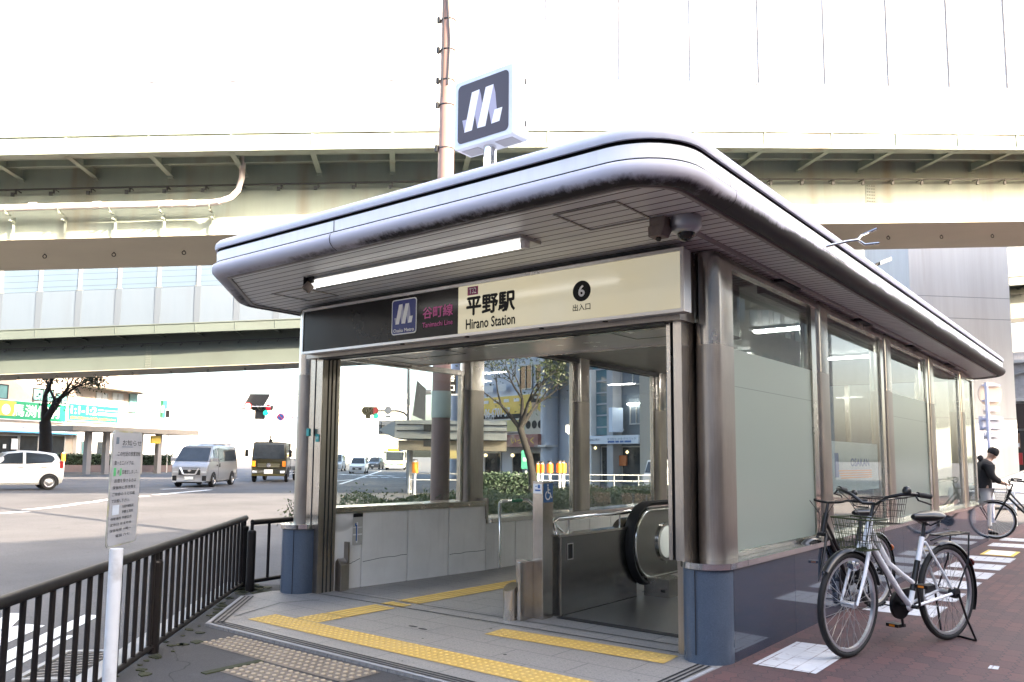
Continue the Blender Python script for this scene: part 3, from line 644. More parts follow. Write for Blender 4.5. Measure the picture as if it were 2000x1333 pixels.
# roof outline and profile
RX0, RX1, RY0, RY1 = -7.26, -2.035, 4.04, 17.65
RPTS = [(RX1, RY0, .30), (RX1, RY1, .6), (RX0, RY1, .6), (RX0, 4.96, .25), (-6.29, RY0, .16)]   # plan of the canopy: one front corner is cut off
def outline(o, n=10):
    out = []; m_ = len(RPTS); P = [Vector(p[:2]) for p in RPTS]
    L = []
    for i in range(m_):
        d = (P[(i + 1) % m_] - P[i]).normalized(); L.append((P[i] + Vector((d.y, -d.x)) * o, d))
    for i in range(m_):
        (a, da), (b, db_) = L[i - 1], L[i]; t = (b - a).cross(db_) / da.cross(db_); v = a + da * t; r = max(.02, RPTS[i][2] + o)
        th = math.acos(max(-1, min(1, da.dot(db_)))); k_ = r * math.tan(th / 2); c = v - da * k_ + Vector((-da.y, da.x)) * r; a0 = math.atan2(-da.x, da.y)
        a0 = math.atan2((v - da * k_ - c).y, (v - da * k_ - c).x)
        for j in range(n + 1): out.append((c.x + r * math.cos(a0 + th * j / n), c.y + r * math.sin(a0 + th * j / n)))
    return out
def band(prof): return MB().loft([[(x, y, z) for x, y in outline(o)] for o, z in prof], True, False)
s = MB(); s.add([(x, y, 3.0) for x, y in outline(-.02)], [tuple(range(55))[::-1]]); sf = s.build('soffit', SOFFIT, st)
band([(-.03, 2.999), (-.028, 2.985), (0, 2.983), (.004, 2.999)]).build('soffit_trim', mat('soffit trim', (0.34, 0.32, 0.31), 0.5), sf)
gut = band([(.005, 3.0), (.03, 2.982), (.07, 2.978), (.11, 2.995), (.138, 3.025), (.146, 3.06), (.138, 3.09), (.112, 3.1095), (.10, 3.1112)]).build('gutter', GUTTER, st, smooth=50)
rf = band([(.104, 3.117), (.106, 3.205)]).build('fascia', FASCIA, st, smooth=50)
band([(.106, 3.2055), (.072, 3.208), (.070, 3.228), (.10, 3.23)]).build('fascia_groove', GROOVE, rf)
band([(.10, 3.1115), (.1085, 3.1118), (.1085, 3.1192), (.10, 3.1195)]).build('joint_line', GROOVE, rf)
band([(.10, 3.2302), (.118, 3.2306), (.124, 3.255), (.120, 3.282), (.100, 3.305), (.06, 3.320), (-.02, 3.332), (-.6, 3.36)]).build('roof_edge', TOPEDGE, st, smooth=35)
s = MB(); s.add([(x, y, 3.36) for x, y in outline(-.6)], [tuple(range(55))]); s.build('roof_sheet', ROOFM, st)
def jointring(px_, py_, nx, ny):   # panel joint across the fascia profile
    m_ = MB(); t_ = Vector((-ny, nx, 0)) * .004
    prof = [(.148, 3.06), (.113, 3.112), (.108, 3.118), (.1075, 3.204)]; prof2 = [(.072, 2.9765), (.112, 2.9935), (.141, 3.023), (.149, 3.06), (.141, 3.091), (.115, 3.1135)]
    for pr in (prof2, prof[2:]):
        for (o0, z0), (o1, z1) in zip(pr, pr[1:]):
            a = Vector((px_ + nx * o0, py_ + ny * o0, z0)); b2 = Vector((px_ + nx * o1, py_ + ny * o1, z1)); m_.add([a - t_, a + t_, b2 + t_, b2 - t_], [(0, 1, 2, 3)])
    m_.build('panel_joint', GROOVE, rf)
for x in (-4.72,): jointring(x, RY0, 0, -1)
for y in (4.76, 6.9, 9.6, 12.3, 15.0): jointring(RX1, y, 1, 0)
MB().box(-2.36, -2.335, 5.0, 16.0, 2.975, 2.999).build('soffit_strip', mat('soffit strip', (0.36, 0.34, 0.33), 0.5), sf)
for y in (7.0, 9.5, 12.1, 14.7): MB().box(-2.46, -2.37, y, y + .45, 2.97, 2.998).build('soffit_gap', GROOVE, sf)
for x0, x1, y0, y1 in ((-2.92, -2.46, 4.26, 4.70), (-6.60, -6.14, 4.74, 5.19)):
    h = MB()
    for q in ((x0, x1, y0, y0 + .014), (x0, x1, y1, y1 + .014), (x0, x0 + .014, y0 + .015, y1 - .001), (x1, x1 + .014, y0 + .015, y1 - .001)): h.box(*q, 2.993, 2.9985)
    h.build('soffit_hatch', mat('hatch rim', (0.30, 0.29, 0.26), 0.5), sf)
# things fixed to the building -------------------------------------------------
sg = thing('sign_box', 'long backlit station name sign, half black half cream, over the entrance opening', 'station sign', (-4.66, 5.36, 2.47))
MB().box(-6.815, -2.507, 5.312, 5.425, 2.475, 2.935).build('casing', mat('sign casing', (0.50, 0.49, 0.50), 0.35, 0.6, 0.08, 3), sg)
f = MB(); f.box(-6.82, -2.503, 5.298, 5.314, 2.47, 2.494); f.box(-6.82, -2.503, 5.298, 5.314, 2.916, 2.94); f.box(-6.82, -6.802, 5.298, 5.314, 2.4945, 2.9155); f.box(-2.530, -2.503, 5.298, 5.314, 2.4945, 2.9155)
f.build('frame', mat('sign frame', (0.62, 0.60, 0.59), 0.3, 0.7, 0.05, 3), sg)
MB().box(-6.80, -4.652, 5.306, 5.3115, 2.496, 2.914).build('black_panel', BLKPANEL, sg); MB().box(-4.650, -2.531, 5.306, 5.3115, 2.496, 2.914).build('cream_panel', CREAMSIGN, sg)
for x in (-5.4, -4.6, -3.8, -3.2): MB().box(x, x + .03, 5.34, 5.37, 2.464, 2.474).build('clip', DARKMETAL, sg)
SO = lambda x, z: (x, 5.3058, z)
lg = MB().slab(rrect(.325, .335, .03), SO(-5.482, 2.552), UX, UZ, -UY, .003).build('logo_rim', SIGNW, sg)
MB().slab(rrect(.305, .315, .024), (-5.472, 5.3027, 2.562), UX, UZ, -UY, .0012).build('logo_field', NAVY, lg)
MLOGO_W = [[(.285, .822), (.436, .829), (.294, .174), (.139, .172)], [(.56, .829), (.712, .832), (.56, .173), (.40, .18)], [(.738, .399), (.886, .40), (.833, .185), (.676, .18)]]
MLOGO_G = [[(.094, .39), (.196, .385), (.145, .172)], [(.436, .829), (.468, .72), (.489, .577), (.40, .18), (.352, .41)], [(.712, .832), (.750, .68), (.779, .397), (.738, .399), (.676, .18), (.626, .426)]]
def mlogo(o, u, v, w, h_, nrm, parent, mw, mg):
    o, u, v = Vector(o), Vector(u), Vector(v)
    a = MB(); b2 = MB()
    for q in MLOGO_W: a.slab([(x * w, y * h_) for x, y in q], o, u, v, nrm, .0012)
    for q in MLOGO_G: b2.slab([(x * w, y * h_) for x, y in q], o, u, v, nrm, .0010)
    a.build('emblem', mw, parent); b2.build('emblem_fold', mg, parent)
mlogo((-5.472, 5.3010, 2.602), UX, UZ, .305, .285, -UY, lg, TXTW, mat('emblem fold', (0.42, 0.42, 0.55), 0.5))
def stext(s_, x0, x1, z0, z1, m_, bold=0, nm='lettering'): text(s_, (x0, 5.306, z0), UX, UZ, x1 - x0, z1 - z0, m_, sg, nm, bold, .003)
text('Osaka Metro', (-5.455, 5.3012, 2.574), UX, UZ, .27, .034, TXTW, lg, 'lettering', .02, .001)
stext('谷町線', -5.078, -4.71, 2.668, 2.778, MAG, .015); stext('Tanimachi Line', -5.08, -4.712, 2.588, 2.634, MAG, .01)
MB().box(-4.541, -4.423, 5.302, 5.3055, 2.824, 2.898).build('number_tile', mat('plum tile', (0.22, 0.02, 0.09), 0.4), sg)
text('T32', (-4.522, 5.302, 2.838), UX, UZ, .08, .046, TXTW, sg, 'lettering', .0, .001)
stext('平野駅', -4.557, -4.017, 2.640, 2.812, INK, .035); stext('Hirano Station', -4.557, -4.017, 2.523, 2.616, INK, .022)
MB().slab(circle(.082, 32), SO(-3.366, 2.722), UX, UZ, -UY, .003).build('number_disc', INK, sg)
text('6', (-3.396, 5.3028, 2.676), UX, UZ, .060, .094, TXTW, sg, 'lettering', .03, .001)
stext('出入口', -3.448, -3.286, 2.566, 2.622, INK, .012)
# roof sign
rs = thing('roof_sign', 'square plum roof sign with a folded white M emblem on a steel post', 'roof sign', (-4.555, 5.61, 3.33))
MB().cyl((-4.555, 5.61, 3.30), (-4.555, 5.61, 4.285), .06, 20).build('post', CHROME, rs, smooth=40)
f = MB(); f.slab(rrect(.70, .665, .035), (-4.905, 5.5, 4.278), UX, UZ, UY, .23); cs = f.build('casing', mat('sign housing', (0.60, 0.63, 0.69), 0.35, 0.1, 0.06, 3), rs, smooth=35, bevel=.006)
MB().box(-4.2049, -4.2035, 5.545, 5.70, 4.31, 4.915).build('service_door', mat('service door', (0.56, 0.54, 0.58), 0.4), cs)
for z in (4.40, 4.80): MB().box(-4.2034, -4.196, 5.672, 5.684, z, z + .05).build('latch', DARKMETAL, cs)
for x in (-4.85, -4.45): MB().box(x, x + .2, 5.55, 5.70, 4.2745, 4.2775).build('bottom_plate', mat('bottom plate', (0.3, 0.3, 0.32), 0.5), cs)
MB().slab(rrect(.60, .565, .045), (-4.855, 5.4985, 4.328), UX, UZ, -UY, .003).build('face', MAROON, rs)
mlogo((-4.855, 5.4952, 4.328), UX, UZ, .60, .565, -UY, rs, TXTW, mat('emblem fold grey', (0.36, 0.34, 0.44), 0.5))
# soffit lamp
lm = thing('fluorescent_lamp', 'long lit fluorescent batten under the canopy in front of the station sign', 'lamp', (-4.6, 4.64, 2.9))
b_ = MB(); b_.prism([(-5.93, 4.60), (-5.63, 4.50), (-3.36, 4.50), (-3.36, 4.745), (-5.63, 4.745)], 2.972, 2.997); b_.build('reflector', mat('lamp reflector', (0.42, 0.42, 0.41), 0.35), lm)
MB().cyl((-5.78, 4.60, 2.945), (-3.42, 4.60, 2.945), .019, 12).build('tube', TUBE, lm, smooth=40)
for x in (-5.80, -3.40): MB().box(x - .02, x + .02, 4.57, 4.63, 2.92, 2.973).build('holder', WHITE, lm)
for i, (x, y) in enumerate(((-3.21, 9.3), (-4.6, 11.2), (-3.3, 12.4), (-5.4, 14.4))):
    q = thing('ceiling_lamp', ['lit ceiling lamp behind the first frosted pane', 'lit ceiling lamp above the escalator near the right jamb', 'ceiling lamp deep inside over the right wall', 'ceiling lamp deep inside over the stairs'][i], 'lamp', (x, y, 2.9), group='lamps on the station ceiling')
    MB().box(x - .32, x + .32, y - .12, y + .12, 2.925, 2.948).build('housing', WHITE, q); MB().box(x - .29, x + .29, y - .05, y + .05, 2.905, 2.924).build('diffuser', TUBE2, q)
# cameras
METALC = mat('camera metal', (0.42, 0.43, 0.46), 0.35, 0.7, 0.05, 5); TANC = mat('tan housing', (0.24, 0.20, 0.17), 0.6, 0, 0.2, 20)
dc = thing('dome_camera', 'grey dome camera under the rounded canopy corner', 'camera', (-2.26, 4.83, 2.85))
MB().lathe([(.0, 2.997), (.10, 2.996), (.102, 2.935), (.085, 2.905), (.062, 2.890)], (-2.26, 4.83, 0), UZ, 28).build('housing', METALC, dc, smooth=35)
MB().lathe([(.058, 2.891), (.054, 2.868), (.036, 2.847), (.012, 2.838), (0, 2.837)], (-2.26, 4.83, 0), UZ, 24).build('dome', mat('smoked dome', (0.02, 0.018, 0.015), 0.08), dc, smooth=60)
bc = thing('sensor_box', 'small tan sensor box beside the dome camera under the canopy', 'sensor', (-2.40, 4.74, 2.87))
MB().box(-2.46, -2.35, 4.70, 4.79, 2.935, 2.997).build('bracket', TANC, bc, bevel=.004)
MB().loft([[(-2.46, 4.68, 2.934), (-2.34, 4.68, 2.934), (-2.34, 4.81, 2.934), (-2.46, 4.81, 2.934)], [(-2.45, 4.665, 2.86), (-2.355, 4.665, 2.86), (-2.355, 4.77, 2.86), (-2.45, 4.77, 2.86)]]).build('housing', TANC, bc, bevel=.005)
MB().cyl((-2.40, 4.72, 2.861), (-2.40, 4.71, 2.845), .018, 10).build('lens', BLACK, bc)
sc_ = thing('spot_camera', 'tan cylindrical camera at the left end of the lit fluorescent tube', 'camera', (-5.70, 4.47, 2.88))
MB().cyl((-5.68, 4.49, 2.93), (-5.705, 4.455, 2.872), .042, 18).build('barrel', TANC, sc_, smooth=40)
MB().cyl((-5.7055, 4.4545, 2.871), (-5.708, 4.451, 2.866), .028, 14).build('lens', BLACK, sc_)
f = MB(); f.box(-5.735, -5.645, 4.48, 4.50, 2.94, 2.996); f.box(-5.735, -5.725, 4.45, 4.48, 2.91, 2.996); f.build('bracket', BLACK, sc_)
hk = thing('flag_hook', 'forked steel flag holder on the right canopy fascia', 'bracket', (-1.9, 6.75, 3.15))
f = MB(); f.tube([(-1.938, 6.73, 3.155), (-1.80, 6.85, 3.20), (-1.74, 6.93, 3.22)], .011, 8)
f.tube([(-1.74, 6.93, 3.22), (-1.73, 7.0, 3.27), (-1.62, 7.05, 3.32)], .010, 8); f.tube([(-1.74, 6.93, 3.22), (-1.70, 6.98, 3.185), (-1.60, 7.02, 3.19)], .010, 8); f.build('fork', CHROME, hk, smooth=40)
MB().obox((-1.934, 6.73, 3.155), (.003, 0, 0), (0, .03, 0), (0, 0, .03)).build('plate', METALC, hk)
# shutter guide posts at the door
lb = thing('shutter_post', 'slim steel guard post with slanted top against the white panel wall', 'guard post', (-6.69, 5.95, 0))
MB().loft([[(-6.735, 5.885, z), (-6.665, 5.885, z), (-6.665, 5.905, z), (-6.735, 5.905, z)] for z in (0, .50)]).build('plate', FILM, lb)
f = MB(); f.slab([(0, 0), (.12, 0), (.12, .27), (.06, .335), (0, .27)], (-6.77, 5.775, 0), UX, UZ, UY, .105); f.build('cover', FILM, lb, bevel=.004)
rb = thing('shutter_post', 'steel guard post with a half round slanted front next to the wheelchair sign pillar', 'guard post', (-4.42, 5.9, 0))
MB().box(-4.345, -4.315, 5.80, 5.99, 0, .505).build('plate', STEEL, rb, bevel=.004); MB().box(-4.48, -4.346, 5.955, 5.985, 0, .505).build('plate', STEEL, rb)
n_ = 20; lo = [(-4.425 + .062 * math.cos(2 * PI * i / n_), 5.80 + .062 * math.sin(2 * PI * i / n_)) for i in range(n_)]
MB().loft([[(x, y, 0) for x, y in lo], [(x, y, .25 + (y - 5.738) * .55) for x, y in lo]]).build('cylinder', STEEL, rb, smooth=40)
MB().obox((-4.40, 5.89, .29), (.02, 0, 0), (0, .065, .06), (0, -.006, .008)).build('strap', STEEL, rb)
# wheelchair pillar
wp = thing('sign_pillar', 'square steel pillar with a blue wheelchair sign before the escalator', 'pillar', (-4.21, 6.06, 0))
MB().box(-4.325, -4.21, 5.99, 6.15, 0, 1.205).build('pillar', STEEL, wp, bevel=.004)
MB().box(-4.2098, -4.2075, 6.0, 6.14, 1.02, 1.19).build('wheelchair_plate', mat('blue plate', (0.03, 0.10, 0.27), 0.4), wp)
wc = MB(); o_ = Vector((-4.2074, 6.0, 1.02))
wc.slab(circle(.010, 14, (.062, .152)), o_, UY, UZ, UX, .001)
for q in ([(.056, .135), (.070, .137), (.072, .090), (.058, .090)], [(.070, .118), (.095, .114), (.095, .105), (.070, .108)], [(.060, .092), (.100, .086), (.099, .076), (.060, .080)], [(.092, .08), (.102, .084), (.122, .042), (.112, .038)], [(.110, .044), (.128, .050), (.130, .042), (.113, .035)]): wc.slab(q, o_, UY, UZ, UX, .0011)
arc = [(.062 + .042 * math.cos(a), .062 + .042 * math.sin(a)) for a in [math.radians(t) for t in range(110, 361, 15)]]; arc2 = [(.062 + .031 * math.cos(a), .062 + .031 * math.sin(a)) for a in [math.radians(t) for t in range(360, 109, -15)]]
for i in range(len(arc) - 1): wc.slab([arc[i], arc[i + 1], arc2[len(arc) - 2 - i], arc2[len(arc) - 1 - i]], o_, UY, UZ, UX, .0012)
wc.build('wheelchair_symbol', TXTW, wp)
MB().box(-4.316, -4.222, 5.9875, 5.9898, 1.10, 1.185).build('notice', SIGNW, wp)
f = MB()
for q in ((.02, .06, .045, .06), (.05, .045, .075, .07), (.02, .02, .08, .028)): f.box(-4.316 + q[0], -4.316 + q[2], 5.9865, 5.9874, 1.10 + min(q[1], q[3]), 1.10 + max(q[1], q[3]) + .006)
f.build('notice_print', BLUEINK, wp)
# escalator
es = thing('escalator', 'steel escalator with black handrail and a round white lamp on its newel', 'escalator', (-4.2, 7.4, 0))
f = MB(); f.box(-4.28, -4.172, 6.20, 7.62, 0, .70); sp_ = f.build('side_panel', mat('dark brushed panel', (0.26, 0.25, 0.235), 0.22, 0.9, 0.12, 3, stretch=(1, 1, 6)), es)
f = MB(); f.box(-4.29, -4.165, 6.19, 7.66, .703, .725); f.box(-4.176, -4.166, 6.205, 6.22, 0, .70); f.build('panel_trim', STEEL, sp_)
MB().box(-4.1715, -4.168, 6.32, 6.42, .49, .64).build('switch_plate', CHROME, sp_); MB().box(-4.1675, -4.166, 6.335, 6.405, .50, .63).build('switch', BLACK, sp_)
def stadium(y0, y1, z0, z1, n=16):
    r = (z1 - z0) / 2; zc = (z0 + z1) / 2
    return [(y0 + r + r * math.cos(PI / 2 + PI * i / n) * 1.0, zc + r * math.sin(PI / 2 + PI * i / n)) for i in range(n + 1)] + [(y1, z0), (y1, z1)]
prof = stadium(7.46, 10.4, .17, .90)
f = MB(); f.slab([(a, b2) for a, b2 in prof], (-4.20, 0, 0), UY, UZ, UX, .095); nw = f.build('newel', mat('newel steel', (0.30, 0.29, 0.27), 0.25, 0.9, 0.1, 4), es, smooth=35)
belt = [(-4.15, y, z) for y, z in [(9.9, .94)] + [(7.46 + .365 + .40 * math.cos(PI / 2 + PI * i / 20), .535 + .40 * math.sin(PI / 2 + PI * i / 20)) for i in range(21)] + [(8.4, .135)]]
f = MB(); f.loft([[(p[0] + dx, p[1] + dy * q, p[2] + dz * q) for dx, q in ((-.06, .6), (-.03, 1), (.03, 1), (.06, .6), (.05, -.3), (-.05, -.3))] for p, (dy, dz) in zip(belt, [(0, .035)] + [(.035 * math.cos(PI / 2 + PI * i / 20), .035 * math.sin(PI / 2 + PI * i / 20)) for i in range(21)] + [(0, -.035)])]); f.build('handrail', RUBBER, es, smooth=50)
rimp = [(-4.104, 7.46 + .365 + .345 * math.cos(PI / 2 + PI * i / 20), .535 + .345 * math.sin(PI / 2 + PI * i / 20)) for i in range(21)]
MB().tube([(-4.104, 9.8, .88)] + rimp + [(-4.104, 10.2, .19)], .012, 8).build('newel_rim', CHROME, nw, smooth=50)
f = MB(); f.lathe([(.0, 0), (.205, 0), (.205, .02), (.17, .024)], (-4.104, 8.14, .53), UX, 32); f.build('lamp_bezel', CHROME, nw, smooth=35)
MB().lathe([(.168, 0), (.16, .012), (.10, .022), (0, .026)], (-4.080, 8.14, .53), UX, 32).build('lamp_lens', mat('milky lens', (0.72, 0.74, 0.68), 0.15, emit=0.05), nw, smooth=60)
f = MB(); f.slab([(a, b2) for a, b2 in stadium(7.34, 7.75, .25, .80)], (-4.34, 0, 0), UY, UZ, UX, .12); f.build('inlet_cover', STEEL, es, smooth=35)
MB().box(-4.14, -3.86, 7.72, 8.1, 0, .19).build('pedestal', STEEL, es)
MB().box(-3.95, -3.90, 7.716, 7.7195, .06, .085).build('keyhole', BLACK, es)
MB().box(-4.0995, -4.098, 8.58, 8.80, .42, .80).build('warning_sticker', SIGNW, nw)
f = MB(); f.slab(circle(.07, 20, (8.69, .68)), (-4.0978, 0, 0), UY, UZ, UX, .001); f.box(-4.0979, -4.097, 8.62, 8.76, .46, .57); f.build('sticker_print', RED, nw)
hr = thing('handrail', 'shiny steel handrail on the top of the escalator side wall', 'handrail', (-4.24, 6.9, .72))
f = MB(); f.tube([(-4.24, 6.25, .725), (-4.24, 6.20, .84), (-4.24, 6.26, .86), (-4.24, 7.62, .865)], .022, 10); f.build('rail', CHROME, hr, smooth=50)
for y in (6.45, 7.4): MB().cyl((-4.24, y, .72), (-4.24, y, .85), .009, 8).build('support', CHROME, hr)
h2 = thing('handrail', 'steel stair handrail with a green band at the head of the stairs', 'handrail', (-6.5, 8.4, 0))
f = MB(); f.tube([(-6.49, 8.27, -.02), (-6.49, 8.27, .83), (-6.49, 8.30, .855), (-6.49, 8.85, .855), (-6.49, 8.9, .84), (-6.49, 10.2, 0.1)], .021, 10); f.build('rail', CHROME, h2, smooth=50)
MB().cyl((-6.49, 8.50, .855), (-6.49, 8.74, .855), .0225, 12).build('band', mat('green band', (0.03, 0.20, 0.10), 0.5), h2)
mp_ = thing('map_poster', 'narrow area map poster with a black header on the first white wall panel', 'poster', (-6.648, 5.95, .5))
MB().box(-6.7110, -6.7085, 5.98, 6.12, .46, .79).build('sheet', mat('map paper', (0.46, 0.45, 0.42), 0.5, 0, 0.06, 20), mp_); MB().box(-6.7084, -6.7065, 5.98, 6.12, .755, .795).build('header', INK, mp_)
f = MB(); f.box(-6.7084, -6.7068, 6.03, 6.05, .48, .70); f.box(-6.7084, -6.7068, 5.985, 6.115, .56, .575); f.box(-6.7084, -6.7068, 5.985, 6.115, .64, .648); f.build('map_streets', SIGNW, mp_)
f = MB(); f.box(-6.7083, -6.7062, 6.025, 6.04, .50, .67); f.box(-6.7083, -6.7062, 6.01, 6.03, .66, .69); f.build('map_line', BLUEINK, mp_)
gs = thing('sticker', 'small teal location stickers on the left door jamb', 'sticker', (-6.80, 5.505, 1.5))
TEAL = mat('teal sticker', (0.02, 0.30, 0.27), 0.5)
q = MB(); q.box(-6.885, -6.845, 5.45, 5.4785, 1.62, 1.70); q.box(-6.80, -6.745, 5.505, 5.5065, 1.56, 1.64); q.build('label', TEAL, gs)
text('5号', (-6.79, 5.505, 1.585), UX, UZ, .035, .03, TXTW, gs, 'lettering', 0, .001)
po = thing('window_poster', 'small white poster with blue and orange print inside the second right window', 'poster', (-2.50, 9.5, .9))
MB().box(-2.482, -2.478, 8.50, 10.40, 1.10, 1.62).build('sheet', mat('thin poster', (0.52, 0.55, 0.57), 0.5), po)
text('OSAKAN', (-2.478, 9.25, 1.36), UY, UZ, .75, .09, BLUEINK, po, 'lettering', .02, .001)
f = MB()
for i in range(4): f.box(-2.4775, -2.477, 8.8 + i * .03, 10.1, 1.31 - i * .025, 1.322 - i * .025)
f.build('stripes', ORANGE, po); MB().box(-2.4775, -2.477, 8.68, 8.82, 1.25, 1.5).build('print', BLUEINK, po)

# ================================================================ STREET FURNITURE NEAR THE ENTRANCE
FENCEM = mat('dark brown fence paint', (0.011, 0.009, 0.009), 0.45, 0, 0.2, 15, spec=.3)
def fence_run(name, label, P, D, L, zr, zb, posts, pitch, first, hrail=.033, ends=(0, 0)):
    P = Vector((P[0], P[1], 0)); D = Vector((D[0], D[1], 0)).normalized()
    t = thing(name, label, 'fence', P + UZ * -.05, group=None)
    q = lambda d, z: P + D * d + UZ * z
    MB().tube([q(ends[0], zr), q(L + ends[1], zr)], hrail, 12).build('top_rail', FENCEM, t, smooth=50)
    MB().tube([q(0, zb), q(L, zb)], .022, 8).build('bottom_rail', FENCEM, t, smooth=50)
    d = first
    while d < L:
        if all(abs(d - p) > .06 for p in posts): MB().cyl(q(d, zb), q(d, zr - .01), .0165, 8).build('baluster', FENCEM, t, smooth=50)
        d += pitch
    for p in posts:
        f = MB(); f.cyl(q(p, -.06), q(p, zr - .10), .046, 14); f.lathe([(.046, 0), (.04, .015), (.018, .02), (.018, .10)], q(p, zr - .10), UZ, 14); f.build('post', FENCEM, t, smooth=40)
    return t
fence_run('railing', 'long dark brown kerbside railing with vertical bars and a round top rail', FA, FD, 9.0, .725, .03, [.03, 2.96, 5.9, 8.85], .16, .16)
C2 = Vector((-7.50, 5.20)); D2 = Vector((-.07, .68))
D2v = Vector((.93, .365))
fence_run('railing', 'short dark railing section between the long railing and the blue column base', (-7.45, 5.22), (-.12, 1), .75, .70, .08, [.0], .22, .24, .03)
# red white block behind the short railing
rb_ = solo('kerb_marker', MB().box(-8.06, -7.90, 6.38, 6.55, -.05, .30), mat('orange red block', (0.48, 0.09, 0.05), 0.7, 0, 0.2, 10), 'small orange red kerb block behind the short railing', 'marker', bevel=.01)
# notice sign on its post
SP = at(213, 1333, 3.59); SP.z = -.05
ns = thing('notice_sign', 'weathered white notice board with faded black Japanese text on a white post', 'sign', SP)
lean = Vector((.0, 0, 0))
MB().tube([SP + UZ * -.02, SP + UZ * .6, SP + UZ * 1.055], .028, 16).build('post', mat('chipped white post', (0.66, 0.68, 0.70), 0.5, 0, 0.08, 5, dirt=(0.2, 0.17, 0.15), dscale=9, damt=0.5), ns, smooth=50)
u_ = Vector((.80, .60, 0)).normalized()     # board turned away from the viewer
u_ = Vector((-.656, .755, 0)).normalized()
v_ = Vector((.02, 0, 1)).normalized(); n_ = u_.cross(v_).normalized()
BW, BH = .33, .51
bo = SP + Vector((-.026, -.063, 1.06)) + n_ * .034 - u_ * .03
MB().slab(rrect(BW, BH, .03), bo, u_, v_, n_, .004).build('board_rim', mat('yellow green rim', (0.36, 0.37, 0.33), 0.5, 0, 0.5, 6, dirt=(0.42, 0.36, 0.05), dscale=7, damt=0.9), ns)
MB().slab(rrect(BW - .016, BH - .016, .025), bo + u_ * .008 + v_ * .008 + n_ * .0042, u_, v_, n_, .0015).build('board', mat('weathered board', (0.36, 0.37, 0.385), 0.45, 0, 0.08, 8, dirt=(0.36, 0.36, 0.34), dscale=6, damt=0.5), ns)
rows = [('お知らせ', .08, .17, .61, .034), ('この付近の放置自転', .045, .20, .545, .028), ('車・ミニバイクは、', .022, .17, .49, .028), ('月　日撤去しました。', .05, .185, .435, .026), ('返還を受ける方は', .03, .19, .385, .022), ('保管所に移送費を', .02, .20, .345, .02), ('ご持参のうえ印鑑', .02, .195, .305, .02), ('でお越し下さい。', .02, .15, .265, .02), ('大阪市建設局', .11, .10, .228, .018), ('平野工営所', .11, .10, .195, .018), ('保管場所 平野区瓜', .02, .18, .16, .017), ('定休日 年末年始', .02, .18, .125, .017), ('保管時間 十時〜', .02, .18, .09, .017), ('電話 六七', .07, .12, .055, .017)]
for s_, x, w, z, h in [(a_, b_ * BW / .26, c_ * BW / .26, d_ * BH / .70, e_ * BH / .70) for a_, b_, c_, d_, e_ in rows]: text(s_, bo + u_ * x + v_ * z, u_, v_, w, h, INK, ns, 'lettering', .0, .0065)
f = MB(); f.slab([(.10, .437), (.215, .437), (.215, .440), (.10, .440)], bo + n_ * .006, u_, v_, n_, .0006); f.slab([(.035, .45), (.063, .45), (.063, .48), (.035, .48)], bo + n_ * .006, u_, v_, n_, .0006); f.build('printed_marks', mat('faded ink', (0.12, 0.16, 0.2), 0.5), ns)
f = MB(); f.slab([(.028, .31), (.05, .31), (.05, .346), (.028, .346)], bo + n_ * .006, u_, v_, n_, .0006); f.slab([(.09, .31), (.108, .313), (.108, .343), (.095, .343)], bo + n_ * .006, u_, v_, n_, .0006); f.build('green_mark', mat('green mark', (0.1, 0.5, 0.18), 0.5), ns)
MB().slab([(.038, .14), (.108, .14), (.108, .182), (.038, .182)], bo + n_ * .006, u_, v_, n_, .0006).build('pasted_slip', mat('pale slip', (0.55, 0.62, 0.68), 0.5), ns)

# ---------------------------------------------------------------- leaves, hedges, trees
def leaves(m, pts, s0, s1, flat=0.0):
    for p in pts:
        a = random.uniform(0, 2 * PI); b = random.uniform(-1.1, 1.1) * (1 - flat); L = random.uniform(s0, s1); W = L * .5
        u = Vector((math.cos(a) * math.cos(b), math.sin(a) * math.cos(b), math.sin(b))); w = u.cross(Vector((random.uniform(-1, 1), random.uniform(-1, 1), random.uniform(-1, 1)))).normalized()
        c = Vector(p); m.add([c - u * L * .5, c + w * W * .5, c + u * L * .5, c - w * W * .5], [(0, 1, 2, 3)])
    return m
def hedge_pts(poly_f, n, x0, x1, y0, y1, z0, z1, wob=.12):
    out = []
    for i in range(n):
        x, y = random.uniform(x0, x1), random.uniform(y0, y1)
        top = z1 + wob * (math.sin(x * 3.1 + y * 1.7) + math.sin(y * 2.3 - x * 1.1) + .7 * math.sin(y * 5.9 + x * 4)) * .5
        e = min(x - x0, x1 - x, y - y0, y1 - y); top -= max(0, .18 - e) * .9
        z = top - abs(random.gauss(0, .10)) if random.random() < .75 else random.uniform(z0, top)
        if random.random() < .02: z = top + random.uniform(0, .16)
        if poly_f is None or poly_f(x, y): out.append((x, y, z))
    return out
LEAFM = newmat('mixed hedge leaf')
def leafmix(name, c1, c2, c3):
    m, n, l, b = newmat(name); v = coords(n, l); t = noise(n, l, v, 5, 4, 0.8); t2 = noise(n, l, v, 40, 2, 0.8)
    c = mixc(n, l, ramp(n, l, t, 0.35, 0.65), c1, c2); c = mixc(n, l, ramp(n, l, t2, 0.55, 0.7, 0, 0.8), c, c3); l.new(c, b.inputs['Base Color']); b.inputs['Roughness'].default_value = 0.5
    tl = n.new('ShaderNodeBsdfTranslucent'); l.new(c, tl.inputs['Color']); mx = n.new('ShaderNodeMixShader'); mx.inputs[0].default_value = 0.3
    l.new(b.outputs[0], mx.inputs[1]); l.new(tl.outputs[0], mx.inputs[2]); l.new(mx.outputs[0], n['Material Output'].inputs['Surface']); return m
HL = leafmix('shrub leaf mix', (0.05, 0.075, 0.035), (0.09, 0.12, 0.05), (0.16, 0.17, 0.08))
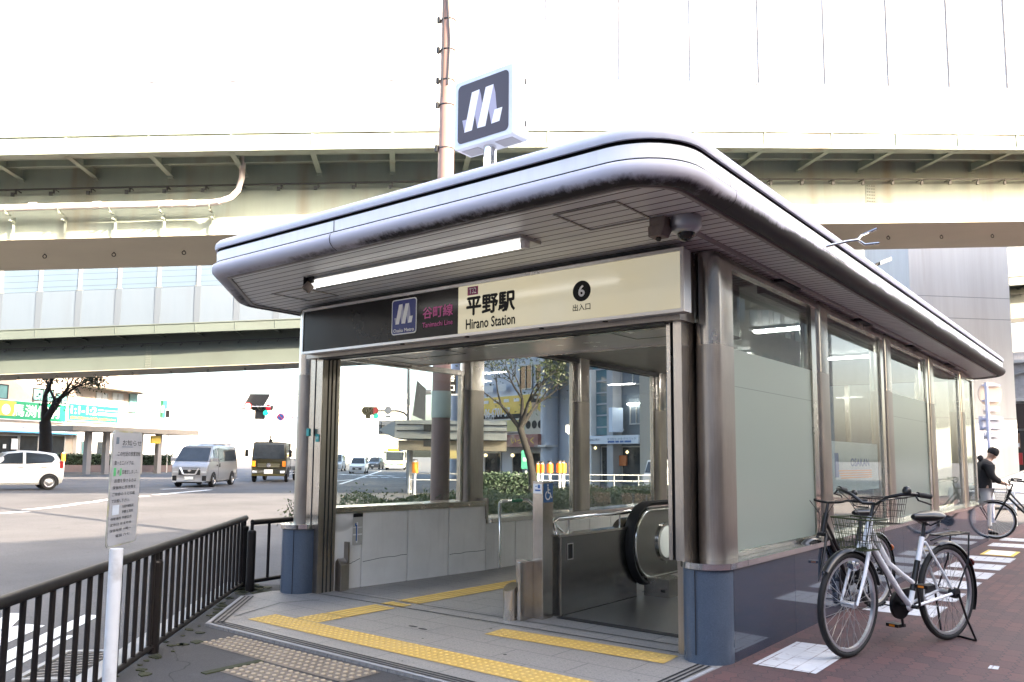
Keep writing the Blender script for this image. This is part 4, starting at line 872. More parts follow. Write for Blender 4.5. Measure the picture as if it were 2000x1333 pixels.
TL_ = leafmix('tree leaf mix', (0.02, 0.03, 0.013), (0.04, 0.056, 0.02), (0.075, 0.095, 0.035))
hg = thing('hedge', 'dense low clipped hedge in the planter behind the left station windows', 'hedge', (-9, 12, -.02))
MB().prism([(-7.35, 6.5), (-7.35, 18.3), (-10.5, 18.3), (-10.5, 9.4)], -.04, .50).build('inner_twigs', mat('hedge core', (0.012, 0.018, 0.008), 0.95, 0, 0.4, 8), hg)
leaves(MB(), hedge_pts(lambda x, y: y > 6.0 + (-7.15 - x) * .92, 52000, -10.7, -7.15, 6.0, 18.5, .0, .70), .035, .075).build('foliage', HL, hg)
sh = thing('shrub', 'loose leafy shrub sticking out left of the left steel column', 'shrub', (-7.5, 6.15, -.05))
pp = []
for i in range(300):
    a = random.gauss(0, 1); pp.append((-7.66 + random.gauss(0, .15), 6.05 + random.gauss(0, .13), max(.3, min(1.0, .78 + random.gauss(0, .10)))))
leaves(MB(), pp, .03, .06).build('foliage', HL, sh)
f = MB()
for i in range(9): f.tube([(-7.5, 6.15, -.03), (-7.55 + random.uniform(-.1, .1), 6.1 + random.uniform(-.1, .1), .4), (-7.68 + random.uniform(-.3, .2), 6.05 + random.uniform(-.2, .2), .85)], [.008, .006, .003], 5)
f.build('stems', BARK, sh)
def limb(m, p, d, L, r, depth, tips, spread=.6):
    n = 5; pts = [p]; rs = [r]; q = Vector(p); d = Vector(d).normalized()
    for i in range(n):
        d = (d + Vector((random.uniform(-1, 1), random.uniform(-1, 1), random.uniform(-.4, .8))) * .13).normalized(); q = q + d * L / n; pts.append(q.copy()); rs.append(r * (1 - .42 * (i + 1) / n))
    m.tube(pts, rs, 8 if r > .05 else 5)
    if depth == 0: tips.append(q.copy()); tips.append(pts[3]); return
    for k in range(random.choice((2, 3)) if depth > 1 else 3):
        a = random.uniform(0, 2 * PI); o = d.orthogonal().normalized(); o2 = d.cross(o); nd = (d + (o * math.cos(a) + o2 * math.sin(a)) * spread * random.uniform(.6, 1.3)).normalized()
        limb(m, q, nd, L * random.uniform(.6, .85), rs[-1] * .78, depth - 1, tips, spread)
    if depth >= 2: tips.append(pts[-2])
def tree(label, base, trunk, dirs, r0, L, depth, nleaf, lsize, clump, seed):
    random.seed(seed); t = thing('tree', label, 'tree', base); m = MB(); tips = []
    pts = [Vector(base) + Vector(p) for p in trunk]; m.tube(pts, [r0 * 1.25] + [r0 * (1 - .25 * i / len(pts)) for i in range(1, len(pts))], 12)
    for d in dirs: limb(m, pts[-1], d, L, r0 * .62, depth, tips)
    m.build('trunk', BARK, t, smooth=60); lp = []
    for i in range(nleaf):
        c = random.choice(tips); lp.append(c + Vector((random.gauss(0, clump), random.gauss(0, clump), random.gauss(0, clump * .7))))
    leaves(MB(), lp, lsize * .6, lsize * 1.2).build('crown', TL_, t); return t
rv = R2; V3 = lambda r, f, z: Vector((R2.x * r + F2.x * f, R2.y * r + F2.y * f, z))
b0 = at(1040, 935, 27); b0.z = -.1
tree('leafy street tree with a leaning dark trunk in front of the yellow billboard', b0, [(0, 0, 0), V3(.0, 0, .9), V3(-.1, 0, 1.5), V3(-.42, .1, 2.5)], [V3(-.75, .1, .8), V3(.02, -.1, 1.0), V3(.6, .15, .7), V3(.2, -.5, .8)], .135, 1.0, 3, 1000, .12, .22, 11)
b0 = at(86, 900, 52); b0.z = -.1
tree('sturdy street tree with bare pruned forks behind the white hatchback', b0, [(0, 0, 0), V3(.05, 0, 1.5), V3(.0, 0, 2.6), V3(-.1, 0, 3.5)], [V3(-.32, .1, 1), V3(.42, -.1, 1), V3(.1, .5, .9)], .42, 1.7, 3, 2200, .24, .36, 5)
random.seed(21)

# ---------------------------------------------------------------- utility pole
pb = at(860, 900, 12.2); pb.z = -.02
up = thing('utility_pole', 'tall reddish brown utility pole rising behind the canopy', 'utility pole', pb)
MB().tube([pb, pb + UZ * 3, pb + Vector((.03, 0, 9)), pb + Vector((.05, 0, 16))], [.146, .138, .112, .096], 20).build('shaft', POLE, up, smooth=50)
MB().tube([pb + UZ * 2.02, pb + UZ * 2.42], .148, 20).build('poster_band', mat('pale green band', (0.42, 0.46, 0.38), 0.6, 0, 0.06, 4), up, smooth=50)
for z in (5.4, 6.2, 6.9, 7.3, 7.8, 8.3, 8.7): MB().ring(pb + Vector((.02, 0, z)), UZ, .120, .012, 20, 5).obox(pb + V3(-.135, -.05, z), (.022, 0, 0), (0, .022, 0), (0, 0, .05)).build('band_clamp', DARKMETAL, up)
f = MB(); f.tube([pb + V3(.02, -.14, 7.2), pb + V3(.05, -.15, 7.9), pb + V3(.0, -.14, 8.6), pb + V3(.03, -.13, 11)], .014, 6); f.tube([pb + V3(-.06, -.13, 7.0), pb + V3(-.05, -.15, 7.7), pb + V3(-.08, -.13, 10)], .010, 6); f.build('cable', BLACK, up, smooth=50)
MB().obox(pb + V3(0, -.14, 5.05), (.02, .02, 0), (-.02, .02, 0), (0, 0, .08)).build('pole_plate', RED, up)

# ================================================================ ELEVATED EXPRESSWAYS
UZH = [(0, 267, 300, 178), (400, 259, 292, 172), (1000, 252, 285, 165), (1500, 256, 289, 178), (2000, 262, 290, 188)]
def ufd(px): t = (px - 1000) / 1000; return 20.02 + 1.717 * t + .732 * t * t
def interp(px, i, tab):
    for a, b in zip(tab, tab[1:]):
        if px <= b[0] or b is tab[-1]:
            t = (px - a[0]) / (b[0] - a[0]); return a[i] + (b[i] - a[i]) * t
def upt(px): p = at(px, interp(px, 1, UZH), ufd(px)); return p
def resample(pts, step):
    out = [pts[0]]; acc = 0
    for a, b in zip(pts, pts[1:]):
        L = (Vector((b.x, b.y)) - Vector((a.x, a.y))).length; d = step - acc
        while d <= L: out.append(a.lerp(b, d / L)); d += step
        acc = (acc + L) % step
    return out
# path of the outer top edge of the deck, stations every 2 m at the barrier posts
px0 = [-330, -190, -35] + [128, 291, 452, 610, 766, 920, 1070, 1217, 1358, 1493, 1625, 1750, 1873, 1985, 2095, 2200, 2300]
up_path = [upt(p) for p in px0]
for _ in range(3):
    up_path = [up_path[0]] + [(up_path[i - 1] + up_path[i] * 2 + up_path[i + 1]) / 4 for i in range(1, len(up_path) - 1)] + [up_path[-1]]
d0 = (up_path[0] - up_path[1]); d1 = up_path[-1] - up_path[-2]
up_path = [up_path[0] + d0 * k for k in (6, 4, 2, 1)] + up_path + [up_path[-1] + d1 * k for k in (1, 2, 3, 5, 8, 12)]
def normals(path):
    out = []
    for i in range(len(path)):
        d = path[min(i + 1, len(path) - 1)] - path[max(i - 1, 0)]; d = Vector((d.x, d.y, 0)).normalized(); out.append((d, Vector((-d.y, d.x, 0))))  # inward = away from camera
    return out
def bridge(label, path, mg, mpanel, mpost, mpara, over, gdep, gwid, deckw, para_h, panel_h, fas_h, postw, pstep, name='expressway'):
    t = thing(name, label, 'expressway', (path[len(path) // 2].x, path[len(path) // 2].y, 0)); nn = normals(path)
    def strip(prof, nm, m, par=t, sm=0):
        return MB().loft([[p + n * a + UZ * z for a, z in prof] for p, (d, n) in zip(path, nn)], True, True).build(nm, m, par, smooth=sm)
    strip([(-.004, -.42 * fas_h), (.06, -.42 * fas_h), (.06, -.05), (-.004, -.05)], 'deck_edge', mg)
    strip([(-.05, -.048), (.10, -.048), (.10, 0), (-.05, 0)], 'edge_rail', mg); strip([(-.05, -.42 * fas_h - .07), (.25, -.42 * fas_h - .07), (.25, -.42 * fas_h - .003), (-.05, -.42 * fas_h - .003)], 'edge_flange', mg)
    strip([(.08, -.25), (deckw, -.05), (deckw, -.01), (.08, -.01)], 'deck', mg)
    zb = -.42 * fas_h - gdep
    strip([(over, zb), (over + gwid, zb), (over + gwid, -.2), (over, -.2)], 'girder', mg)
    strip([(over - .05, zb - .03), (over + gwid + .05, zb - .03), (over + gwid + .05, zb - .002), (over - .05, zb - .002)], 'bottom_flange', UNDER if gdep > 1.5 else mg)
    strip([(over - .28, -.42 * fas_h - .44), (over - .24, -.42 * fas_h - .44), (over - .24, -.42 * fas_h - .40), (over - .28, -.42 * fas_h - .40)], 'cable_rail', DARKMETAL)
    for a in (.45, .95): strip([(a, -.42 * fas_h), (a + .05, -.42 * fas_h), (a + .05, -.21), (a, -.21)], 'deck_rib', mg)
    strip([(.12, .0), (.32, .0), (.30, para_h), (.14, para_h)], 'parapet', mpara)
    strip([(.20, para_h + .03), (.24, para_h + .03), (.24, para_h + panel_h), (.20, para_h + panel_h)], 'noise_panel', mpanel)
    strip([(deckw - .25, 0), (deckw - .05, 0), (deckw - .05, para_h + panel_h), (deckw - .25, para_h + panel_h)], 'rear_parapet', mpara)
    for i, (p, (d, n)) in enumerate(zip(path, nn)):
        if i < 3 or i > len(path) - 6: continue
        MB().obox(p + n * .17 + UZ * (para_h + panel_h / 2), d * postw, n * .035, UZ * (panel_h / 2)).build('barrier_post', mpost, t)
        f = MB(); f.obox(p + n * .17 + UZ * (para_h + .03), d * (postw + .09), n * .05, UZ * .012); f.build('post_foot', mpost, t)
        MB().obox(p + n * -.02 + UZ * (-.235 * fas_h), d * .022, n * .016, UZ * .17 * fas_h).build('stiffener', mg, t)
        q = p + UZ * (-.42 * fas_h - .07); br = MB(); br.obox(q + n * (over / 2 + .06) + UZ * -.005, d * .07, n * (over / 2 - .06), UZ * .004); br.obox(q + n * (over / 2 + .1) + UZ * .11, d * .008, n * (over / 2 - .12), UZ * .11)
        br.obox(q + n * (over - .05) + UZ * -.03, d * .07, n * .05, UZ * .03); br.build('bracket', mg, t)
        for k in (0, .5):
            if i + 1 < len(path):
                c = p.lerp(path[i + 1], k); f = MB(); zz = -.42 * fas_h
                f.obox(c + n * (over - .13) + UZ * (zz - .42), d * .012, n * .12, UZ * .012); f.obox(c + n * (over - .26) + UZ * (zz - .47), d * .02, n * .02, UZ * .07); f.obox(c + n * (over - .30) + d * -.06 + UZ * (zz - .56), d * .04, n * .02, UZ * .05); f.build('rail_hook', DARKMETAL, t)
        if True:
            c = p + n * (over + gwid * .42) + UZ * (zb - .05); f = MB(); f.ring(c + UZ * -.07, n, .05, .014, 14, 5); f.cyl(c + UZ * .0, c + UZ * -.03, .02, 8); f.build('eyebolt', DARKMETAL, t)
    return t, nn, zb
up_t, up_n, up_zb = bridge('near pale green expressway viaduct with tall white noise panels crossing above the canopy', up_path, GREEN, PANEL, PANELP, PANEL, 1.72, 1.67, 3.2, 6.6, 1.35, 4.9, 1.0, .035, 2)
# bolted splice plates
def splice(path, nn, idx, fr, t, over, z0, z1, m):
    p = path[idx].lerp(path[idx + 1], fr); d, n = nn[idx]
    f = MB(); f.obox(p + n * (over - .008) + UZ * (z0 + z1) / 2, d * .16, n * .006, UZ * (z1 - z0) / 2); o = f.build('splice_plate', m, t)
    f = MB()
    for a in (-.11, -.04, .04, .11):
        z = z0 + .06
        while z < z1: f.obox(p + n * (over - .022) + d * a + UZ * z, d * .018, n * .008, UZ * .018); z += .095
    f.build('bolt_heads', mat('bolt paint', (0.15, 0.16, 0.135), 0.6), o)['kind'] = 'stuff'
splice(up_path, up_n, 18, .2, up_t, 1.72, -2.07, -.95, GREEN); splice(up_path, up_n, 11, .6, up_t, 1.72, -2.07, -.95, GREEN)
# drain pipe along the near girder
def uoff(px, off, y_px):
    """point at the picture column px on the vertical surface lying off metres behind the deck edge"""
    best = None
    for i in range(len(up_path) - 1):
        for k in range(20):
            p = up_path[i].lerp(up_path[i + 1], k / 20) + up_n[i][1] * off
            rel = p - Vector((0, 0, CAMZ)); c = Vector([sum(ROWS[r][j] * rel[r] for r in range(3)) for j in range(3)])
            if c.z < 0:
                x = PPX + FPX * c.x / -c.z
                if best is None or abs(x - px) < best[0]: best = (abs(x - px), p, i)
    p = best[1]; f = p.x * F2.x + p.y * F2.y; q = at(px, y_px, f); return q, up_n[best[2]]
pa = [uoff(x, 1.15, y)[0] for x, y in ((-160, 410), (0, 407), (140, 403), (280, 400), (410, 397))]
dp = thing('drain_pipe', 'pale pinkish drain pipe bending down from the deck and running along the near girder', 'drain pipe', (pa[2].x, pa[2].y, pa[2].z - .3))
qe = [uoff(x, 1.0, y)[0] for x, y in ((430, 394), (452, 386), (465, 372), (472, 350), (474, 325), (474, 300))]
MB().tube(pa + qe[:1], .085, 16).build('run', PIPE, dp, smooth=60); MB().tube([pa[-1].lerp(qe[0], .9)] + qe, .075, 16).build('bend', PIPE, dp, smooth=60)
for x in (65, 190, 330, 375): f = MB(); q = uoff(x, 1.15, 404 - x * .0165)[0]; dd = (pa[2] - pa[1]).normalized(); f.cyl(q - dd * .09, q + dd * .09, .095, 16); f.build('coupling', PIPE, dp, smooth=40)
for x in (12, 115, 215, 312, 410):
    q, (d, n) = uoff(x, 1.15, 408 - x * .0165); f = MB(); f.ring(q, d, .098, .014, 18, 5); f.obox(q + UZ * -.12 + n * .1, d * .02, n * .12, UZ * .02); f.obox(q + UZ * -.25 + n * .30, d * .022, n * .12, UZ * .02); f.obox(q + UZ * -.34 + n * .38, d * .025, n * .02, UZ * .22); f.build('pipe_bracket', GREEN, dp)
# far expressway
LTAB = [(0, 645), (590, 622), (1250, 590), (1965, 541), (2400, 505)]
lpx = [-320 + 78 * i for i in range(36)]
lo_path = [at(p, interp(p, 1, LTAB), 42.6 + max(0, (p - 400)) * .0012) for p in lpx]
lo_t, lo_n, lo_zb = bridge('far grey green expressway viaduct with pale blue noise panels below the near one', lo_path, GREEN2_SHADED, LPANEL_SHADED, mat('pale panel post', (0.17, 0.185, 0.18), 0.5), LPARA_SHADED, 1.3, 1.75, 2.6, 5.5, 2.0, 6.2, 1.1, .09, 2)  # far viaduct colours are darkened to stand in for shade
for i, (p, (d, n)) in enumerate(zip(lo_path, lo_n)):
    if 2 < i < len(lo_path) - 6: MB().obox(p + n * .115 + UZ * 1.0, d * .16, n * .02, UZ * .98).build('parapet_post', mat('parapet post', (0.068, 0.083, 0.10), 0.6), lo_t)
splice(lo_path, lo_n, 7, .6, lo_t, 1.3, -2.2, -.95, GREEN2_SHADED)
f = MB()
for zz in range(9):
    f2_ = 2.25 + zz * .33
    f.loft([[p + n * .197 + UZ * (f2_ + b) for b in (0, .03)] + [p + n * .199 + UZ * (f2_ + b) for b in (.03, 0)] for p, (d, n) in zip(lo_path, lo_n)], True, True)
f.build('panel_seams', mat('panel seam', (0.045, 0.06, 0.075), 0.6), lo_t)
# pier
pc = at(1815, 700, 38.5); pd = (Vector((.69, .72, 0))).normalized(); pn = Vector((pd.y, -pd.x, 0))
pr = thing('viaduct_pier', 'massive pale grey rust stained pier at the far end of the station', 'pier', (pc.x, pc.y, 0))
def pier_at(px, y, f): return at(px, y, f)
c0 = at(1783, 700, 36.5); c0.z = 0
e1 = c0 + pd * 5.0; 
f = MB(); f.prism([(c0.x, c0.y), (e1.x, e1.y), (e1.x - pn.x * 3.4, e1.y - pn.y * 3.4), (c0.x - pn.x * 3.4, c0.y - pn.y * 3.4)], -.1, 14.5); f.build('shaft', PIER, pr)
for z in (3.4, 8.0, 9.0): f = MB(); f.prism([(c0.x + pn.x * .004 + pd.x * -.004, c0.y + pn.y * .004 + pd.y * -.004), (e1.x + pn.x * .004, e1.y + pn.y * .004), (e1.x - pn.x * 3.4, e1.y - pn.y * 3.4), (c0.x - pn.x * 3.4 - pd.x * .004, c0.y - pn.y * 3.4 - pd.y * .004)], z, z + .025); f.build('seam', mat('pier seam', (0.30, 0.29, 0.29), 0.7), pr)

# ================================================================ BUILDINGS
def frame2(px0, f0, px1, f1):
    """facade frame between two ground points: origin, along, outward normal, length"""
    a, b = at(px0, 900, f0), at(px1, 900, f1); a.z = b.z = 0; u = (b - a); L = u.length; u.normalize(); n = Vector((u.y, -u.x, 0))
    if n.dot(-a) < 0: n = -n
    return a, u, n, L
def zpx(px, y, f): return at(px, y, f).z
def bldg(name, label, fr, depth, h, m, z0=ZR):
    a, u, n, L = fr; t = thing(name, label, 'building', (a.x, a.y, z0))
    q = [a, a + u * L, a + u * L - n * depth, a - n * depth]; MB().prism([(p.x, p.y) for p in q], z0, h).build('wall', m, t); return t
def fbox(t, fr, x0, x1, z0, z1, d0, d1, nm, m, parent=None):
    a, u, n, L = fr; f = MB(); f.obox(a + u * (x0 + x1) / 2 + n * (d0 + d1) / 2 + UZ * (z0 + z1) / 2, u * (x1 - x0) / 2, n * (d1 - d0) / 2, UZ * (z1 - z0) / 2); return f.build(nm, m, parent or t)
WFRAME = mat('window frame', (0.45, 0.44, 0.42), 0.5, 0.3)
def fwin(t, fr, x0, x1, z0, z1, g=WING, fm=WFRAME, bars=1):
    w = .06; o = fbox(t, fr, x0, x1, z0, z0 + w, .005, .09, 'window_sill', fm)
    a, u, n, L = fr; f = MB()
    for b0_, b1_, c0_, c1_ in ((x0, x1, z1 - w, z1), (x0, x0 + w, z0 + w + .002, z1 - w - .002), (x1 - w, x1, z0 + w + .002, z1 - w - .002)) + tuple((x0 + (x1 - x0) * (k + 1) / (bars + 1) - .02, x0 + (x1 - x0) * (k + 1) / (bars + 1) + .02, z0 + w + .002, z1 - w - .002) for k in range(bars)):
        f.obox(a + u * (b0_ + b1_) / 2 + n * .045 + UZ * (c0_ + c1_) / 2, u * (b1_ - b0_) / 2, n * .04, UZ * (c1_ - c0_) / 2)
    wf = f.build('window_frame', fm, t); fbox(t, fr, x0 + w, x1 - w, z0 + w, z1 - w, .01, .03, 'pane', g, wf); return wf
# cram school building on the left
fr = frame2(-60, 57, 262, 74)
A, U, N, LL = fr; kk = LL / 322
X = lambda px: (lambda r: (A.x * r.y - A.y * r.x) / -(U.x * r.y - U.y * r.x))(los(px))
def Zf(px, y): p = A + U * X(px); return zpx(px, y, p.x * F2.x + p.y * F2.y)
cb = bldg('school_building', 'beige brick corner building with green shop signs on the left', fr, 14, 13, BEIGEB)
def sign(t, fr, px0, px1, yt, yb, m, nm='shop_sign', d=.25, rim=SIGNW):
    pm = (px0 + px1) / 2; z1, z0 = Zf(pm, yt), Zf(pm, yb); s_ = fbox(t, fr, X(px0), X(px1), z0, z1, .01, d, nm, rim); fbox(t, fr, X(px0) + .06, X(px1) - .06, z0 + .06, z1 - .06, d + .001, d + .02, 'face', m, s_); return s_, z0, z1, d + .02
def ftext(s_, fr, px0, px1, z0, z1, m, par, d, bold=0): a, u, n, L = fr; text(s_, a + u * X(px0) + n * d + UZ * z0, u, UZ, X(px1) - X(px0), z1 - z0, m, par, 'lettering', bold, .02)
s1, z0, z1, dd = sign(cb, fr, -60, 119, 783, 821, SIGNGREEN); h = z1 - z0
ftext('馬渕個別', fr, 12, 104, z0 + h * .18, z0 + h * .82, TXTW, s1, dd, .02)
a, u, n, L = fr; f = MB(); f.obox(a + u * X(2) + n * (dd + .01) + UZ * (z0 + h * .55), u * .75, n * .008, UZ * h * .36); f.build('yellow_badge', SIGNY, s1)
f = MB(); f.slab(circle(h * .27, 20), a + u * X(-1) + n * (dd + .02) + UZ * (z0 + h * .5), u, UZ, n, .01); f.build('badge_disc', SIGNW, s1)
s2, z0, z1, dd = sign(cb, fr, 122, 222, 791, 825, SIGNGREEN); h = z1 - z0
ftext('1:1-1:2', fr, 127, 178, z0 + h * .40, z0 + h * .86, TXTW, s2, dd, .03); ftext('講師と授業のほんで指導1人年間塾サポート', fr, 127, 217, z0 + h * .12, z0 + h * .27, SIGNY, s2, dd)
fbox(cb, fr, X(181), X(219), z0 + h * .42, z0 + h * .58, dd + .001, dd + .015, 'white_strip', SIGNW, s2); ftext('個別 指導', fr, 183, 216, z0 + h * .46, z0 + h * .54, RED, s2, dd + .016); ftext('— — —', fr, 181, 218, z0 + h * .70, z0 + h * .74, TXTW, s2, dd)
s3, z0, z1, dd = sign(cb, fr, -60, 138, 828, 846, SIGNW, 'canopy_sign', .6); h = z1 - z0
fbox(cb, fr, X(-60), X(138), z0, z0 + h * .16, dd + .001, dd + .02, 'blue_stripe', mat('sky blue', (0.12, 0.42, 0.68), 0.5), s3); ftext('ロン的・神経内科', fr, 0, 48, z0 + h * .35, z0 + h * .75, mat('grey letters', (0.25, 0.3, 0.36), 0.5), s3, dd); ftext('診療時間 午前 午後', fr, 58, 122, z0 + h * .3, z0 + h * .8, mat('grey letters', (0.25, 0.3, 0.36), 0.5), s3, dd)
for px0_, px1_, yt, yb in ((-50, 6, 752, 780), (55, 96, 762, 786), (100, 124, 770, 790)): fwin(cb, fr, X(px0_), X(px1_), Zf(px1_, yb), Zf(px1_, yt), TEALG, DARKMETAL)
for px0_, px1_, yt, yb in ((-50, -10, 850, 895), (-8, 32, 850, 895), (34, 72, 850, 895), (76, 124, 850, 897)): fwin(cb, fr, X(px0_), X(px1_), Zf((px0_ + px1_) / 2, yb), Zf((px0_ + px1_) / 2, yt), WING, WFRAME, 0)
for i, (p0, p1, yt, yb) in enumerate(((18, 31, 857, 878), (2, 8, 868, 876), (86, 94, 857, 870))): fbox(cb, fr, X(p0), X(p1), Zf(p0, yb), Zf(p0, yt), .10, .12, 'paper_notice', SIGNW)
# second bay with bay windows (sunlit)
fbox(cb, fr, X(140), X(262), ZR, Zf(200, 832), .01, .4, 'shop_front', PALE)
for p0, p1, yt, yb, g in ((148, 168, 862, 888, TEALG), (178, 203, 862, 896, WING), (215, 235, 855, 890, WING)): a, u, n, L = (A + N * .4, U, N, LL); fwin(cb, (a, u, n, L), X(p0), X(p1), Zf(p0, yb), Zf(p0, yt), g, WFRAME, 0)
for p0, p1 in ((143, 170), (178, 206), (214, 232)): fbox(cb, fr, X(p0), X(p1), Zf(p0, 852), Zf(p0, 846), .42, .5, 'white_fascia_board', SIGNW)
f2 = frame2(172, 66, 262, 72); bay = MB()
fbox(cb, fr, X(130), X(262), Zf(200, 762), Zf(200, 755), .01, 1.6, 'eave', BEIGEB)
for p0, p1, yt, yb in ((180, 203, 766, 792), (212, 234, 767, 793)): fwin(cb, fr, X(p0), X(p1), Zf(p0, yb), Zf(p0, yt), mat('bright window', (0.5, 0.52, 0.52), 0.2), WFRAME, 1)
fbox(cb, fr, X(262) - 1.2, X(262) - .2, Zf(255, 806), Zf(255, 770), .01, .15, 'side_window', TEALG); fbox(cb, fr, X(262) - 1.5, X(262), Zf(255, 770), Zf(255, 764), .01, .5, 'window_hood', BEIGEB)
# hanging signs on the corner
v1 = at(320, 800, 70); vs = thing('blade_sign', 'narrow green vertical blade sign on the corner building', 'sign', v1 - UZ * .75)
MB().obox(v1, (.2, 0, 0), (0, .2, 0), (0, 0, .75)).build('box', SIGNGREEN, vs); MB().obox(v1 - F2.to_3d() * .3, (.12, 0, 0), (0, .05, 0), (0, 0, .3)).build('disc', SIGNW, vs)
v1 = at(331, 809, 66); vs = thing('blade_sign', 'dark grey box sign on a thin post right of the green blade sign', 'sign', (v1.x, v1.y, ZR))
MB().obox(v1, V3(.3, 0, 0), V3(0, .12, 0), (0, 0, .42)).build('box', GREYW, vs); MB().obox(v1 + V3(-.1, -.13, 0), V3(.14, 0, 0), V3(0, .005, 0), (0, 0, .28)).build('face', INK, vs); MB().cyl((v1.x, v1.y, ZR), (v1.x, v1.y, v1.z - .4), .04, 8).build('post', PALE, vs)
# bus shelter with posts
fr = frame2(124, 56, 372, 66); A, U, N, LL = fr
bs = thing('bus_shelter', 'long flat beige bus shelter roof on square posts before the corner building', 'bus shelter', (A.x, A.y, ZR))
pm = 170; zt, zb_ = Zf(pm, 833), Zf(pm, 843); fbox(bs, fr, 0, LL, zb_, zt, -2.4, .8, 'roof', mat('beige roof', (0.36, 0.31, 0.25), 0.7, 0, 0.1, 1))
for p in (174, 210, 275, 312): fbox(bs, fr, X(p) - .18, X(p) + .18, ZR, zb_ - .005, -.4, 0, 'post', mat('shelter post', (0.34, 0.31, 0.29), 0.7))
fbox(bs, fr, X(290), X(308), zb_ - .75, zb_ - .15, .1, .25, 'yellow_sign', SIGNY)
# median hedge
fr = frame2(-70, 60, 338, 69); A, U, N, LL = fr
mh = thing('hedge', 'long dark clipped hedge on the median behind the white hatchback', 'hedge', (A.x, A.y, ZR))
fbox(mh, fr, 0, LL, ZR, ZR + .55, -2, 0, 'kerb_bed', mat('median kerb', (0.20, 0.15, 0.14), 0.8)); fbox(mh, fr, .1, LL - .1, ZR + .552, 1.15, -1.6, -.25, 'inner_twigs', mat('hedge core', (0.02, 0.022, 0.012), 0.95))
pts_ = []
for i in range(9000):
    p = A + U * random.uniform(0, LL) + N * random.choice((-.12 + random.gauss(0, .06), random.uniform(-1.7, -.1))); pts_.append((p.x, p.y, random.uniform(.45, 1.27) if random.random() < .7 else 1.22 + random.gauss(0, .06)))
leaves(MB(), pts_, .10, .2).build('foliage', LEAFD, mh)
# far pale buildings
def farb(px0, px1, ytop, f, m, label, rows=3, cols_=3, g=None):
    fr = frame2(px0, f, px1, f + 6); a, u, n, L = fr; h = zpx((px0 + px1) / 2, ytop, f)
    t = bldg('building', label, fr, 12, h, m); fh = max(2.8, h / max(1, rows))
    for r in range(rows):
        for c in range(cols_):
            x = L * (c + .2) / cols_; fwin(t, fr, x, x + L * .55 / cols_, 1.2 + r * fh, 1.2 + r * fh + fh * .5, g or mat('far window', (0.33, 0.37, 0.40), 0.2), WFRAME, 0)
    fbox(t, fr, -.1, L + .1, h - .25, h + .1, .003, .2, 'parapet_band', m); return t, fr, h
farb(372, 415, 815, 120, PALE, 'far pale low building behind the silver van', 3, 3)
farb(440, 468, 778, 150, PALE, 'far narrow pale building left of the traffic signals', 6, 2)
farb(474, 520, 800, 130, CREAM, 'far cream building right behind the traffic signals', 4, 3)
t_, fr_, h_ = farb(522, 590, 770, 140, PALE, 'far pale building with a blue and white board', 5, 3)
fbox(t_, fr_, 2.2, 8.5, 4.5, 9.2, .1, .3, 'advert_board', mat('blue white board', (0.22, 0.27, 0.42), 0.5))
farb(650, 700, 800, 150, CREAM, 'far cream low block behind the parked dark car', 4, 4)
farb(690, 738, 770, 170, PALE, 'far pale apartment block above the buses', 7, 4)
farb(730, 800, 790, 190, CREAM, 'far cream block behind the bus', 6, 4)
farb(600, 655, 790, 200, PALE, 'far pale block at the end of the avenue', 5, 4)
# buildings behind the right part of the left windows
fr = frame2(905, 58, 1135, 48); A, U, N, LL = fr
ab = bldg('billboard_building', 'pale blue grey building carrying the big yellow billboard', fr, 14, 20, mat('pale blue wall', (0.62, 0.65, 0.72), 0.7, 0, 0.06, 1))
bb = thing('billboard', 'yellow and black billboard with a suited figure and phone number on the pale building', 'billboard', A + U * X(1000) + N * .2 + UZ * Zf(1000, 845))
zt, zm, zl = Zf(1010, 772), Zf(1010, 818), Zf(1010, 845)
fbox(bb, fr, X(945), X(1072), zl, zt, .02, .25, 'frame', SIGNW); fbox(bb, fr, X(946), X(1071), zm, zt - .05, .251, .27, 'yellow_face', SIGNY); fbox(bb, fr, X(946), X(1071), zl + .05, zm - .1, .251, .27, 'lower_face', mat('pale yellow', (0.62, 0.55, 0.22), 0.5))
fbox(bb, fr, X(946), X(1040), zm, Zf(1010, 809), .271, .28, 'black_band', INK); ftext('06-6701-37', fr, 953, 1003, zm + .15, zm + .75, TXTW, bb, .30, .03)
fbox(bb, fr, X(947), X(974), zl + .1, zm - .15, .271, .285, 'logo_field', INK); ftext('Century', fr, 950, 972, zl + .75, zl + 1.3, TXTW, bb, .30, .0)
a, u, n, L = fr; f = MB()
for p in (1038, 1050, 1062): f.slab(circle(.26, 18), a + u * X(p) + n * .272 + UZ * (zl + zm) / 2, u, UZ, n, .01)
f.build('round_badges', INK, bb); f = MB()
zc = Zf(1050, 778); f.slab([(-1.1, -2.1), (1.0, -2.1), (.9, -.6), (.45, -.25), (.2, -.1), (-.2, -.1), (-.5, -.3), (-1.0, -.8)], a + u * X(1051) + n * .272 + UZ * (zc - .6), u, UZ, n, .008); f.build('printed_suit', mat('printed suit', (0.58, 0.54, 0.44), 0.6), bb)
f = MB(); f.slab([(x * .8, y * 1.1) for x, y in circle(.42, 20)], a + u * X(1051) + n * .281 + UZ * (zc - .35), u, UZ, n, .006); f.build('printed_face', mat('printed face', (0.55, 0.38, 0.28), 0.6), bb)
f = MB(); f.slab([(-.4, 0), (.4, 0), (.36, .4), (.1, .55), (-.25, .5), (-.4, .25)], a + u * X(1051) + n * .288 + UZ * (zc - .28), u, UZ, n, .005); f.build('printed_hair', INK, bb)
f = MB()
for p in (955, 975, 995, 1015): f.obox(a + u * X(p) + n * .29 + UZ * (zm + 1.2), u * .28, n * .01, UZ * .1)
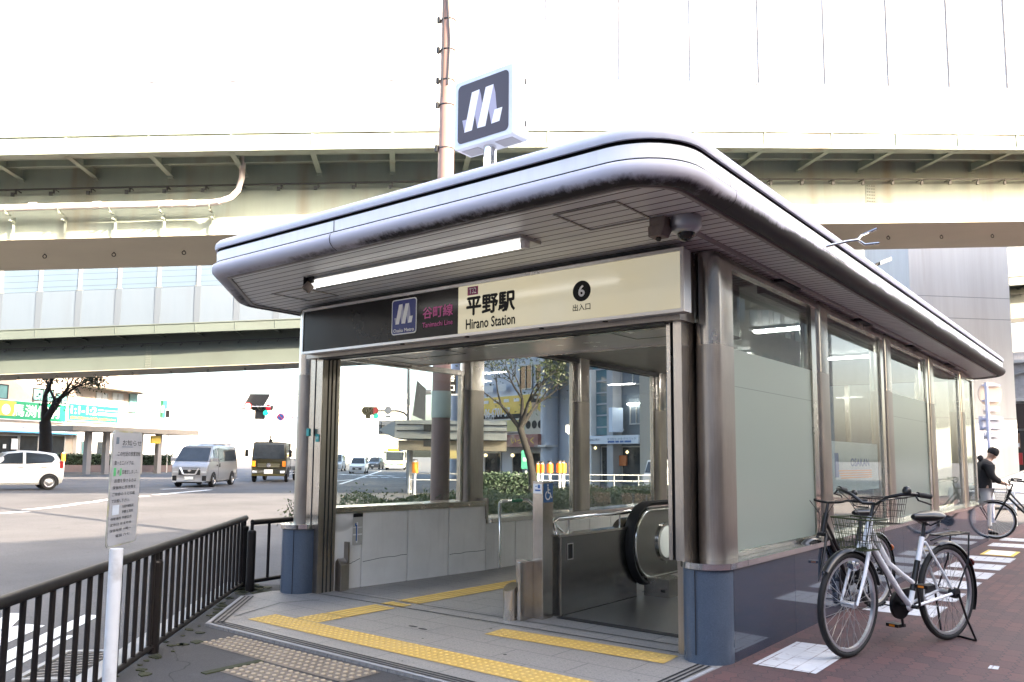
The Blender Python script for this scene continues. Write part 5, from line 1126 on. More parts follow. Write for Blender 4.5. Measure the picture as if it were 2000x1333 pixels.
for p in (960, 985): f.obox(a + u * X(p) + n * .29 + UZ * (zm + 2.1), u * .5, n * .01, UZ * .22)
f.build('printed_lettering', TXTW, bb)
for p0, p1, yt, yb in ((1015, 1040, 715, 762), (1046, 1075, 712, 745), (1048, 1062, 748, 760)): fwin(ab, fr, X(p0), X(p1), Zf(p0, yb), Zf(p0, yt), WING, WFRAME, 1)
for p in (905, 1085): MB().cyl(a + u * X(p) + n * .5 + UZ * ZR, a + u * X(p) + n * .5 + UZ * 18, .55, 18).build('corner_column', mat('pale blue column', (0.46, 0.50, 0.58), 0.5), ab, smooth=50)
for y in (776, 870): fbox(ab, fr, X(1075), X(1097), Zf(1085, y + 4), Zf(1085, y), .3, 1.3, 'ledge', PALE)
ss = thing('shop_awning', 'reddish shop awning band under the yellow billboard', 'awning', A + U * X(1000) + N * .5 + UZ * Zf(1000, 888))
fbox(ss, fr, X(915), X(1082), Zf(1010, 874), Zf(1010, 851), .02, 1.3, 'board', mat('red pink board', (0.32, 0.13, 0.11), 0.6, 0, 0.5, 1.2, dirt=(0.5, 0.42, 0.3), dscale=1.2, damt=0.8)); fbox(ss, fr, X(920), X(1022), Zf(970, 862), Zf(970, 851), 1.31, 1.34, 'pale_band', mat('tan band', (0.38, 0.31, 0.24), 0.6))
ftext('うどん そば', fr, 955, 1020, Zf(1000, 872), Zf(1000, 863), RED, ss, 1.34, .02); ftext('いっとく', fr, 1030, 1075, Zf(1040, 868), Zf(1040, 856), SIGNY, ss, 1.31, .02)
for p0, p1, m_ in ((918, 940, WING), (948, 980, WING), (1002, 1024, WING), (1040, 1075, WING)): fwin(ab, fr, X(p0), X(p1), .1, Zf(p0, 884), m_, WFRAME, 0)
f = MB()
for p in (951, 959, 968, 977, 1030): f.lathe([(0, .12), (.1, .08), (.12, 0), (.1, -.08), (0, -.12)], a + u * X(p) + n * 1.2 + UZ * Zf(p, 890), UZ, 8)
f.build('shop_bulbs', LAMPGLOW, ss)
fr = frame2(1112, 46, 1345, 38); A, U, N, LL = fr
db = bldg('dark_office_building', 'dark grey office building with glass front behind the escalator side windows', fr, 14, 17, DARKW)
fbox(db, fr, X(1165), X(1205), Zf(1180, 850), 15, .01, .25, 'glass_bay', mat('bluish glass', (0.09, 0.17, 0.20), 0.06, 0, 0.4, 0.6))
f = MB(); a, u, n, L = fr
for y in (722, 745, 768, 790, 812, 835): f.obox(a + u * X(1185) + n * .27 + UZ * Zf(1185, y), u * (X(1205) - X(1165)) / 2, n * .02, UZ * .04)
f.build('glazing_bars', GREYW, db)
for p0, p1, m_ in ((1203, 1215, GREYW), (1163, 1172, PALE), (1268, 1288, mat('tan pillar', (0.36, 0.33, 0.28), 0.7))): fbox(db, fr, X(p0), X(p1), ZR, Zf(p0, 725), .01, .6, 'pillar', m_)
for p0, p1, yt, yb in ((1232, 1258, 788, 830), (1216, 1262, 715, 755), (1266, 1288, 740, 765)): fwin(db, fr, X(p0), X(p1), Zf(p0, yb), Zf(p0, yt), mat('grey blue pane', (0.14, 0.16, 0.18), 0.08, 0, .3, 1), WFRAME, 1)
fbox(db, fr, X(1230), X(1256), Zf(1240, 791), Zf(1240, 788), .1, .15, 'lamp_strip', TUBE2)
c = at(883, 748, 46); kn = thing('blade_sign', 'dark vertical blade sign with white characters right of the utility pole', 'sign', c - UZ * .75)
MB().obox(c, R2.to_3d() * .22, F2.to_3d() * .06, UZ * .62).build('box', INK, kn)
text('谷', c + R2.to_3d() * -.16 - F2.to_3d() * .061 + UZ * .06, R2.to_3d(), UZ, .32, .40, TXTW, kn, 'lettering', .02, .01); text('口', c + R2.to_3d() * -.14 - F2.to_3d() * .061 - UZ * .48, R2.to_3d(), UZ, .28, .34, TXTW, kn, 'lettering', .02, .01)
MB().obox(c - UZ * .68 + R2.to_3d() * .35, R2.to_3d() * .5, F2.to_3d() * .03, UZ * .05).build('bracket', GREYW, kn)
bsn = thing('blade_sign', 'thin white vertical blade sign on the dark office building', 'sign', A + U * X(1222) + N * .6 + UZ * Zf(1222, 845)); fbox(bsn, fr, X(1219), X(1226), Zf(1222, 845), Zf(1222, 798), .3, 1.0, 'panel', mat('pale blue sign', (0.5, 0.6, 0.75), 0.4)); fbox(bsn, fr, X(1220), X(1225), Zf(1222, 842), Zf(1222, 838), .2, .3, 'arm', GREYW)
wb = thing('shop_sign', 'long white and blue shop sign band on the dark office building', 'sign', A + U * X(1220) + N * .3 + UZ * Zf(1220, 868))
fbox(wb, fr, X(1130), X(1268), Zf(1200, 868), Zf(1200, 852), .3, .7, 'panel', mat('pale sign', (0.55, 0.62, 0.72), 0.4)); ftext('SAKURA', fr, 1172, 1192, Zf(1180, 862), Zf(1180, 858), INK, wb, .71); ftext('まつもと ひろ クリニック', fr, 1208, 1264, Zf(1230, 860), Zf(1230, 856), INK, wb, .71)
a, u, n, L = fr; f = MB()
for p0, p1 in ((1208, 1221), (1223, 1230), (1232, 1239), (1241, 1254)): f.obox(a + u * X((p0 + p1) / 2) + n * .71 + UZ * Zf(1230, 863.5), u * (X(p1) - X(p0)) / 2, n * .006, UZ * .05)
f.build('blue_fields', BLUEINK, wb)
for p0, p1 in ((1135, 1160), (1176, 1200), (1216, 1266), (1292, 1330)): fwin(db, fr, X(p0), X(p1), .2, Zf(p0, 872), WING, WFRAME, 0)
f = MB()
for p, y in ((1189, 876), (1252, 884), (1319, 886)): f.lathe([(0, .1), (.09, 0), (0, -.1)], a + u * X(p) + n * .9 + UZ * Zf(p, y), UZ, 8)
f.build('lamps', LAMPGLOW, db)
fbox(db, fr, X(1214), X(1228), Zf(1220, 910), Zf(1220, 890), .1, .2, 'orange_poster', mat('orange red poster', (0.55, 0.16, 0.04), 0.5))
# street buildings at the right edge
fr = frame2(1900, 47, 2090, 44); A, U, N, LL = fr
rbld = bldg('brick_shop_building', 'pale grey brick building with dark shopfront at the right edge', fr, 12, Zf(1970, 690), mat('pale grey brick', (0.42, 0.42, 0.44), 0.7, 0, 0.25, 3))
fbox(rbld, fr, X(1940), X(2090), Zf(1960, 712), Zf(1960, 706), .01, .3, 'cornice', PALE); fbox(rbld, fr, X(1940), X(2090), Zf(1960, 786), Zf(1960, 780), .01, .3, 'string_course', PALE)
fwin(rbld, fr, X(1956), X(1974), Zf(1960, 760), Zf(1960, 716), WING, DARKMETAL, 1)
a, u, n, L = fr; f = MB()
for i in range(12):
    t0, t1 = PI - i * PI / 12, PI - (i + 1) * PI / 12; c_ = a + u * X(2015) + n * .1 + UZ * Zf(2000, 770)
    f.obox(c_ + (u * math.cos((t0 + t1) / 2) + UZ * math.sin((t0 + t1) / 2)) * 1.25, (u * -math.sin((t0 + t1) / 2) + UZ * math.cos((t0 + t1) / 2)) * .17, n * .08, (u * math.cos((t0 + t1) / 2) + UZ * math.sin((t0 + t1) / 2)) * .06)
f.build('arch_moulding', GREYW, rbld)
fbox(rbld, fr, X(1952), X(2090), Zf(1970, 838), Zf(1970, 790), .02, .2, 'dark_sign_board', mat('dark shop board', (0.035, 0.022, 0.022), 0.3)); fbox(rbld, fr, X(1967), X(1969.5), Zf(1970, 838), Zf(1970, 790), .2, .26, 'board_post', GREYW)
fbox(rbld, fr, X(1952), X(2090), ZR, Zf(1970, 842), .02, .12, 'shop_opening', mat('shop dark', (0.03, 0.027, 0.025), 0.4))
fp_ = thing('food_poster', 'poster with orange dishes on the shopfront at the right edge', 'poster', A + U * X(1965) + N * .3 + UZ * Zf(1965, 876))
fbox(fp_, fr, X(1955), X(1995), Zf(1970, 876), Zf(1970, 847), .13, .2, 'sheet', mat('poster sheet', (0.28, 0.17, 0.11), 0.5, 0, 0.7, 3)); f = MB()
for p, y in ((1962, 856), (1962, 869), (1972, 862), (1973, 851)): f.slab(circle(.22, 14), a + u * X(p) + n * .201 + UZ * Zf(p, y), u, UZ, n, .01)
f.build('dishes', mat('fried orange', (0.50, 0.20, 0.07), 0.5, 0, 0.4, 6), fp_); fbox(fp_, fr, X(1979), X(1994), Zf(1985, 874), Zf(1985, 866), .201, .22, 'price_strip', SIGNW)
for p0, p1, yt, yb, m_ in ((1963, 1985, 884, 905, mat('menu board', (0.24, 0.24, 0.25), 0.4)), (1988, 1998, 885, 908, RED), (1956, 1961, 884, 900, ORANGE)): fbox(rbld, fr, X(p0), X(p1), Zf(p0, yb), Zf(p0, yt), .13, .2, 'menu_board', m_)
fbr = frame2(1935, 56, 2120, 54); A, U, N, LL = fbr
sw = bldg('pale_house', 'sunlit pale house with wires above the brick shop at the right edge', fbr, 10, Zf(1990, 640), PALE); fwin(sw, fbr, X(1954), X(1970), Zf(1960, 690), Zf(1960, 668), mat('tan shutter', (0.5, 0.38, 0.25), .6), WFRAME, 0)
# off to the right: unseen offices; one shades the entrance, another is added for the pier
def office(label, x0, x1, y0, y1, h):
    t = thing('office_block', label, 'building', (x0, (y0 + y1) / 2, 0)); MB().box(x0, x1, y0, y1, -.1, h).build('wall', mat('slate office wall', (0.16, 0.16, 0.165), 0.7, 0, .1, 1), t); z = 1.0
    k = 0
    while z < h - 1.5:
        f = MB(); y = y0 + .6
        while y < y1 - 1.6: f.box(x0 - .03, x0 - .002, y, y + 1.3, z, z + 1.5); y += 2.2
        f.build('window_row', WING, t); z += 3.1
    return t
office('grey office block across the forecourt on the right casting its shade on the entrance', 14, 26, -45, 23.5, 14.1)
bk = thing('office_block', 'long unseen beige block behind the viewer, added to darken reflections', 'building', (-10, -40, 0))  # unseen block, added to darken reflections in the steel and the sign
MB().box(-70, 26, -54, -40, -.1, 20).build('wall', CREAM, bk)
for r_ in range(6):
    for c_ in range(24): MB().box(-68 + c_ * 4, -66 + c_ * 4, -39.998, -39.95, 1.2 + r_ * 3.2, 2.9 + r_ * 3.2).build('window', WING, bk)
office('unseen grey block beyond the side street, added to shade the pier', 15, 24, 36, 70, 12)  # unseen block, added to shape the shade on the pier

# ================================================================ SIGNALS, SIGNS, POSTS
def lampbox(t, c, u, n, lit, r=.15, step=.36):
    """horizontal three lamp signal head: c centre, u along (viewer's right), n towards the viewer"""
    f = MB(); f.obox(c, u * step * 1.55, n * .08, UZ * .21); hd_ = f.build('signal_head', DARKMETAL, t)
    for i in (-1, 0, 1):
        f = MB(); q = c + u * step * i + n * .085; f.lathe([(r, .0), (r, .02), (r * .6, .04), (0, .05)], q, n, 16); f.build('lens', (REDL if lit == 'red' and i == 1 else mat('dark lens', (0.03, 0.035, 0.03), 0.2)), hd_, smooth=50)
        f = MB(); f.lathe([(r * 1.12, .0), (r * 1.12, .28), (r * 1.05, .28), (r * 1.05, .0)], q, n, 16); f.build('visor', DARKMETAL, hd_, smooth=50)
sr, sn = R2.to_3d(), -F2.to_3d()
c = at(512, 797, 72); ts = thing('traffic_signal', 'traffic signal with a red lamp and a green arrow left of the steel column', 'traffic signal', at(446, 900, 72) * 1)
ts.location.z = ZR
lampbox(ts, c, sr, sn, 'red', .25, .62)
MB().obox(at(508, 810, 72), sr * .42, sn * .15, UZ * .42).build('arrow_box', DARKMETAL, ts); MB().lathe([(.24, 0), (.2, .05), (0, .06)], at(519, 807, 71.7), sn, 14).build('arrow_lens', GRNL, ts)
p0 = at(446, 900, 72); p0.z = ZR; tp = at(452, 800, 72)
MB().tube([p0, Vector((p0.x, p0.y, tp.z - 1)), tp, at(470, 797, 72), at(530, 797, 72)], [.16, .14, .1, .09, .08], 8).build('mast_arm', PALE, ts, smooth=60)
MB().obox(at(502, 782, 73), sr * .9, sn * .05, (UZ + sr * .5) * .55).build('back_board', DARKMETAL, ts)
def roundsign(label, px, py, f, rad, face, rim, post=None, slash=False):
    c = at(px, py, f); t = thing('road_sign', label, 'road sign', (c.x, c.y, ZR if post else c.z - rad))
    MB().lathe([(rad, 0), (rad, .03), (0, .03)], c, sn, 24).build('rim', rim, t); MB().lathe([(rad * .76, .031), (rad * .76, .04), (0, .04)], c, sn, 24).build('face', face, t)
    if slash: MB().obox(c + sn * .046, (sr - UZ).normalized() * rad * .76, sn * .004, (sr + UZ).normalized() * rad * .1).build('slash', rim, t)
    f_ = MB(); f_.cyl(c + sn * -.04 + sr * (-2 if not post else 0), Vector((c.x, c.y, ZR)) + sn * -.04 if post else c + sn * -.04 + sr * 2, .04, 8); f_.build('arm' if not post else 'post', PALE, t); return t
roundsign('round white road sign with red rim on the left signal arm', 484, 794, 71.5, .34, SIGNW, RED)
roundsign('round blue no parking sign with red rim and slash', 548, 815, 73, .34, BLUEINK, RED, None, True)
roundsign('round faded white sign with red rim beside the blue one', 565, 816, 73, .32, SIGNW, mat('faded red', (0.6, 0.2, 0.2), 0.5))
c = at(730, 805, 42); ts = thing('traffic_signal', 'traffic signal with a red lamp on a curved dark arm seen through the left window', 'traffic signal', at(798, 900, 42)); ts.location.z = ZR
lampbox(ts, at(724, 803, 42), sr, sn, 'red', .17, .24); MB().obox(at(719, 812, 42), sr * .12, sn * .08, UZ * .16).build('arrow_box', DARKMETAL, ts); MB().lathe([(.15, 0), (.12, .04), (0, .05)], at(734, 813, 41.8), sn, 12).build('arrow_lens', GRNL, ts)
p0 = at(798, 900, 42); p0.z = ZR; p1 = at(798, 690, 42)
MB().cyl(p0, p1, .10, 10, .06).build('mast', mat('dark mast', (0.12, 0.12, 0.13), 0.5), ts, smooth=50); MB().tube([at(798, 815, 42), at(788, 806, 42), at(775, 803, 42), at(735, 803, 42)], [.07, .06, .055, .05], 8).build('arm', mat('dark mast', (0.12, 0.12, 0.13), 0.5), ts, smooth=50)
MB().lathe([(.20, 0), (.20, .02), (0, .02)], at(758, 802, 41.9), sn, 20).build('round_plate', GREYW, ts); MB().obox(at(758, 814, 41.9), sr * .14, sn * .01, UZ * .07).build('small_plate', GREYW, ts)
db_ = thing('direction_board', 'grey back of a big direction board on an arm seen through the left window', 'road sign', at(757, 852, 44))
MB().obox(at(757, 836, 44), sr * .50, sn * .03, UZ * .39).build('board', GREYW, db_); f = MB(); f.obox(at(757, 832, 43.9), sr * .5, sn * .02, UZ * .02); f.obox(at(757, 843, 43.9), sr * .5, sn * .02, UZ * .02); f.obox(at(745, 836, 43.9), sr * .02, sn * .02, UZ * .3); f.obox(at(770, 836, 43.9), sr * .02, sn * .02, UZ * .3); f.build('stiffeners', DARKMETAL, db_); MB().cyl(at(770, 844, 44.1), at(798, 846, 44.1), .06, 8).build('arm', DARKMETAL, db_)
sd = thing('signal_box', 'slanted dark grey signal backing board beside the pole seen through glass', 'signal board', at(820, 800, 30))
MB().slab([(-.25, -.55), (.22, -.75), (.22, .45), (-.12, .75)], at(820, 783, 30), sr, UZ, sn, .06).build('board', mat('dusk grey', (0.10, 0.11, 0.12), 0.6), sd); MB().cyl(at(822, 767, 30.1), at(842, 766, 30.1), .10, 8).build('arm', GREYW, sd)
# grey pavilion roof beyond the hedge
pv = thing('shelter_roof', 'grey shelter roof with a pointed end behind the utility pole', 'shelter', (at(860, 840, 34).x, at(860, 840, 34).y, ZR))
o_ = at(830, 842, 34); f = MB()
f.loft([[o_ + sr * a + sn * b + UZ * c_ for a, b, c_ in q] for q in ([(-1.95, 0, 0), (-1.95, 0, .02), (-1.95, .05, .02), (-1.95, .05, 0)], [(-1.1, -1.6, -.35), (-1.1, -1.4, .38), (-1.1, 1.4, .38), (-1.1, 1.6, -.35)], [(3.4, -1.6, -.40), (3.4, -1.4, .38), (3.4, 1.4, .38), (3.4, 1.6, -.40)])]); f.build('roof', mat('shelter grey', (0.27, 0.29, 0.29), 0.5, 0, 0.1, 1), pv)
f = MB(); f.obox(o_ + sr * 1.2 + sn * 1.62 + UZ * -.05, sr * 2.2, sn * .02, UZ * .02); f.obox(o_ + sr * 1.2 + sn * 1.55 + UZ * .2, sr * 2.2, sn * .02, UZ * .02); f.build('eave_line', DARKMETAL, pv)
MB().obox(o_ + sr * 1.2 + UZ * -.62, sr * 2.2, sn * 1.1, UZ * .2).build('beam', mat('shelter beam', (0.33, 0.30, 0.24), 0.6), pv); MB().obox(o_ + sr * 1.35 + sn * 1.4 + UZ * -.98, sr * .65, sn * .05, UZ * .16).build('yellow_sign', mat('pale yellow sign', (0.62, 0.52, 0.22), 0.5), pv)
for a in (-.6, 2.2): MB().cyl(Vector((0, 0, 0)) + Vector(((o_ + sr * a).x, (o_ + sr * a).y, ZR)), o_ + sr * a + UZ * -.4, .11, 10).build('post', GREYW, pv)
for i, (a, z) in enumerate(((.25, .05), (.25, -.55), (2.0, .05), (2.0, -.55))): MB().obox(o_ + sr * a + sn * 1.72 + UZ * z, sr * .17, sn * .05, UZ * .13).build('loudspeaker', DARKMETAL, pv)
# orange delineators
cps = [(810, 947, 903, 922), (903, 944, 901, 915), (913, 950, 906, 925), (1050, 936, 907, 922), (1059, 938, 907, 922), (1074, 936, 906, 922), (1093, 938, 905, 922), (1100, 938, 905, 922)]
dl = ['leftmost orange delineator post near the utility pole', 'orange delineator post left of the second steel column', 'orange delineator post touching the second steel column', 'slim orange delineator post right above the pillar sign', 'orange delineator post second above the pillar sign', 'fat orange delineator post between the two pairs', 'orange delineator post, left one of the right pair', 'orange delineator post, right one of the right pair']
for i, (px, yb, yt, yc) in enumerate(cps):
    f_ = 30.0; p = at(px, yb, f_); p.z = ZR; r_ = .12 if i not in (3, 4) else .07
    t = thing('delineator_post', dl[i], 'delineator', p, group='orange delineator posts round the crossing'); zt_ = at(px, yt, f_).z; zc_ = at(px, yc + 2, f_).z
    MB().cyl(p, (p.x, p.y, zt_ + .06), .045, 10).build('post', WHITE, t, smooth=50); MB().cyl((p.x, p.y, zc_), (p.x, p.y, zt_), r_, 14).build('reflective_sleeve', ORANGE, t, smooth=50); MB().cyl((p.x, p.y, zt_ + .061), (p.x, p.y, zt_ + .1), .09, 12).build('cap', DARKMETAL, t)
p = at(123, 906, 47); t = thing('delineator_post', 'lone orange delineator post by the tail of the white hatchback', 'delineator', (p.x, p.y, ZR)); MB().cyl((p.x, p.y, ZR), (p.x, p.y, at(123, 884, 47).z), .07, 8).build('post', WHITE, t); MB().cyl((p.x, p.y, at(123, 901, 47).z), (p.x, p.y, at(123, 886, 47).z), .12, 10).build('reflective_sleeve', ORANGE, t)
gsn = thing('green_board', 'green street board at the foot of the leaning tree', 'sign', (at(1027, 925, 29).x, at(1027, 925, 29).y, ZR)); MB().obox(at(1027, 898, 29), sr * .16, sn * .03, UZ * .32).build('board', mat('street green', (0.03, 0.24, 0.14), 0.5), gsn); text('駅前', at(1021, 902, 28.9), sr, UZ, .2, .14, TXTW, gsn, 'lettering', 0, .02); MB().cyl((at(1027, 925, 29.1).x, at(1027, 925, 29.1).y, ZR), at(1027, 905, 29.1), .03, 8).build('post', GREYW, gsn)
p = at(1114, 935, 30); ws = thing('stop_sign_post', 'bright white bus stop plate on a white post right of the orange posts', 'bus stop', (p.x, p.y, ZR)); MB().cyl((p.x, p.y, ZR), (p.x, p.y, at(1114, 832, 30).z), .05, 10).build('post', WHITE, ws); MB().obox(at(1114, 838, 29.9), sr * .17, sn * .03, UZ * .14).build('plate', WHITE, ws); MB().obox(at(1114, 846, 29.9), sr * .10, sn * .03, UZ * .05).build('lower_plate', WHITE, ws)
mh2 = thing('hedge', 'small dark clipped hedge left of the foot of the leaning street tree', 'hedge', (at(992, 935, 29.5).x, at(992, 935, 29.5).y, ZR)); pts_ = []
for i in range(3200):
    a = random.uniform(-1.0, 1.0); b_ = random.uniform(-1.0, 1.0); z = random.uniform(.1, .95); q = at(992, 935, 29.5) + sr * a + sn * b_
    if random.random() < .6: q = at(992, 935, 29.5) + sr * a + sn * (1.0 + random.gauss(0, .06))
    pts_.append((q.x, q.y, min(z, .82 + random.gauss(0, .05))))
q = at(992, 935, 29.5); MB().obox(Vector((q.x, q.y, .35)) + sr * 0, sr * .9, sn * .85, UZ * .36).build('inner_twigs', mat('hedge core', (0.02, 0.022, 0.012), .95), mh2); leaves(MB(), pts_, .07, .14).build('foliage', LEAFD, mh2)
# guard rails in the median behind glass and at the right
def grail(label, px0, px1, f0, f1, zt, m, nr=2, np_=6):
    a, b_ = at(px0, 900, f0), at(px1, 900, f1); a.z = b_.z = ZR; t = thing('guard_rail', label, 'guard rail', a); 
    for i in range(nr): z = zt - i * .25; MB().cyl(a + UZ * (z - ZR), b_ + UZ * (z - ZR), .022, 8).build('rail', m, t)
    for i in range(np_): q = a.lerp(b_, i / (np_ - 1)); MB().cyl(q, q + UZ * (zt - ZR + .03), .03, 8).build('post', m, t)
grail('thin grey guard rail crossing behind the orange delineator posts', 800, 1340, 33, 35, .72, mat('galvanised rail', (0.30, 0.31, 0.32), 0.5, 0.3), 2, 12)
grail('white tubular guard rail at the right end of the station', 1880, 2080, 19, 18, .75, WHITE, 2, 5)
# sign pole at right
p = G(1940, 1046, 0); f_ = p.x * F2.x + p.y * F2.y; f_ = 19.5; p = at(1940, 1020, f_); p.z = 0
t = thing('sign_pole', 'pale lavender pole with the backs of round and square road signs behind the station', 'sign pole', p); lav = mat('lavender pole', (0.50, 0.50, 0.60), 0.45, 0, 0.05, 4); pb_ = mat('peach sign back', (0.52, 0.43, 0.36), 0.5); gb_ = mat('grey sign back', (0.36, 0.38, 0.45), 0.5)
MB().cyl(p, (p.x, p.y, at(1932, 748, f_).z), .042, 12).build('pole', lav, t, smooth=50)
MB().lathe([(.30, 0), (.30, .012), (0, .012)], at(1933, 770, f_ + .12), sn, 28).build('round_sign_back', pb_, t)
MB().obox(at(1936, 802, f_ + .1), sr * .20, sn * .006, UZ * .10).build('plate_back', mat('pale sign back', (0.46, 0.43, 0.40), 0.5), t); MB().obox(at(1936, 828, f_ + .1), sr * .30, sn * .006, UZ * .18).build('plate_back', gb_, t); MB().obox(at(1937, 852, f_ + .1), sr * .20, sn * .006, UZ * .10).build('plate_back', gb_, t)
for y, w in ((753, .22), (783, .22), (802, .15), (819, .22), (836, .22), (852, .15)): MB().obox(at(1936, y, f_ + .06), sr * w, sn * .015, UZ * .022).build('clamp_bar', lav, t)
lt = thing('street_lamp', 'small street lamp head on an arm above the canopy edge at the pier', 'street lamp', at(1700, 523, 24)); MB().tube([at(1696, 528, 24), at(1712, 517, 24), at(1726, 512, 24)], .045, 8).build('arm', DARKMETAL, lt); MB().obox(at(1728, 511, 24), sr * .17 + UZ * .07, sn * .08, UZ * .05).build('head', GREYW, lt)

# ================================================================ VEHICLES  (built nose to +x, left side to +y)
CHROMEP = mat('chrome trim', (0.7, 0.7, 0.72), 0.15, 1); TAIL = mat('tail lamp red', (0.4, 0.02, 0.02), 0.2); HEADL = mat('headlamp', (0.75, 0.78, 0.8), 0.1, 0.3); PLATE = mat('number plate', (0.75, 0.76, 0.74), 0.5)
TYRE = RUBBER; RIMM = mat('wheel rim', (0.40, 0.40, 0.41), 0.3, 0.8); ARCH = mat('wheel arch black', (0.01, 0.01, 0.01), 0.9)
def carpaint(name, c, metal=0.0): return mat(name, c, 0.3, metal, coat=0.6)
def vehicle(name, label, cat, loc, yaw, st_, paint, wheels, wr, glass_side, ws, rw, s=1.0, face=None, group=None, lower=None, roofm=None):
    """st_: stations (x, zbottom, zbelt, zroof, half width belt, half width roof)"""
    t = thing(name, label, cat, loc, yaw, group, s)
    def ringp(q):
        x, zb, zl, zr, hb, hr_ = q; h = [(0, zb), (hb * .86, zb), (hb * .97, zb + .08), (hb, zb + (zl - zb) * .55), (hb * .985, zl)]
        h += [(hr_ + (hb - hr_) * .35, zl + (zr - zl) * .55), (hr_, zr - .07), (hr_ - .10, zr - .012), (0, zr)] if zr - zl > .05 else [(hb * .97, zl + .01), (hb * .93, zl + .02), (hb * .6, zr), (0, zr)]
        return [(x, y, z) for y, z in h] + [(x, -y, z) for y, z in h[-2:0:-1]]
    b = MB(); b.loft([ringp(q) for q in st_]); body = b.build('body', paint, t, False, smooth=38)
    def yw(x, z):
        for a, c in zip(st_, st_[1:]):
            if a[0] <= x <= c[0] or a[0] >= x >= c[0]:
                k_ = (x - a[0]) / (c[0] - a[0] + 1e-9); q = [a[i] + (c[i] - a[i]) * k_ for i in range(6)]
                if q[3] - q[2] < .05 or z <= q[2]: return q[4]
                e = (z - q[2]) / (q[3] - q[2]); m_ = q[5] + (q[4] - q[5]) * .35
                return q[4] * .985 + (m_ - q[4] * .985) * e / .55 if e < .55 else m_ + (q[5] - m_) * (e - .55) / .40
        return st_[0][4]
    for sd_ in (1, -1):
        for poly in glass_side:
            m_ = MB(); za, zb2 = min(q[1] for q in poly), max(q[1] for q in poly); rows_ = []
            for k_ in range(9):
                z = za + (zb2 - za) * (k_ / 8 * .998 + .001); xs_ = [p_[0] + (q_[0] - p_[0]) * (z - p_[1]) / (q_[1] - p_[1]) for p_, q_ in zip(poly, poly[1:] + poly[:1]) if (p_[1] - z) * (q_[1] - z) <= 0 and p_[1] != q_[1]]
                xa, xb = min(xs_), max(xs_); rows_.append([(xa + (xb - xa) * j / 4, sd_ * (yw(xa + (xb - xa) * j / 4, z) + .012), z) for j in range(5)])
            m_.loft(rows_, False, False); m_.build('side_window', CARG, t, False, smooth=60)
    for nm, P in (('windscreen', ws), ('rear_window', rw)):
        if P:
            (x0, z0, w0), (x1, z1, w1) = P; d = .035 if nm == 'windscreen' else -.025
            m_ = MB(); rows_ = [[(x0 + (x1 - x0) * k_ + d, (w0 + (w1 - w0) * k_) * j / 2, z0 + (z1 - z0) * k_ + .006) for j in (-2, -1, 0, 1, 2)] for k_ in (0, .5, 1)]
            m_.loft(rows_, False, False); m_.build(nm, CARG, t, False)
    for x, hw in wheels:
        for sd_ in (1, -1):
            c = Vector((x, sd_ * (hw - .05), wr)); ax = Vector((0, sd_, 0)); m_ = MB(); m_.lathe([(wr * .62, -.10), (wr * .94, -.10), (wr, -.06), (wr, .05), (wr * .94, .09), (wr * .64, .095)], c, ax, 24, False); w_ = m_.build('wheel', TYRE, t, False, smooth=40)
            m_ = MB(); m_.lathe([(wr * .64, .085), (wr * .60, .06), (wr * .5, .05), (wr * .2, .075), (.05, .085), (0, .085)], c, ax, 20, False); m_.build('rim', RIMM, w_, False, smooth=30)
            m_ = MB(); m_.slab([(wr * 1.17 * math.cos(q), max(-.12, wr * 1.17 * math.sin(q))) for q in [PI * 2 * i / 28 for i in range(28)]], (x, sd_ * (yw(x, wr) + .004), wr), UX, UZ, Vector((0, sd_, 0)), .002); m_.build('wheel_arch', ARCH, t, False)
    return t, yw
def lbox(t, x0, x1, y0, y1, z0, z1, nm, m, bv=0): return MB().box(x0, x1, y0, y1, z0, z1).build(nm, m, t, False, bevel=bv)
def mirrors(t, x, y, z, m, sz=(.05, .10, .08)):
    for s_ in (1, -1): MB().obox((x, s_ * y, z), (sz[0], 0, 0), (0, sz[1], 0), (0, 0, sz[2])).build('mirror', m, t, False, bevel=.02)
# white hatchback driving off to the left
WP = carpaint('white car paint', (0.62, 0.62, 0.61))
p = G(18, 957, ZR); hh = Vector((-(los(18).y), los(18).x)); s_k = 1.07
st_ = [(1.70, .30, .62, .64, .58, .3), (1.66, .24, .74, .78, .68, .5), (1.35, .20, .88, .93, .72, .6), (.92, .20, .93, .96, .735, .62), (.80, .20, .94, .98, .737, .62), (.18, .20, .955, 1.44, .738, .58), (-.3, .20, .97, 1.50, .738, .58), (-.9, .20, .985, 1.48, .735, .57), (-1.45, .20, 1.0, 1.40, .725, .55), (-1.60, .24, .98, 1.20, .71, .54), (-1.69, .28, .80, .84, .68, .5), (-1.70, .34, .6, .62, .62, .4)]
vy = math.atan2(hh.y, hh.x) + math.radians(7)
t, yw = vehicle('hatchback', 'small white hatchback driving left on the far road', 'car', p, vy, st_, WP, [(1.18, .735), (-1.22, .735)], .29, [[(.72, .99), (.20, 1.38), (-.30, 1.43), (-.30, .99)], [(-.40, .99), (-.40, 1.43), (-1.0, 1.40), (-1.33, 1.30), (-1.40, 1.17), (-1.25, 1.0)]], ((.90, .98, .60), (.22, 1.42, .52)), ((-1.63, 1.10, .52), (-1.50, 1.36, .48)), s_k)
for sd_ in (1, -1):
    lbox(t, -1.70, -1.56, sd_ * .66 - .06, sd_ * .66 + .06, .82, 1.10, 'tail_lamp', TAIL, .02); lbox(t, 1.40, 1.66, sd_ * .60 - .09, sd_ * .60 + .09, .66, .80, 'headlamp', HEADL, .02)
    for x in (-.22, -1.02): lbox(t, x - .10, x + .10, sd_ * .742, sd_ * .75 + .005, .86, .89, 'door_handle', DARKMETAL)
    for x in (-.35,): lbox(t, x - .006, x + .006, sd_ * .736, sd_ * .742, .30, .95, 'door_seam', GREYW)
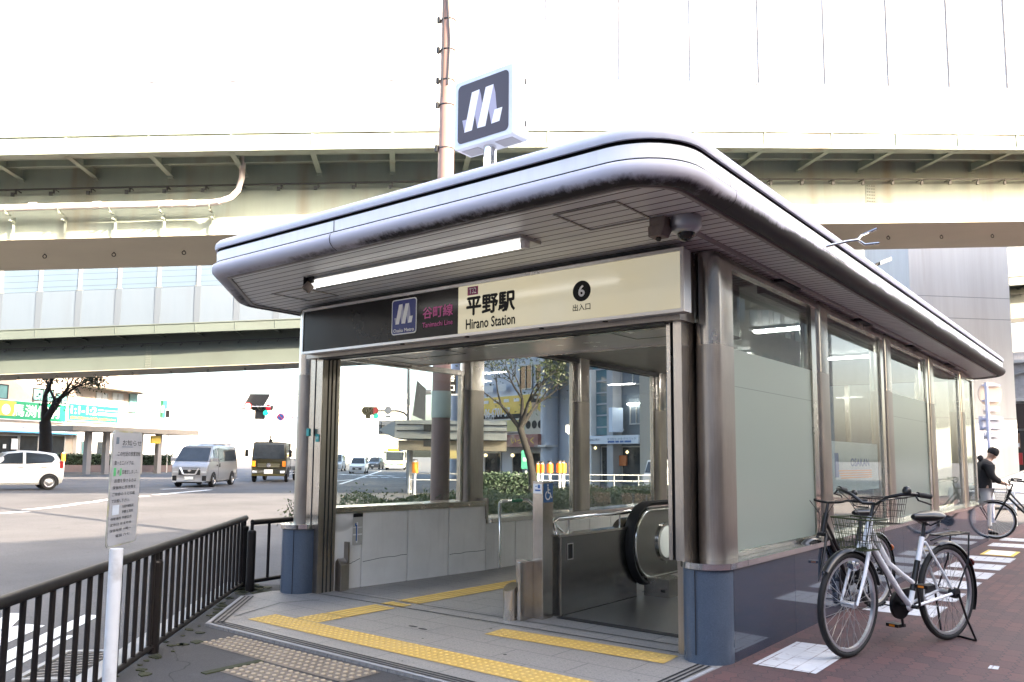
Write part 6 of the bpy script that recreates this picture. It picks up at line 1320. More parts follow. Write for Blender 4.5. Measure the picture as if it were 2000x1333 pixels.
mirrors(t, .66, .80, 1.02, WP)
# silver van
SIL = carpaint('silver van paint', (0.36, 0.36, 0.37), 0.55)
st_ = [(2.36, .34, .50, .52, .74, .5), (2.40, .22, .80, .84, .80, .6), (2.34, .20, 1.00, 1.03, .83, .6), (2.16, .20, 1.15, 1.18, .845, .62), (1.42, .20, 1.17, 1.90, .845, .72), (.9, .20, 1.17, 1.985, .845, .725), (-.6, .20, 1.17, 1.99, .845, .725), (-2.1, .20, 1.17, 1.96, .845, .72), (-2.28, .24, 1.10, 1.88, .83, .70), (-2.33, .34, .6, .62, .78, .5)]
pa_ = G(378, 951.5, ZR)
yv = yaw_to(378, 19); h_ = Vector((math.cos(yv), math.sin(yv), 0))
t, yw = vehicle('van', 'silver one box van with black grille waiting on the far road', 'van', pa_ - h_ * 1.75, yv, st_, SIL, [(1.55, .84), (-1.35, .84)], .33, [[(1.86, 1.22), (1.42, 1.78), (.98, 1.82), (.98, 1.20)], [(.82, 1.2), (.82, 1.84), (-2.0, 1.82), (-2.1, 1.2)]], ((2.12, 1.20, .76), (1.46, 1.84, .66)), None, 1.0)
f = MB(); f.obox((2.385, 0, .74), (.02, 0, .0), (0, .50, 0), (-.02, 0, .17)); f.build('grille', BLACK, t, False, bevel=.02)
f = MB()
for s_ in (1, -1): f.add([(2.425, s_ * .46, .90), (2.41, s_ * .38, .90), (2.43, s_ * .24, .60), (2.44, s_ * .32, .60)], [(0, 1, 2, 3)])
f.add([(2.435, -.28, .63), (2.435, .28, .63), (2.44, .26, .58), (2.44, -.26, .58)], [(0, 1, 2, 3)]); f.build('grille_chrome', CHROMEP, t, False); MB().lathe([(.07, 0), (.07, .01), (0, .012)], (2.422, 0, .78), UX, 14).build('emblem', CHROMEP, t, False)
for s_ in (1, -1):
    MB().obox((2.33, s_ * .66, .80), (.05, 0, -.01), (0, .15, 0), (-.015, 0, .12)).build('headlamp', HEADL, t, False, bevel=.03); MB().obox((2.385, s_ * .68, .42), (.02, 0, 0), (0, .10, 0), (0, 0, .12)).build('fog_lamp_pocket', BLACK, t, False, bevel=.02)
lbox(t, 2.41, 2.43, -.20, .20, .36, .50, 'number_plate', PLATE); lbox(t, 2.36, 2.42, -.6, .6, .20, .26, 'lower_lip', BLACK)
for sd_ in (1, -1): lbox(t, .86, .875, sd_ * .846 - .003, sd_ * .846 + .003, .3, 1.9, 'door_seam', DARKMETAL); lbox(t, .62, .72, sd_ * .852 - .01, sd_ * .852 + .01, .92, 1.1, 'door_handle', DARKMETAL); lbox(t, 1.0, 1.12, sd_ * .852 - .01, sd_ * .852 + .01, .98, 1.04, 'door_handle', DARKMETAL)
mirrors(t, 1.78, .97, 1.28, SIL, (.06, .13, .09))
rk = MB()
for y in (-.6, 0, .6): rk.cyl((.9, y, 2.03), (-2.0, y, 2.03), .02, 6)
for x in (.7, -.6, -1.9): rk.cyl((x, -.68, 2.01), (x, .68, 2.01), .02, 6)
rk.build('roof_rack', GREYW, t, False)
# olive truck
OL = carpaint('olive truck paint', (0.024, 0.021, 0.004)); st_ = [(.02, .55, 1.05, 1.07, .98, .7), (.06, .45, 1.35, 1.38, 1.03, .8), (.0, .45, 1.45, 2.30, 1.05, .97), (-.12, .45, 1.45, 2.46, 1.06, .98), (-1.5, .45, 1.45, 2.46, 1.06, .98), (-1.52, .5, 1.4, 2.4, 1.03, .95)]
yv = yaw_to(527, 9); p = G(524, 942.5, ZR); k_ = .92
t, yw = vehicle('truck', 'olive green flatbed truck with a lit orange indicator by the steel column', 'truck', p, yv, st_, OL, [(-.75, 1.03), (-4.6, 1.03)], .44, [[(-.2, 1.5), (-.25, 2.25), (-1.0, 2.25), (-1.0, 1.42)]], ((.075, 1.42, .94), (.02, 2.28, .86)), None, k_)
f = MB(); f.obox((.08, 0, 1.0), (.015, 0, 0), (0, .62, 0), (0, 0, .15)); gr = f.build('grille', mat('olive dark grille', (0.04, 0.035, 0.015), 0.4), t, False)
for z in (.94, 1.02, 1.09): lbox(t, .092, .11, -.66, .66, z, z + .03, 'grille_bar', mat('olive grey bar', (0.30, 0.29, 0.2), 0.3, 0.5))
MB().lathe([(.13, 0), (.13, .012), (0, .015)], (.112, 0, 1.04), UX, 16).build('emblem', CHROMEP, t, False)
for s_ in (1, -1):
    lbox(t, .03, .09, s_ * .82 - .14, s_ * .82 + .14, .55, .70, 'headlamp', HEADL, .02); MB().obox((.06, s_ * .90, 1.12), (.03, 0, 0), (0, .10, .0), (0, 0, .17)).build('indicator', AMBL if s_ == -1 else mat('amber lens', (0.75, 0.22, 0.02), 0.3), t, False, bevel=.02)
    MB().obox((.25, s_ * 1.30, 1.75), (.05, 0, 0), (0, .10, 0), (0, 0, .22)).build('mirror', BLACK, t, False, bevel=.03); MB().cyl((.1, s_ * 1.0, 1.95), (.25, s_ * 1.28, 1.95), .02, 6).build('mirror_arm', BLACK, t, False)
lbox(t, .06, .12, -.98, .98, .38, .52, 'bumper', mat('dark olive bumper', (0.06, 0.05, 0.012), 0.4)); lbox(t, .121, .135, -.26, .26, .52, .78, 'number_plate', PLATE); lbox(t, -.6, -.2, -.1, .1, 2.46, 2.6, 'roof_horn', BLACK); lbox(t, -.35, -.25, -.05, .05, 2.6, 2.85, 'antenna_box', BLACK)
lbox(t, -7.2, -1.65, -1.08, 1.08, .75, .95, 'load_bed', DARKMETAL); lbox(t, -1.75, -1.6, -1.05, 1.05, .95, 2.4, 'headboard', DARKMETAL); lbox(t, -7.2, -1.8, .98, 1.08, .95, 1.45, 'bed_side', GREYW); lbox(t, -7.2, -1.8, -1.08, -.98, .95, 1.45, 'bed_side', GREYW)
for z in (.45, .6, .72): lbox(t, -4.0, -1.8, 1.0, 1.04, z, z + .05, 'side_guard', GREYW)
# cars through the left window
def minicar(name, label, cat, px, yb, sc__, th, paint, tall=1.0, bus=False):
    p = G(px, yb, ZR); st_ = [(2.1, .3, .55, .57, .70, .4), (2.05, .22, .80, .83, .80, .6), (1.55, .2, .98, 1.02, .84, .6), (1.3, .2, 1.02, 1.06, .845, .62), (.55, .2, 1.04, 1.70 * tall, .845, .66), (-.5, .2, 1.05, 1.78 * tall, .845, .67), (-1.8, .2, 1.05, 1.72 * tall, .84, .66), (-2.05, .26, 1.0, 1.5 * tall, .82, .62), (-2.1, .34, .6, .62, .76, .5)]
    yv = yaw_to(px, th); h_ = Vector((math.cos(yv), math.sin(yv), 0))
    t, yw = vehicle(name, label, cat, p - h_ * 2 * sc__, yv, st_, paint, [(1.3, .84), (-1.3, .84)], .31, [[(1.05, 1.1), (.55, 1.58 * tall), (-.3, 1.65 * tall), (-.3, 1.1)], [(-.42, 1.1), (-.42, 1.65 * tall), (-1.8, 1.58 * tall), (-1.8, 1.1)]], ((1.28, 1.07, .72), (.60, 1.66 * tall, .60)), None, sc__)
    for s_ in (1, -1): MB().obox((2.0, s_ * .62, .78), (.06, 0, 0), (0, .15, 0), (0, 0, .07)).build('headlamp', HEADL, t, False, bevel=.02)
    lbox(t, 2.06, 2.12, -.48, .48, .42, .68, 'grille', mat('grille mesh', (0.10, 0.10, 0.11), 0.3, .6), .01); lbox(t, 2.121, 2.13, -.17, .17, .46, .60, 'number_plate', PLATE); mirrors(t, 1.0, .95, 1.08, paint); return t
minicar('minivan', 'white minivan facing the viewer on the road beyond the left window', 'car', 697, 926, .80, 6, carpaint('pearl white', (0.72, 0.73, 0.75)))
minicar('minivan', 'dark grey minivan beside the white one beyond the left window', 'car', 728, 917, .80, 12, carpaint('dark grey paint', (0.08, 0.085, 0.10)))
minicar('minivan', 'blue grey van half hidden by the left jamb', 'car', 652, 921, .88, 8, carpaint('blue grey paint', (0.20, 0.24, 0.30)), 1.08)
minicar('minivan', 'pale car far back between the two minivans', 'car', 712, 910, .8, 4, carpaint('pale paint', (0.5, 0.5, 0.52)))
# bus
p = G(771, 919, ZR); yv = yaw_to(771, 2); BUSP = mat('bus cream', (0.55, 0.60, 0.52), 0.35); BUSG = mat('bus green', (0.10, 0.36, 0.14), 0.35); k_ = .84
t = thing('bus', 'cream and green city bus with an orange lit destination display', 'bus', p, yv, None, k_)
MB().loft([[(x, w * a, z) for a, z in ((-1, .35), (1, .35), (1, 2.7), (.93, 2.95), (-.93, 2.95), (-1, 2.7))] for x, w in ((0, 1.2), (-.1, 1.24), (-9.5, 1.24))]).build('body', BUSP, t, False, bevel=.04)
lbox(t, .004, .03, -1.12, 1.12, 1.25, 2.35, 'windscreen', CARG); lbox(t, .004, .04, -.95, .75, 2.45, 2.75, 'destination_display', BLACK); lbox(t, .041, .05, -.85, .45, 2.50, 2.70, 'display_text', AMBL); lbox(t, .004, .03, .78, 1.0, 2.45, 2.75, 'route_tile', BLUEINK)
lbox(t, .003, .02, -1.19, 1.19, .62, .85, 'green_band', BUSG); lbox(t, .004, .035, -1.15, 1.15, .36, .52, 'bumper', GREYW); lbox(t, .021, .04, -.2, .2, .56, .70, 'number_plate', PLATE)
for s_ in (1, -1):
    lbox(t, .021, .05, s_ * .85 - .16, s_ * .85 + .16, .70, .88, 'headlamp', AMBL if s_ == 1 else HEADL, .02); lbox(t, -9, -.2, s_ * 1.242 - .01, s_ * 1.242 + .01, 1.25, 2.3, 'side_window', CARG)
    for x in (-2.2, -7.0): MB().lathe([(0, -.12), (.46, -.12), (.48, 0), (.46, .1), (0, .1)], (x, s_ * 1.18, .48), Vector((0, s_, 0)), 20).build('wheel', TYRE, t, False)
    MB().obox((.25, s_ * 1.32, 2.3), (.05, 0, 0), (0, .1, 0), (0, 0, .18)).build('mirror', BLACK, t, False, bevel=.02)
# white car at the right edge and white truck behind the dark building windows
p = at(2003, 940, 27); p.z = ZR
st_ = [(2.2, .3, .55, .57, .70, .4), (2.15, .2, .66, .70, .84, .6), (1.2, .18, .84, .88, .88, .6), (.8, .18, .90, .93, .885, .62), (-.1, .18, .92, 1.36, .885, .58), (-.9, .18, .93, 1.40, .885, .58), (-1.6, .18, .95, 1.22, .88, .58), (-2.0, .22, .94, .99, .86, .6), (-2.2, .3, .7, .72, .80, .5)]
hh = Vector((-(los(2003).y), los(2003).x))
t, yw = vehicle('sedan', 'white sedan at the far right edge behind the person and bicycle', 'car', p, math.atan2(hh.y, hh.x), st_, WP, [(1.35, .88), (-1.35, .88)], .32, [[(.6, .97), (.0, 1.27), (-.75, 1.31), (-.75, .97)], [(-.85, .97), (-.85, 1.31), (-1.35, 1.2), (-1.6, 1.0)]], ((.8, .93, .7), (-.05, 1.33, .55)), None, 1.0)
for s_ in (1, -1): lbox(t, 1.75, 2.12, s_ * .70 - .1, s_ * .70 + .1, .60, .72, 'headlamp', HEADL, .02)
p = at(1278, 940, 36); p.z = ZR; yv = yaw_to(1278, 30); t = thing('small_truck', 'small white truck parked beyond the hedge at the escalator windows', 'truck', p, yv, None, .8)
MB().loft([[(x, y, z) for y, z in ((-.7, zb), (.7, zb), (.72, zm_), (.62, zt_), (-.62, zt_), (-.72, zm_))] for x, zb, zm_, zt_ in ((.05, .4, .9, 1.0), (0, .35, 1.0, 1.1), (-.35, .35, 1.05, 1.85), (-1.5, .35, 1.05, 1.9))]).build('cab', WP, t, False, bevel=.03)
MB().quad((-.01, -.6, 1.15), (-.01, .6, 1.15), (-.30, .56, 1.75), (-.30, -.56, 1.75)).build('windscreen', CARG, t, False); lbox(t, -3.4, -1.55, -.72, .72, .6, 1.3, 'load_bed', GREYW)
for s_ in (1, -1):
    for x in (-.6, -2.8): MB().lathe([(0, -.08), (.28, -.08), (.3, 0), (.28, .08), (0, .08)], (x, s_ * .64, .3), Vector((0, s_, 0)), 16).build('wheel', TYRE, t, False)
    MB().obox((.06, s_ * .5, .72), (.02, 0, 0), (0, .12, 0), (0, 0, .07)).build('headlamp', HEADL, t, False)

# ================================================================ BICYCLES (rear axle at x=0, nose to +x, z up)
SPOKE = mat('spoke steel', (0.55, 0.55, 0.56), 0.3, 1); ALU = mat('alloy rim', (0.62, 0.63, 0.66), 0.28, 0.9); GREENW = mat('olive wire', (0.035, 0.045, 0.014), 0.5); WHITEB = mat('white bicycle enamel', (0.80, 0.81, 0.84), 0.22, coat=.5)
BLKB = mat('black bicycle enamel', (0.008, 0.008, 0.009), 0.3)
def bicycle(label, loc, yaw, frame_m, basket_m, s=1.0, steer=0.0, knob=False, rear_basket=False, front_basket=True, rack=True, bar='swept', lean=0.0, light=True):
    t = thing('bicycle', label, 'bicycle', loc, yaw, None, s); t.rotation_euler = (lean, 0, yaw); R_ = .335; WB = 1.10
    ha = math.radians(68); hd = Vector((-math.cos(ha), 0, math.sin(ha))); ft = Vector((WB, 0, R_)); off = .05
    crown = ft + hd * .40 + Vector((-off * .9, 0, 0)); head_t = crown + hd * .18
    axis_o, axis = crown, hd
    SM = Matrix.Translation(axis_o) @ Matrix.Rotation(steer, 4, axis) @ Matrix.Translation(-axis_o)
    def B(mb, nm, m, par=t, front=False, sm=50):
        if front: mb.v = [tuple(SM @ Vector(v)) for v in mb.v]
        return mb.build(nm, m, par, False, smooth=sm)
    def wheel(c, front):
        m_ = MB(); m_.ring(c, UY, R_ - .019, .019, 40, 8)
        if knob:
            for i in range(44): a = i * 2 * PI / 44; m_.obox(c + Vector((math.cos(a), 0, math.sin(a))) * R_, Vector((math.cos(a), 0, math.sin(a))) * .008, UY * .018, Vector((-math.sin(a), 0, math.cos(a))) * .010)
        w = B(m_, 'wheel', RUBBER, t, front)
        m_ = MB()
        prof = [(R_ - .038, -.013), (R_ - .056, -.010), (R_ - .056, .010), (R_ - .038, .013)]
        k0 = len(m_.v); n_ = 40
        for r, h in prof:
            for j in range(n_): a = 2 * PI * j / n_; m_.v.append((c.x + r * math.cos(a), c.y + h, c.z + r * math.sin(a)))
        for i in range(4):
            for j in range(n_): m_.f.append((k0 + i * n_ + j, k0 + i * n_ + (j + 1) % n_, k0 + ((i + 1) % 4) * n_ + (j + 1) % n_, k0 + ((i + 1) % 4) * n_ + j))
        B(m_, 'rim', ALU, w, front, 30)
        m_ = MB()
        for i in range(32):
            a = i * 2 * PI / 32; b2 = a + (.55 if i % 4 < 2 else -.55); sd2 = .03 if i % 2 else -.03
            m_.tube([c + Vector((.018 * math.cos(b2), sd2, .018 * math.sin(b2))), c + Vector(((R_ - .05) * math.cos(a), 0, (R_ - .05) * math.sin(a)))], .0014, 4)
        B(m_, 'spokes', SPOKE, w, front); B(MB().cyl(c + UY * -.045, c + UY * .045, .02, 12), 'hub', ALU, w, front)
        return w
    rc = Vector((0, 0, R_)); wheel(rc, False); wheel(ft, True)
    bb_ = Vector((.44, 0, .27)); seat_t = bb_ + Vector((-.175, 0, .46)); post_t = seat_t + Vector((-.035, 0, .10))
    m_ = MB(); m_.tube([crown + hd * .02, crown + hd * .19], .024, 12)
    hl = crown + hd * .05; hu = crown + hd * .13
    m_.tube([hl, hl.lerp(bb_, .35) + Vector((-.03, 0, -.045)), hl.lerp(bb_, .7) + Vector((-.02, 0, -.04)), bb_], .020, 12); m_.tube([hu, hu.lerp(bb_, .4) + Vector((-.03, 0, -.03)), hu.lerp(bb_ + Vector((-.05, 0, .14)), .75) + Vector((0, 0, -.03)), bb_ + Vector((-.055, 0, .15))], .016, 12)
    m_.tube([bb_, seat_t], .018, 12)
    for sd_ in (1, -1): m_.tube([bb_ + UY * sd_ * .03, rc + UY * sd_ * .06], .011, 8); m_.tube([seat_t + UY * sd_ * .02 - UZ * .03, rc + UY * sd_ * .06], .009, 8)
    m_.ring(bb_, UY, .024, .012, 14, 6); B(m_, 'frame', frame_m)
    B(MB().tube([bb_ + Vector((-.035, 0, .10)), bb_ + Vector((-.11, 0, .30))], .0195, 12), 'frame_decal', BLACK)
    m_ = MB()
    for sd_ in (1, -1): m_.tube([crown + UY * sd_ * .035, crown.lerp(ft, .5) + UY * sd_ * .055 + Vector((.005, 0, 0)), ft + UY * sd_ * .055], [.014, .012, .008], 10)
    m_.tube([crown + UY * -.04, crown + UY * .04], .018, 10); B(m_, 'fork', frame_m, t, True)
    m_ = MB(); m_.tube([head_t, head_t + hd * .10], .012, 10); tp_ = head_t + hd * .11; B(m_, 'stem', BLKB, t, True)
    m_ = MB()
    if bar == 'swept':
        for sd_ in (1, -1): m_.tube([tp_, tp_ + Vector((.05, sd_ * .05, .0)), tp_ + Vector((.06, sd_ * .12, .05)), tp_ + Vector((.04, sd_ * .21, .075)), tp_ + Vector((-.01, sd_ * .265, .08)), tp_ + Vector((-.14, sd_ * .295, .065))], .011, 10)
    else:
        for sd_ in (1, -1): m_.tube([tp_, tp_ + Vector((.0, sd_ * .10, .01)), tp_ + Vector((.0, sd_ * .17, .03)), tp_ + Vector((-.06, sd_ * .31, .035))], .011, 10)
    B(m_, 'handlebar', BLKB, t, True)
    for sd_ in (1, -1):
        e0, e1_ = (tp_ + Vector((-.04, sd_ * .273, .078)), tp_ + Vector((-.155, sd_ * .298, .064))) if bar == 'swept' else (tp_ + Vector((-.02, sd_ * .21, .032)), tp_ + Vector((-.062, sd_ * .315, .035)))
        B(MB().tube([e0, e1_], .017, 12), 'grip', RUBBER, t, True)
        B(MB().tube([e0 + Vector((.02, 0, -.01)), e0 + Vector((.03, sd_ * .02, -.035)), e0 + Vector((-.05, sd_ * .02, -.05)), e1_ + Vector((.02, sd_ * .015, -.05))], .006, 6), 'brake_lever', DARKMETAL, t, True)
        B(MB().tube([e0 + Vector((.02, 0, -.01)), tp_ + Vector((.12, sd_ * .12, .03)), tp_ + Vector((.09, sd_ * .03, -.10)), crown + Vector((.03, sd_ * .02, 0))], .0035, 5), 'brake_cable', BLACK, t, True)
    B(MB().lathe([(.0, .045), (.018, .04), (.028, .02), (.028, 0), (0, 0)], tp_ + Vector((.02, .235, .085)), UZ, 14), 'bell', BLACK, t, True)
    # saddle
    m_ = MB(); sp0 = post_t + Vector((0, 0, .035)); rings = []
    for x, w, z0_, z1_ in ((-.13, .06, -.005, .03), (-.115, .092, -.02, .045), (-.06, .10, -.03, .048), (0, .075, -.03, .04), (.06, .042, -.025, .034), (.11, .028, -.02, .03), (.13, .018, -.01, .022)):
        rings.append([sp0 + Vector((x, w * math.cos(q), (z0_ + z1_) / 2 + (z1_ - z0_) / 2 * math.sin(q))) for q in [2 * PI * i / 14 for i in range(14)]])
    m_.loft(rings); B(m_, 'saddle', mat('black vinyl', (0.006, 0.006, 0.007), 0.35)); m_ = MB(); m_.tube([seat_t - UZ * .02, post_t], .013, 10)
    for sd_ in (1, -1): m_.tube([sp0 + Vector((-.09, sd_ * .05, -.03)), sp0 + Vector((-.03, sd_ * .025, -.055)), sp0 + Vector((.08, sd_ * .012, -.02))], .005, 6); m_.tube([sp0 + Vector((-.09 + .014 * math.cos(q * .8), sd_ * .045 + .014 * math.sin(q * .8), -.065 + .045 * q / 24)) for q in range(25)], .003, 4)
    B(m_, 'seat_post', BLKB)
    # fenders, guard, crank, rack, stand
    def fender(c, a0, a1, nm, front):
        m_ = MB(); rr = R_ + .022; n_ = 18; m_.loft([[(c.x + (rr + h) * math.cos(a), y, c.z + (rr + h) * math.sin(a)) for y, h in ((-.028, -.016), (-.02, -.002), (0, .004), (.02, -.002), (.028, -.016))] for a in [math.radians(a0 + (a1 - a0) * i / n_) for i in range(n_ + 1)]], False, False); return B(m_, nm, BLKB, t, front)
    fender(rc, 75, 205, 'rear_fender', False); fender(ft, 40, 165, 'front_fender', True)
    m_ = MB(); m_.slab([(bb_.x + .10 * math.cos(a), bb_.z + .10 * math.sin(a)) for a in [math.radians(q) for q in range(-80, 100, 15)]] + [(.08, .39), (-.02, .36), (.10, .31)], (0, -.062, 0), UX, UZ, -UY, .022); m_.slab([(bb_.x + .10 * math.cos(a), bb_.z + .10 * math.sin(a)) for a in [math.radians(q) for q in range(0, 360, 20)]], (0, -.062, 0), UX, UZ, -UY, .024); B(m_, 'chain_guard', BLKB, sm=30)
    m_ = MB(); cd = Vector((math.cos(-1.9), 0, math.sin(-1.9)))
    for sd_ in (1, -1): m_.tube([bb_ + UY * sd_ * .05, bb_ + UY * sd_ * .075 + cd * .02 * sd_ * -1, bb_ + cd * .165 * (1 if sd_ < 0 else -1) + UY * sd_ * .09], .009, 8)
    m_.cyl(bb_ - UY * .075, bb_ + UY * .06, .014, 10); B(m_, 'crank', DARKMETAL)
    for sd_ in (1, -1): q = bb_ + cd * .165 * (1 if sd_ < 0 else -1) + UY * sd_ * .145; pdl = MB().box(q.x - .045, q.x + .045, q.y - .045, q.y + .045, q.z - .011, q.z + .011).build('pedal', BLACK, t, False); MB().box(q.x - .047, q.x + .047, q.y - .02, q.y + .02, q.z - .007, q.z + .007).build('pedal_reflector', ORANGE, pdl, False)
    if rack:
        m_ = MB(); zz = R_ + .40
        m_.tube([(.10, -.05, zz), (.10, .05, zz), (-.20, .065, zz + .01), (-.24, .05, zz + .01), (-.24, -.05, zz + .01), (-.20, -.065, zz + .01)], .006, 6, closed=True)
        for y in (-.02, .02): m_.tube([(.10, y, zz), (-.24, y, zz + .01)], .004, 6)
        m_.tube([(-.05, -.06, zz), (-.05, .06, zz)], .004, 6)
        for sd_ in (1, -1): m_.tube([(-.20, sd_ * .065, zz), (-.16, sd_ * .075, .55), (0, sd_ * .07, R_)], .006, 6); m_.tube([(.10, sd_ * .05, zz), (.20, sd_ * .02, zz - .03)], .006, 6)
        B(m_, 'luggage_rack', BLKB)
    m_ = MB()
    for sd_ in (1, -1): m_.tube([(0, sd_ * .085, R_), (-.06, sd_ * .10, .16), (-.12, sd_ * .125, .008)], .008, 8)
    m_.tube([(-.12, -.125, .008), (-.15, 0, .008), (-.12, .125, .008)], .008, 8); B(m_, 'kickstand', BLKB)
    B(MB().lathe([(0, 0), (.028, .0), (.03, .012), (.02, .03), (0, .034)], Vector((-R_ * .93, 0, R_ + .19)), Vector((-1, 0, 0)), 14), 'rear_reflector', mat('dark red reflector', (0.10, 0.01, 0.01), 0.2) if not knob else mat('orange reflector', (0.6, 0.12, 0.02), 0.2))
    if light: B(MB().lathe([(0, -.05), (.025, -.045), (.04, .0), (.042, .02), (.03, .028), (0, .03)], crown + Vector((.075, -.03, -.13)), UX, 18), 'headlight', CHROMEP, t, True)
    B(MB().box(.02, .03, -.02, .02, .5, .501), 'dynamo_mount', BLKB)
    B(MB().lathe([(0, -.03), (.035, -.03), (.04, 0), (.035, .02), (0, .02)], rc + UY * .06, UY, 16), 'rear_hub_brake', BLKB)
    def basket(o, l0, l1, w0, w1, h, nm, m, front):
        """o: rear bottom centre; opens upwards"""
        m_ = MB(); lo_ = [(0, -w0), (l0, -w0), (l0, w0), (0, w0)]; hi_ = [(-.02, -w1), (l1, -w1), (l1, w1), (-.02, w1)]
        def lv(k_): return [o + Vector((a[0] + (b2[0] - a[0]) * k_, a[1] + (b2[1] - a[1]) * k_, h * k_)) for a, b2 in zip(lo_, hi_)]
        m_.tube(lv(1), .006, 6, closed=True); m_.tube(lv(0), .004, 5, closed=True)
        for k_ in (.25, .5, .75): m_.tube(lv(k_), .0022, 4, closed=True)
        A_, B_ = lv(0), lv(1)
        for i in range(4):
            for j in range(9): m_.tube([A_[i].lerp(A_[(i + 1) % 4], j / 9), B_[i].lerp(B_[(i + 1) % 4], j / 9)], .0018, 4)
        for j in range(1, 8): m_.tube([A_[0].lerp(A_[1], j / 8), A_[3].lerp(A_[2], j / 8)], .0018, 4)
        return B(m_, nm, m, t, front)
    if front_basket: basket(head_t + Vector((.05, 0, -.19)), .17, .21, .09, .125, .20, 'front_basket', basket_m, True)
    if rear_basket: basket(Vector((-.30, 0, R_ + .42)), .34, .36, .13, .17, .24, 'rear_basket', BLKB, False)
    return t
def place_bike(px_r, y_r, th, s):
    p = G(px_r, y_r, 0.0); yv = yaw_to(px_r, th); return p, yv
BK = [place_bike(1853, 1250, 30, 1.06), place_bike(1712, 1186, 26, 1.0), None]
bicycle('white step through city bicycle with olive wire basket parked by the blue wall', BK[0][0], BK[0][1], WHITEB, GREENW, 1.13, math.radians(5), rear_basket=False)
bicycle('dark bicycle with flat handlebar and rear wire basket hidden behind the white bicycle', BK[1][0], BK[1][1], BLKB, GREENW, 1.06, math.radians(5), knob=True, rear_basket=True, front_basket=False, rack=False, bar='flat')
pbk = G(2094, 1062, 0); bicycle('black city bicycle beside the bowed person at the right edge', pbk, math.atan2(-(los(1970).x), los(1970).y) + PI / 2 * 0 + math.radians(176 - 0), BLKB, BLKB, 1.05, math.radians(8), lean=0)

# ================================================================ PERSON
def skin_body(name, joints, bones, m, t, sub=2):
    me = bpy.data.meshes.new(name); ks = list(joints); me.from_pydata([joints[k_][0] for k_ in ks], [(ks.index(a), ks.index(b_)) for a, b_ in bones], []); o = bpy.data.objects.new(name, me); col.objects.link(o)
    md = o.modifiers.new('skin', 'SKIN'); sl = me.skin_vertices[0].data
    for i, k_ in enumerate(ks): r = joints[k_][1]; sl[i].radius = (r, r) if not isinstance(r, tuple) else r
    sl[0].use_root = True; md.use_smooth_shade = True; sm = o.modifiers.new('sub', 'SUBSURF'); sm.levels = sub; sm.render_levels = sub
    dg = bpy.context.evaluated_depsgraph_get(); dg.update(); nm = bpy.data.meshes.new_from_object(o.evaluated_get(dg)); bpy.data.objects.remove(o)
    nm.materials.clear(); nm.materials.append(m); nm.shade_smooth(); ob = bpy.data.objects.new(name, nm); col.objects.link(ob); ob.parent = t; return ob
ppos = at(1926, 1045, 16.4); ppos.z = 0
py_ = math.atan2(R2.y, R2.x) + math.radians(-18)      # local +x: the way the person faces (to the right of the picture)
pt_ = thing('person', 'person in a black hooded jacket and black knit cap bowing over a bicycle', 'person', ppos, py_)
SK = {'hip': ((0, 0, .93), (.13, .15)), 'belly': ((.0, 0, 1.08), (.13, .15)), 'chest': ((.03, 0, 1.28), (.14, .175)), 'sh': ((.06, 0, 1.41), (.10, .13)), 'neck': ((.115, 0, 1.475), .052), 'head': ((.165, 0, 1.54), .075), 'top': ((.185, 0, 1.62), .082)}
bonesB = [('hip', 'belly'), ('belly', 'chest'), ('chest', 'sh'), ('sh', 'neck'), ('neck', 'head'), ('head', 'top')]
for s_, nm in ((1, 'l'), (-1, 'r')):
    SK.update({nm + 'th': ((.0, s_ * .10, .86), .085), nm + 'kn': ((.03, s_ * .105, .50), .06), nm + 'an': ((-.02, s_ * .11, .09), .042), nm + 'to': ((.12, s_ * .125, .04), .035), nm + 's': ((.06, s_ * .17, 1.38), .065), nm + 'e': ((.10 if s_ > 0 else .12, s_ * .23, 1.13), .048), nm + 'w': ((.30, s_ * .14, 1.02), .034), nm + 'pm': ((.36, s_ * .12, .995), .032)})
    bonesB += [('hip', nm + 'th'), (nm + 'th', nm + 'kn'), (nm + 'kn', nm + 'an'), (nm + 'an', nm + 'to'), ('sh', nm + 's'), (nm + 's', nm + 'e'), (nm + 'e', nm + 'w'), (nm + 'w', nm + 'pm')]
    for i, (dy, dl_) in enumerate(((-.024, .06), (-.008, .07), (.008, .066), (.022, .052))):
        SK[nm + f'f{i}'] = ((.40, s_ * .12 + dy, .985), .010); SK[nm + f'g{i}'] = ((.40 + dl_ * .55, s_ * .12 + dy, .955), .008); bonesB += [(nm + 'pm', nm + f'f{i}'), (nm + f'f{i}', nm + f'g{i}')]
    SK[nm + 't'] = ((.375, s_ * .12 - s_ * .045, .985), .010); bonesB.append((nm + 'pm', nm + 't'))
skin_body('body', SK, bonesB, SKINM, pt_)
JK = {'hip': ((0, 0, .80), (.15, .18)), 'low': ((0, 0, .92), (.155, .18)), 'belly': ((.0, 0, 1.06), (.16, .18)), 'chest': ((.025, 0, 1.27), (.17, .205)), 'sh': ((.04, 0, 1.40), (.14, .17)), 'col': ((.08, 0, 1.47), (.095, .10))}
bj = [('hip', 'low'), ('low', 'belly'), ('belly', 'chest'), ('chest', 'sh'), ('sh', 'col')]
for s_, nm in ((1, 'l'), (-1, 'r')): JK.update({nm + 's': ((.05, s_ * .185, 1.37), .09), nm + 'e': ((.10, s_ * .24, 1.13), .072), nm + 'w': ((.27, s_ * .15, 1.03), .052)}); bj += [('sh', nm + 's'), (nm + 's', nm + 'e'), (nm + 'e', nm + 'w')]
skin_body('hooded_jacket', JK, bj, mat('black jacket cloth', (0.012, 0.012, 0.014), 0.85, 0, 0.3, 8, .4, 15), pt_)
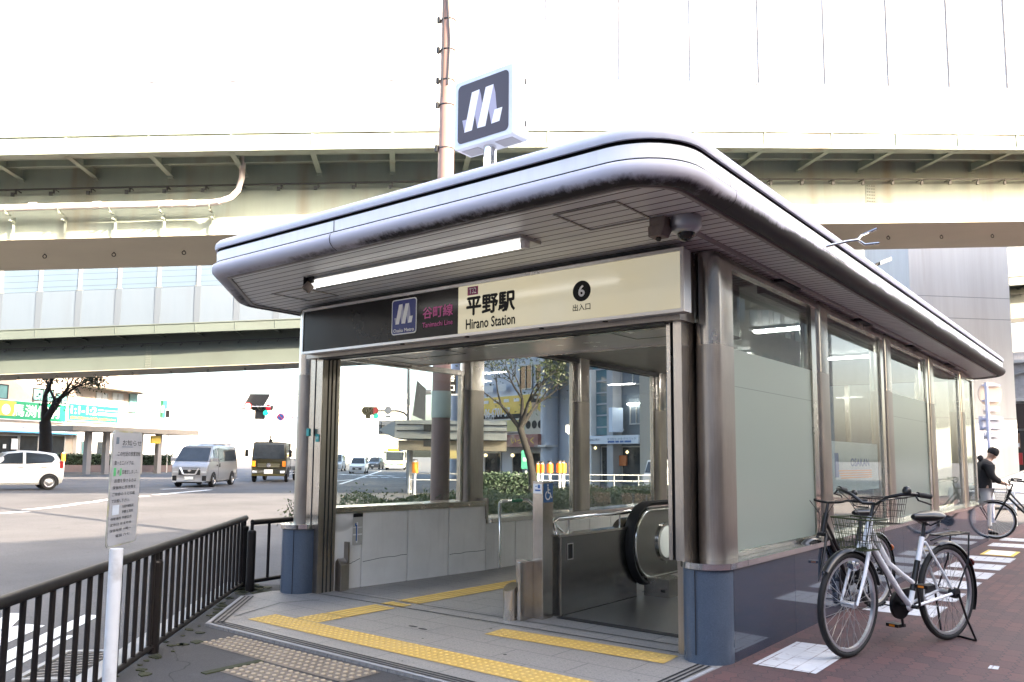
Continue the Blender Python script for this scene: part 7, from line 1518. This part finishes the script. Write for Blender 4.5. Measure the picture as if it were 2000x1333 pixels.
HD = {'a': ((-.06, 0, 1.44), (.06, .10)), 'b': ((-.02, .0, 1.475), (.065, .11)), 'c': ((.03, 0, 1.475), (.05, .10))}; skin_body('hood', HD, [('a', 'b'), ('b', 'c')], MATS['black jacket cloth'], pt_)
TR = {'hip': ((0, 0, .92), (.14, .165))}; bt = []
for s_, nm in ((1, 'l'), (-1, 'r')): TR.update({nm + 'th': ((.0, s_ * .10, .80), .105), nm + 'kn': ((.03, s_ * .105, .50), .085), nm + 'an': ((-.015, s_ * .11, .11), .075)}); bt += [('hip', nm + 'th'), (nm + 'th', nm + 'kn'), (nm + 'kn', nm + 'an')]
skin_body('trousers', TR, bt, mat('light grey trousers', (0.42, 0.42, 0.44), 0.85, 0, 0.12, 6, .3, 12), pt_)
for s_ in (1, -1): MB().loft([[(x, s_ * .12 + w * math.cos(q), max(.0, h * (.5 + .5 * math.sin(q)))) for q in [2 * PI * i / 12 for i in range(12)]] for x, w, h in ((-.09, .03, .08), (-.06, .042, .11), (.04, .046, .10), (.13, .045, .07), (.18, .025, .05))]).build('shoe', BLACK, pt_, False, smooth=50)
hc = Vector((.185, 0, 1.60)); fd = Vector((.78, 0, -.62)); hu_ = Vector((.62, 0, .78))
MB().lathe([(.094, -.02), (.103, .01), (.104, .05), (.090, .095), (.055, .125), (.0, .135)], hc, hu_ * .9 + Vector((-.2, 0, 0)), 20).build('knit_cap', mat('black knit', (0.012, 0.012, 0.013), 0.95, 0, .3, 30, .5, 60), pt_, False, smooth=60)
MB().obox(hc + fd * .085 - hu_ * .035, fd * .014, UY * .011, hu_ * .022).build('nose', SKINM, pt_, False, bevel=.006); MB().obox(hc + fd * .078 - hu_ * .075, fd * .004, UY * .022, hu_ * .004).build('mouth', mat('lip', (0.25, 0.10, 0.08), 0.5), pt_, False)
for s_ in (1, -1): MB().lathe([(0, .0), (.008, .002), (.006, .006), (0, .007)], hc + fd * .076 + UY * s_ * .03 - hu_ * .012, fd, 8).build('eye', BLACK, pt_, False); MB().obox(hc + UY * s_ * .083 - hu_ * .03 - fd * .005, fd * .016, UY * .006, hu_ * .024).build('ear', SKINM, pt_, False, bevel=.005)
flush_text()
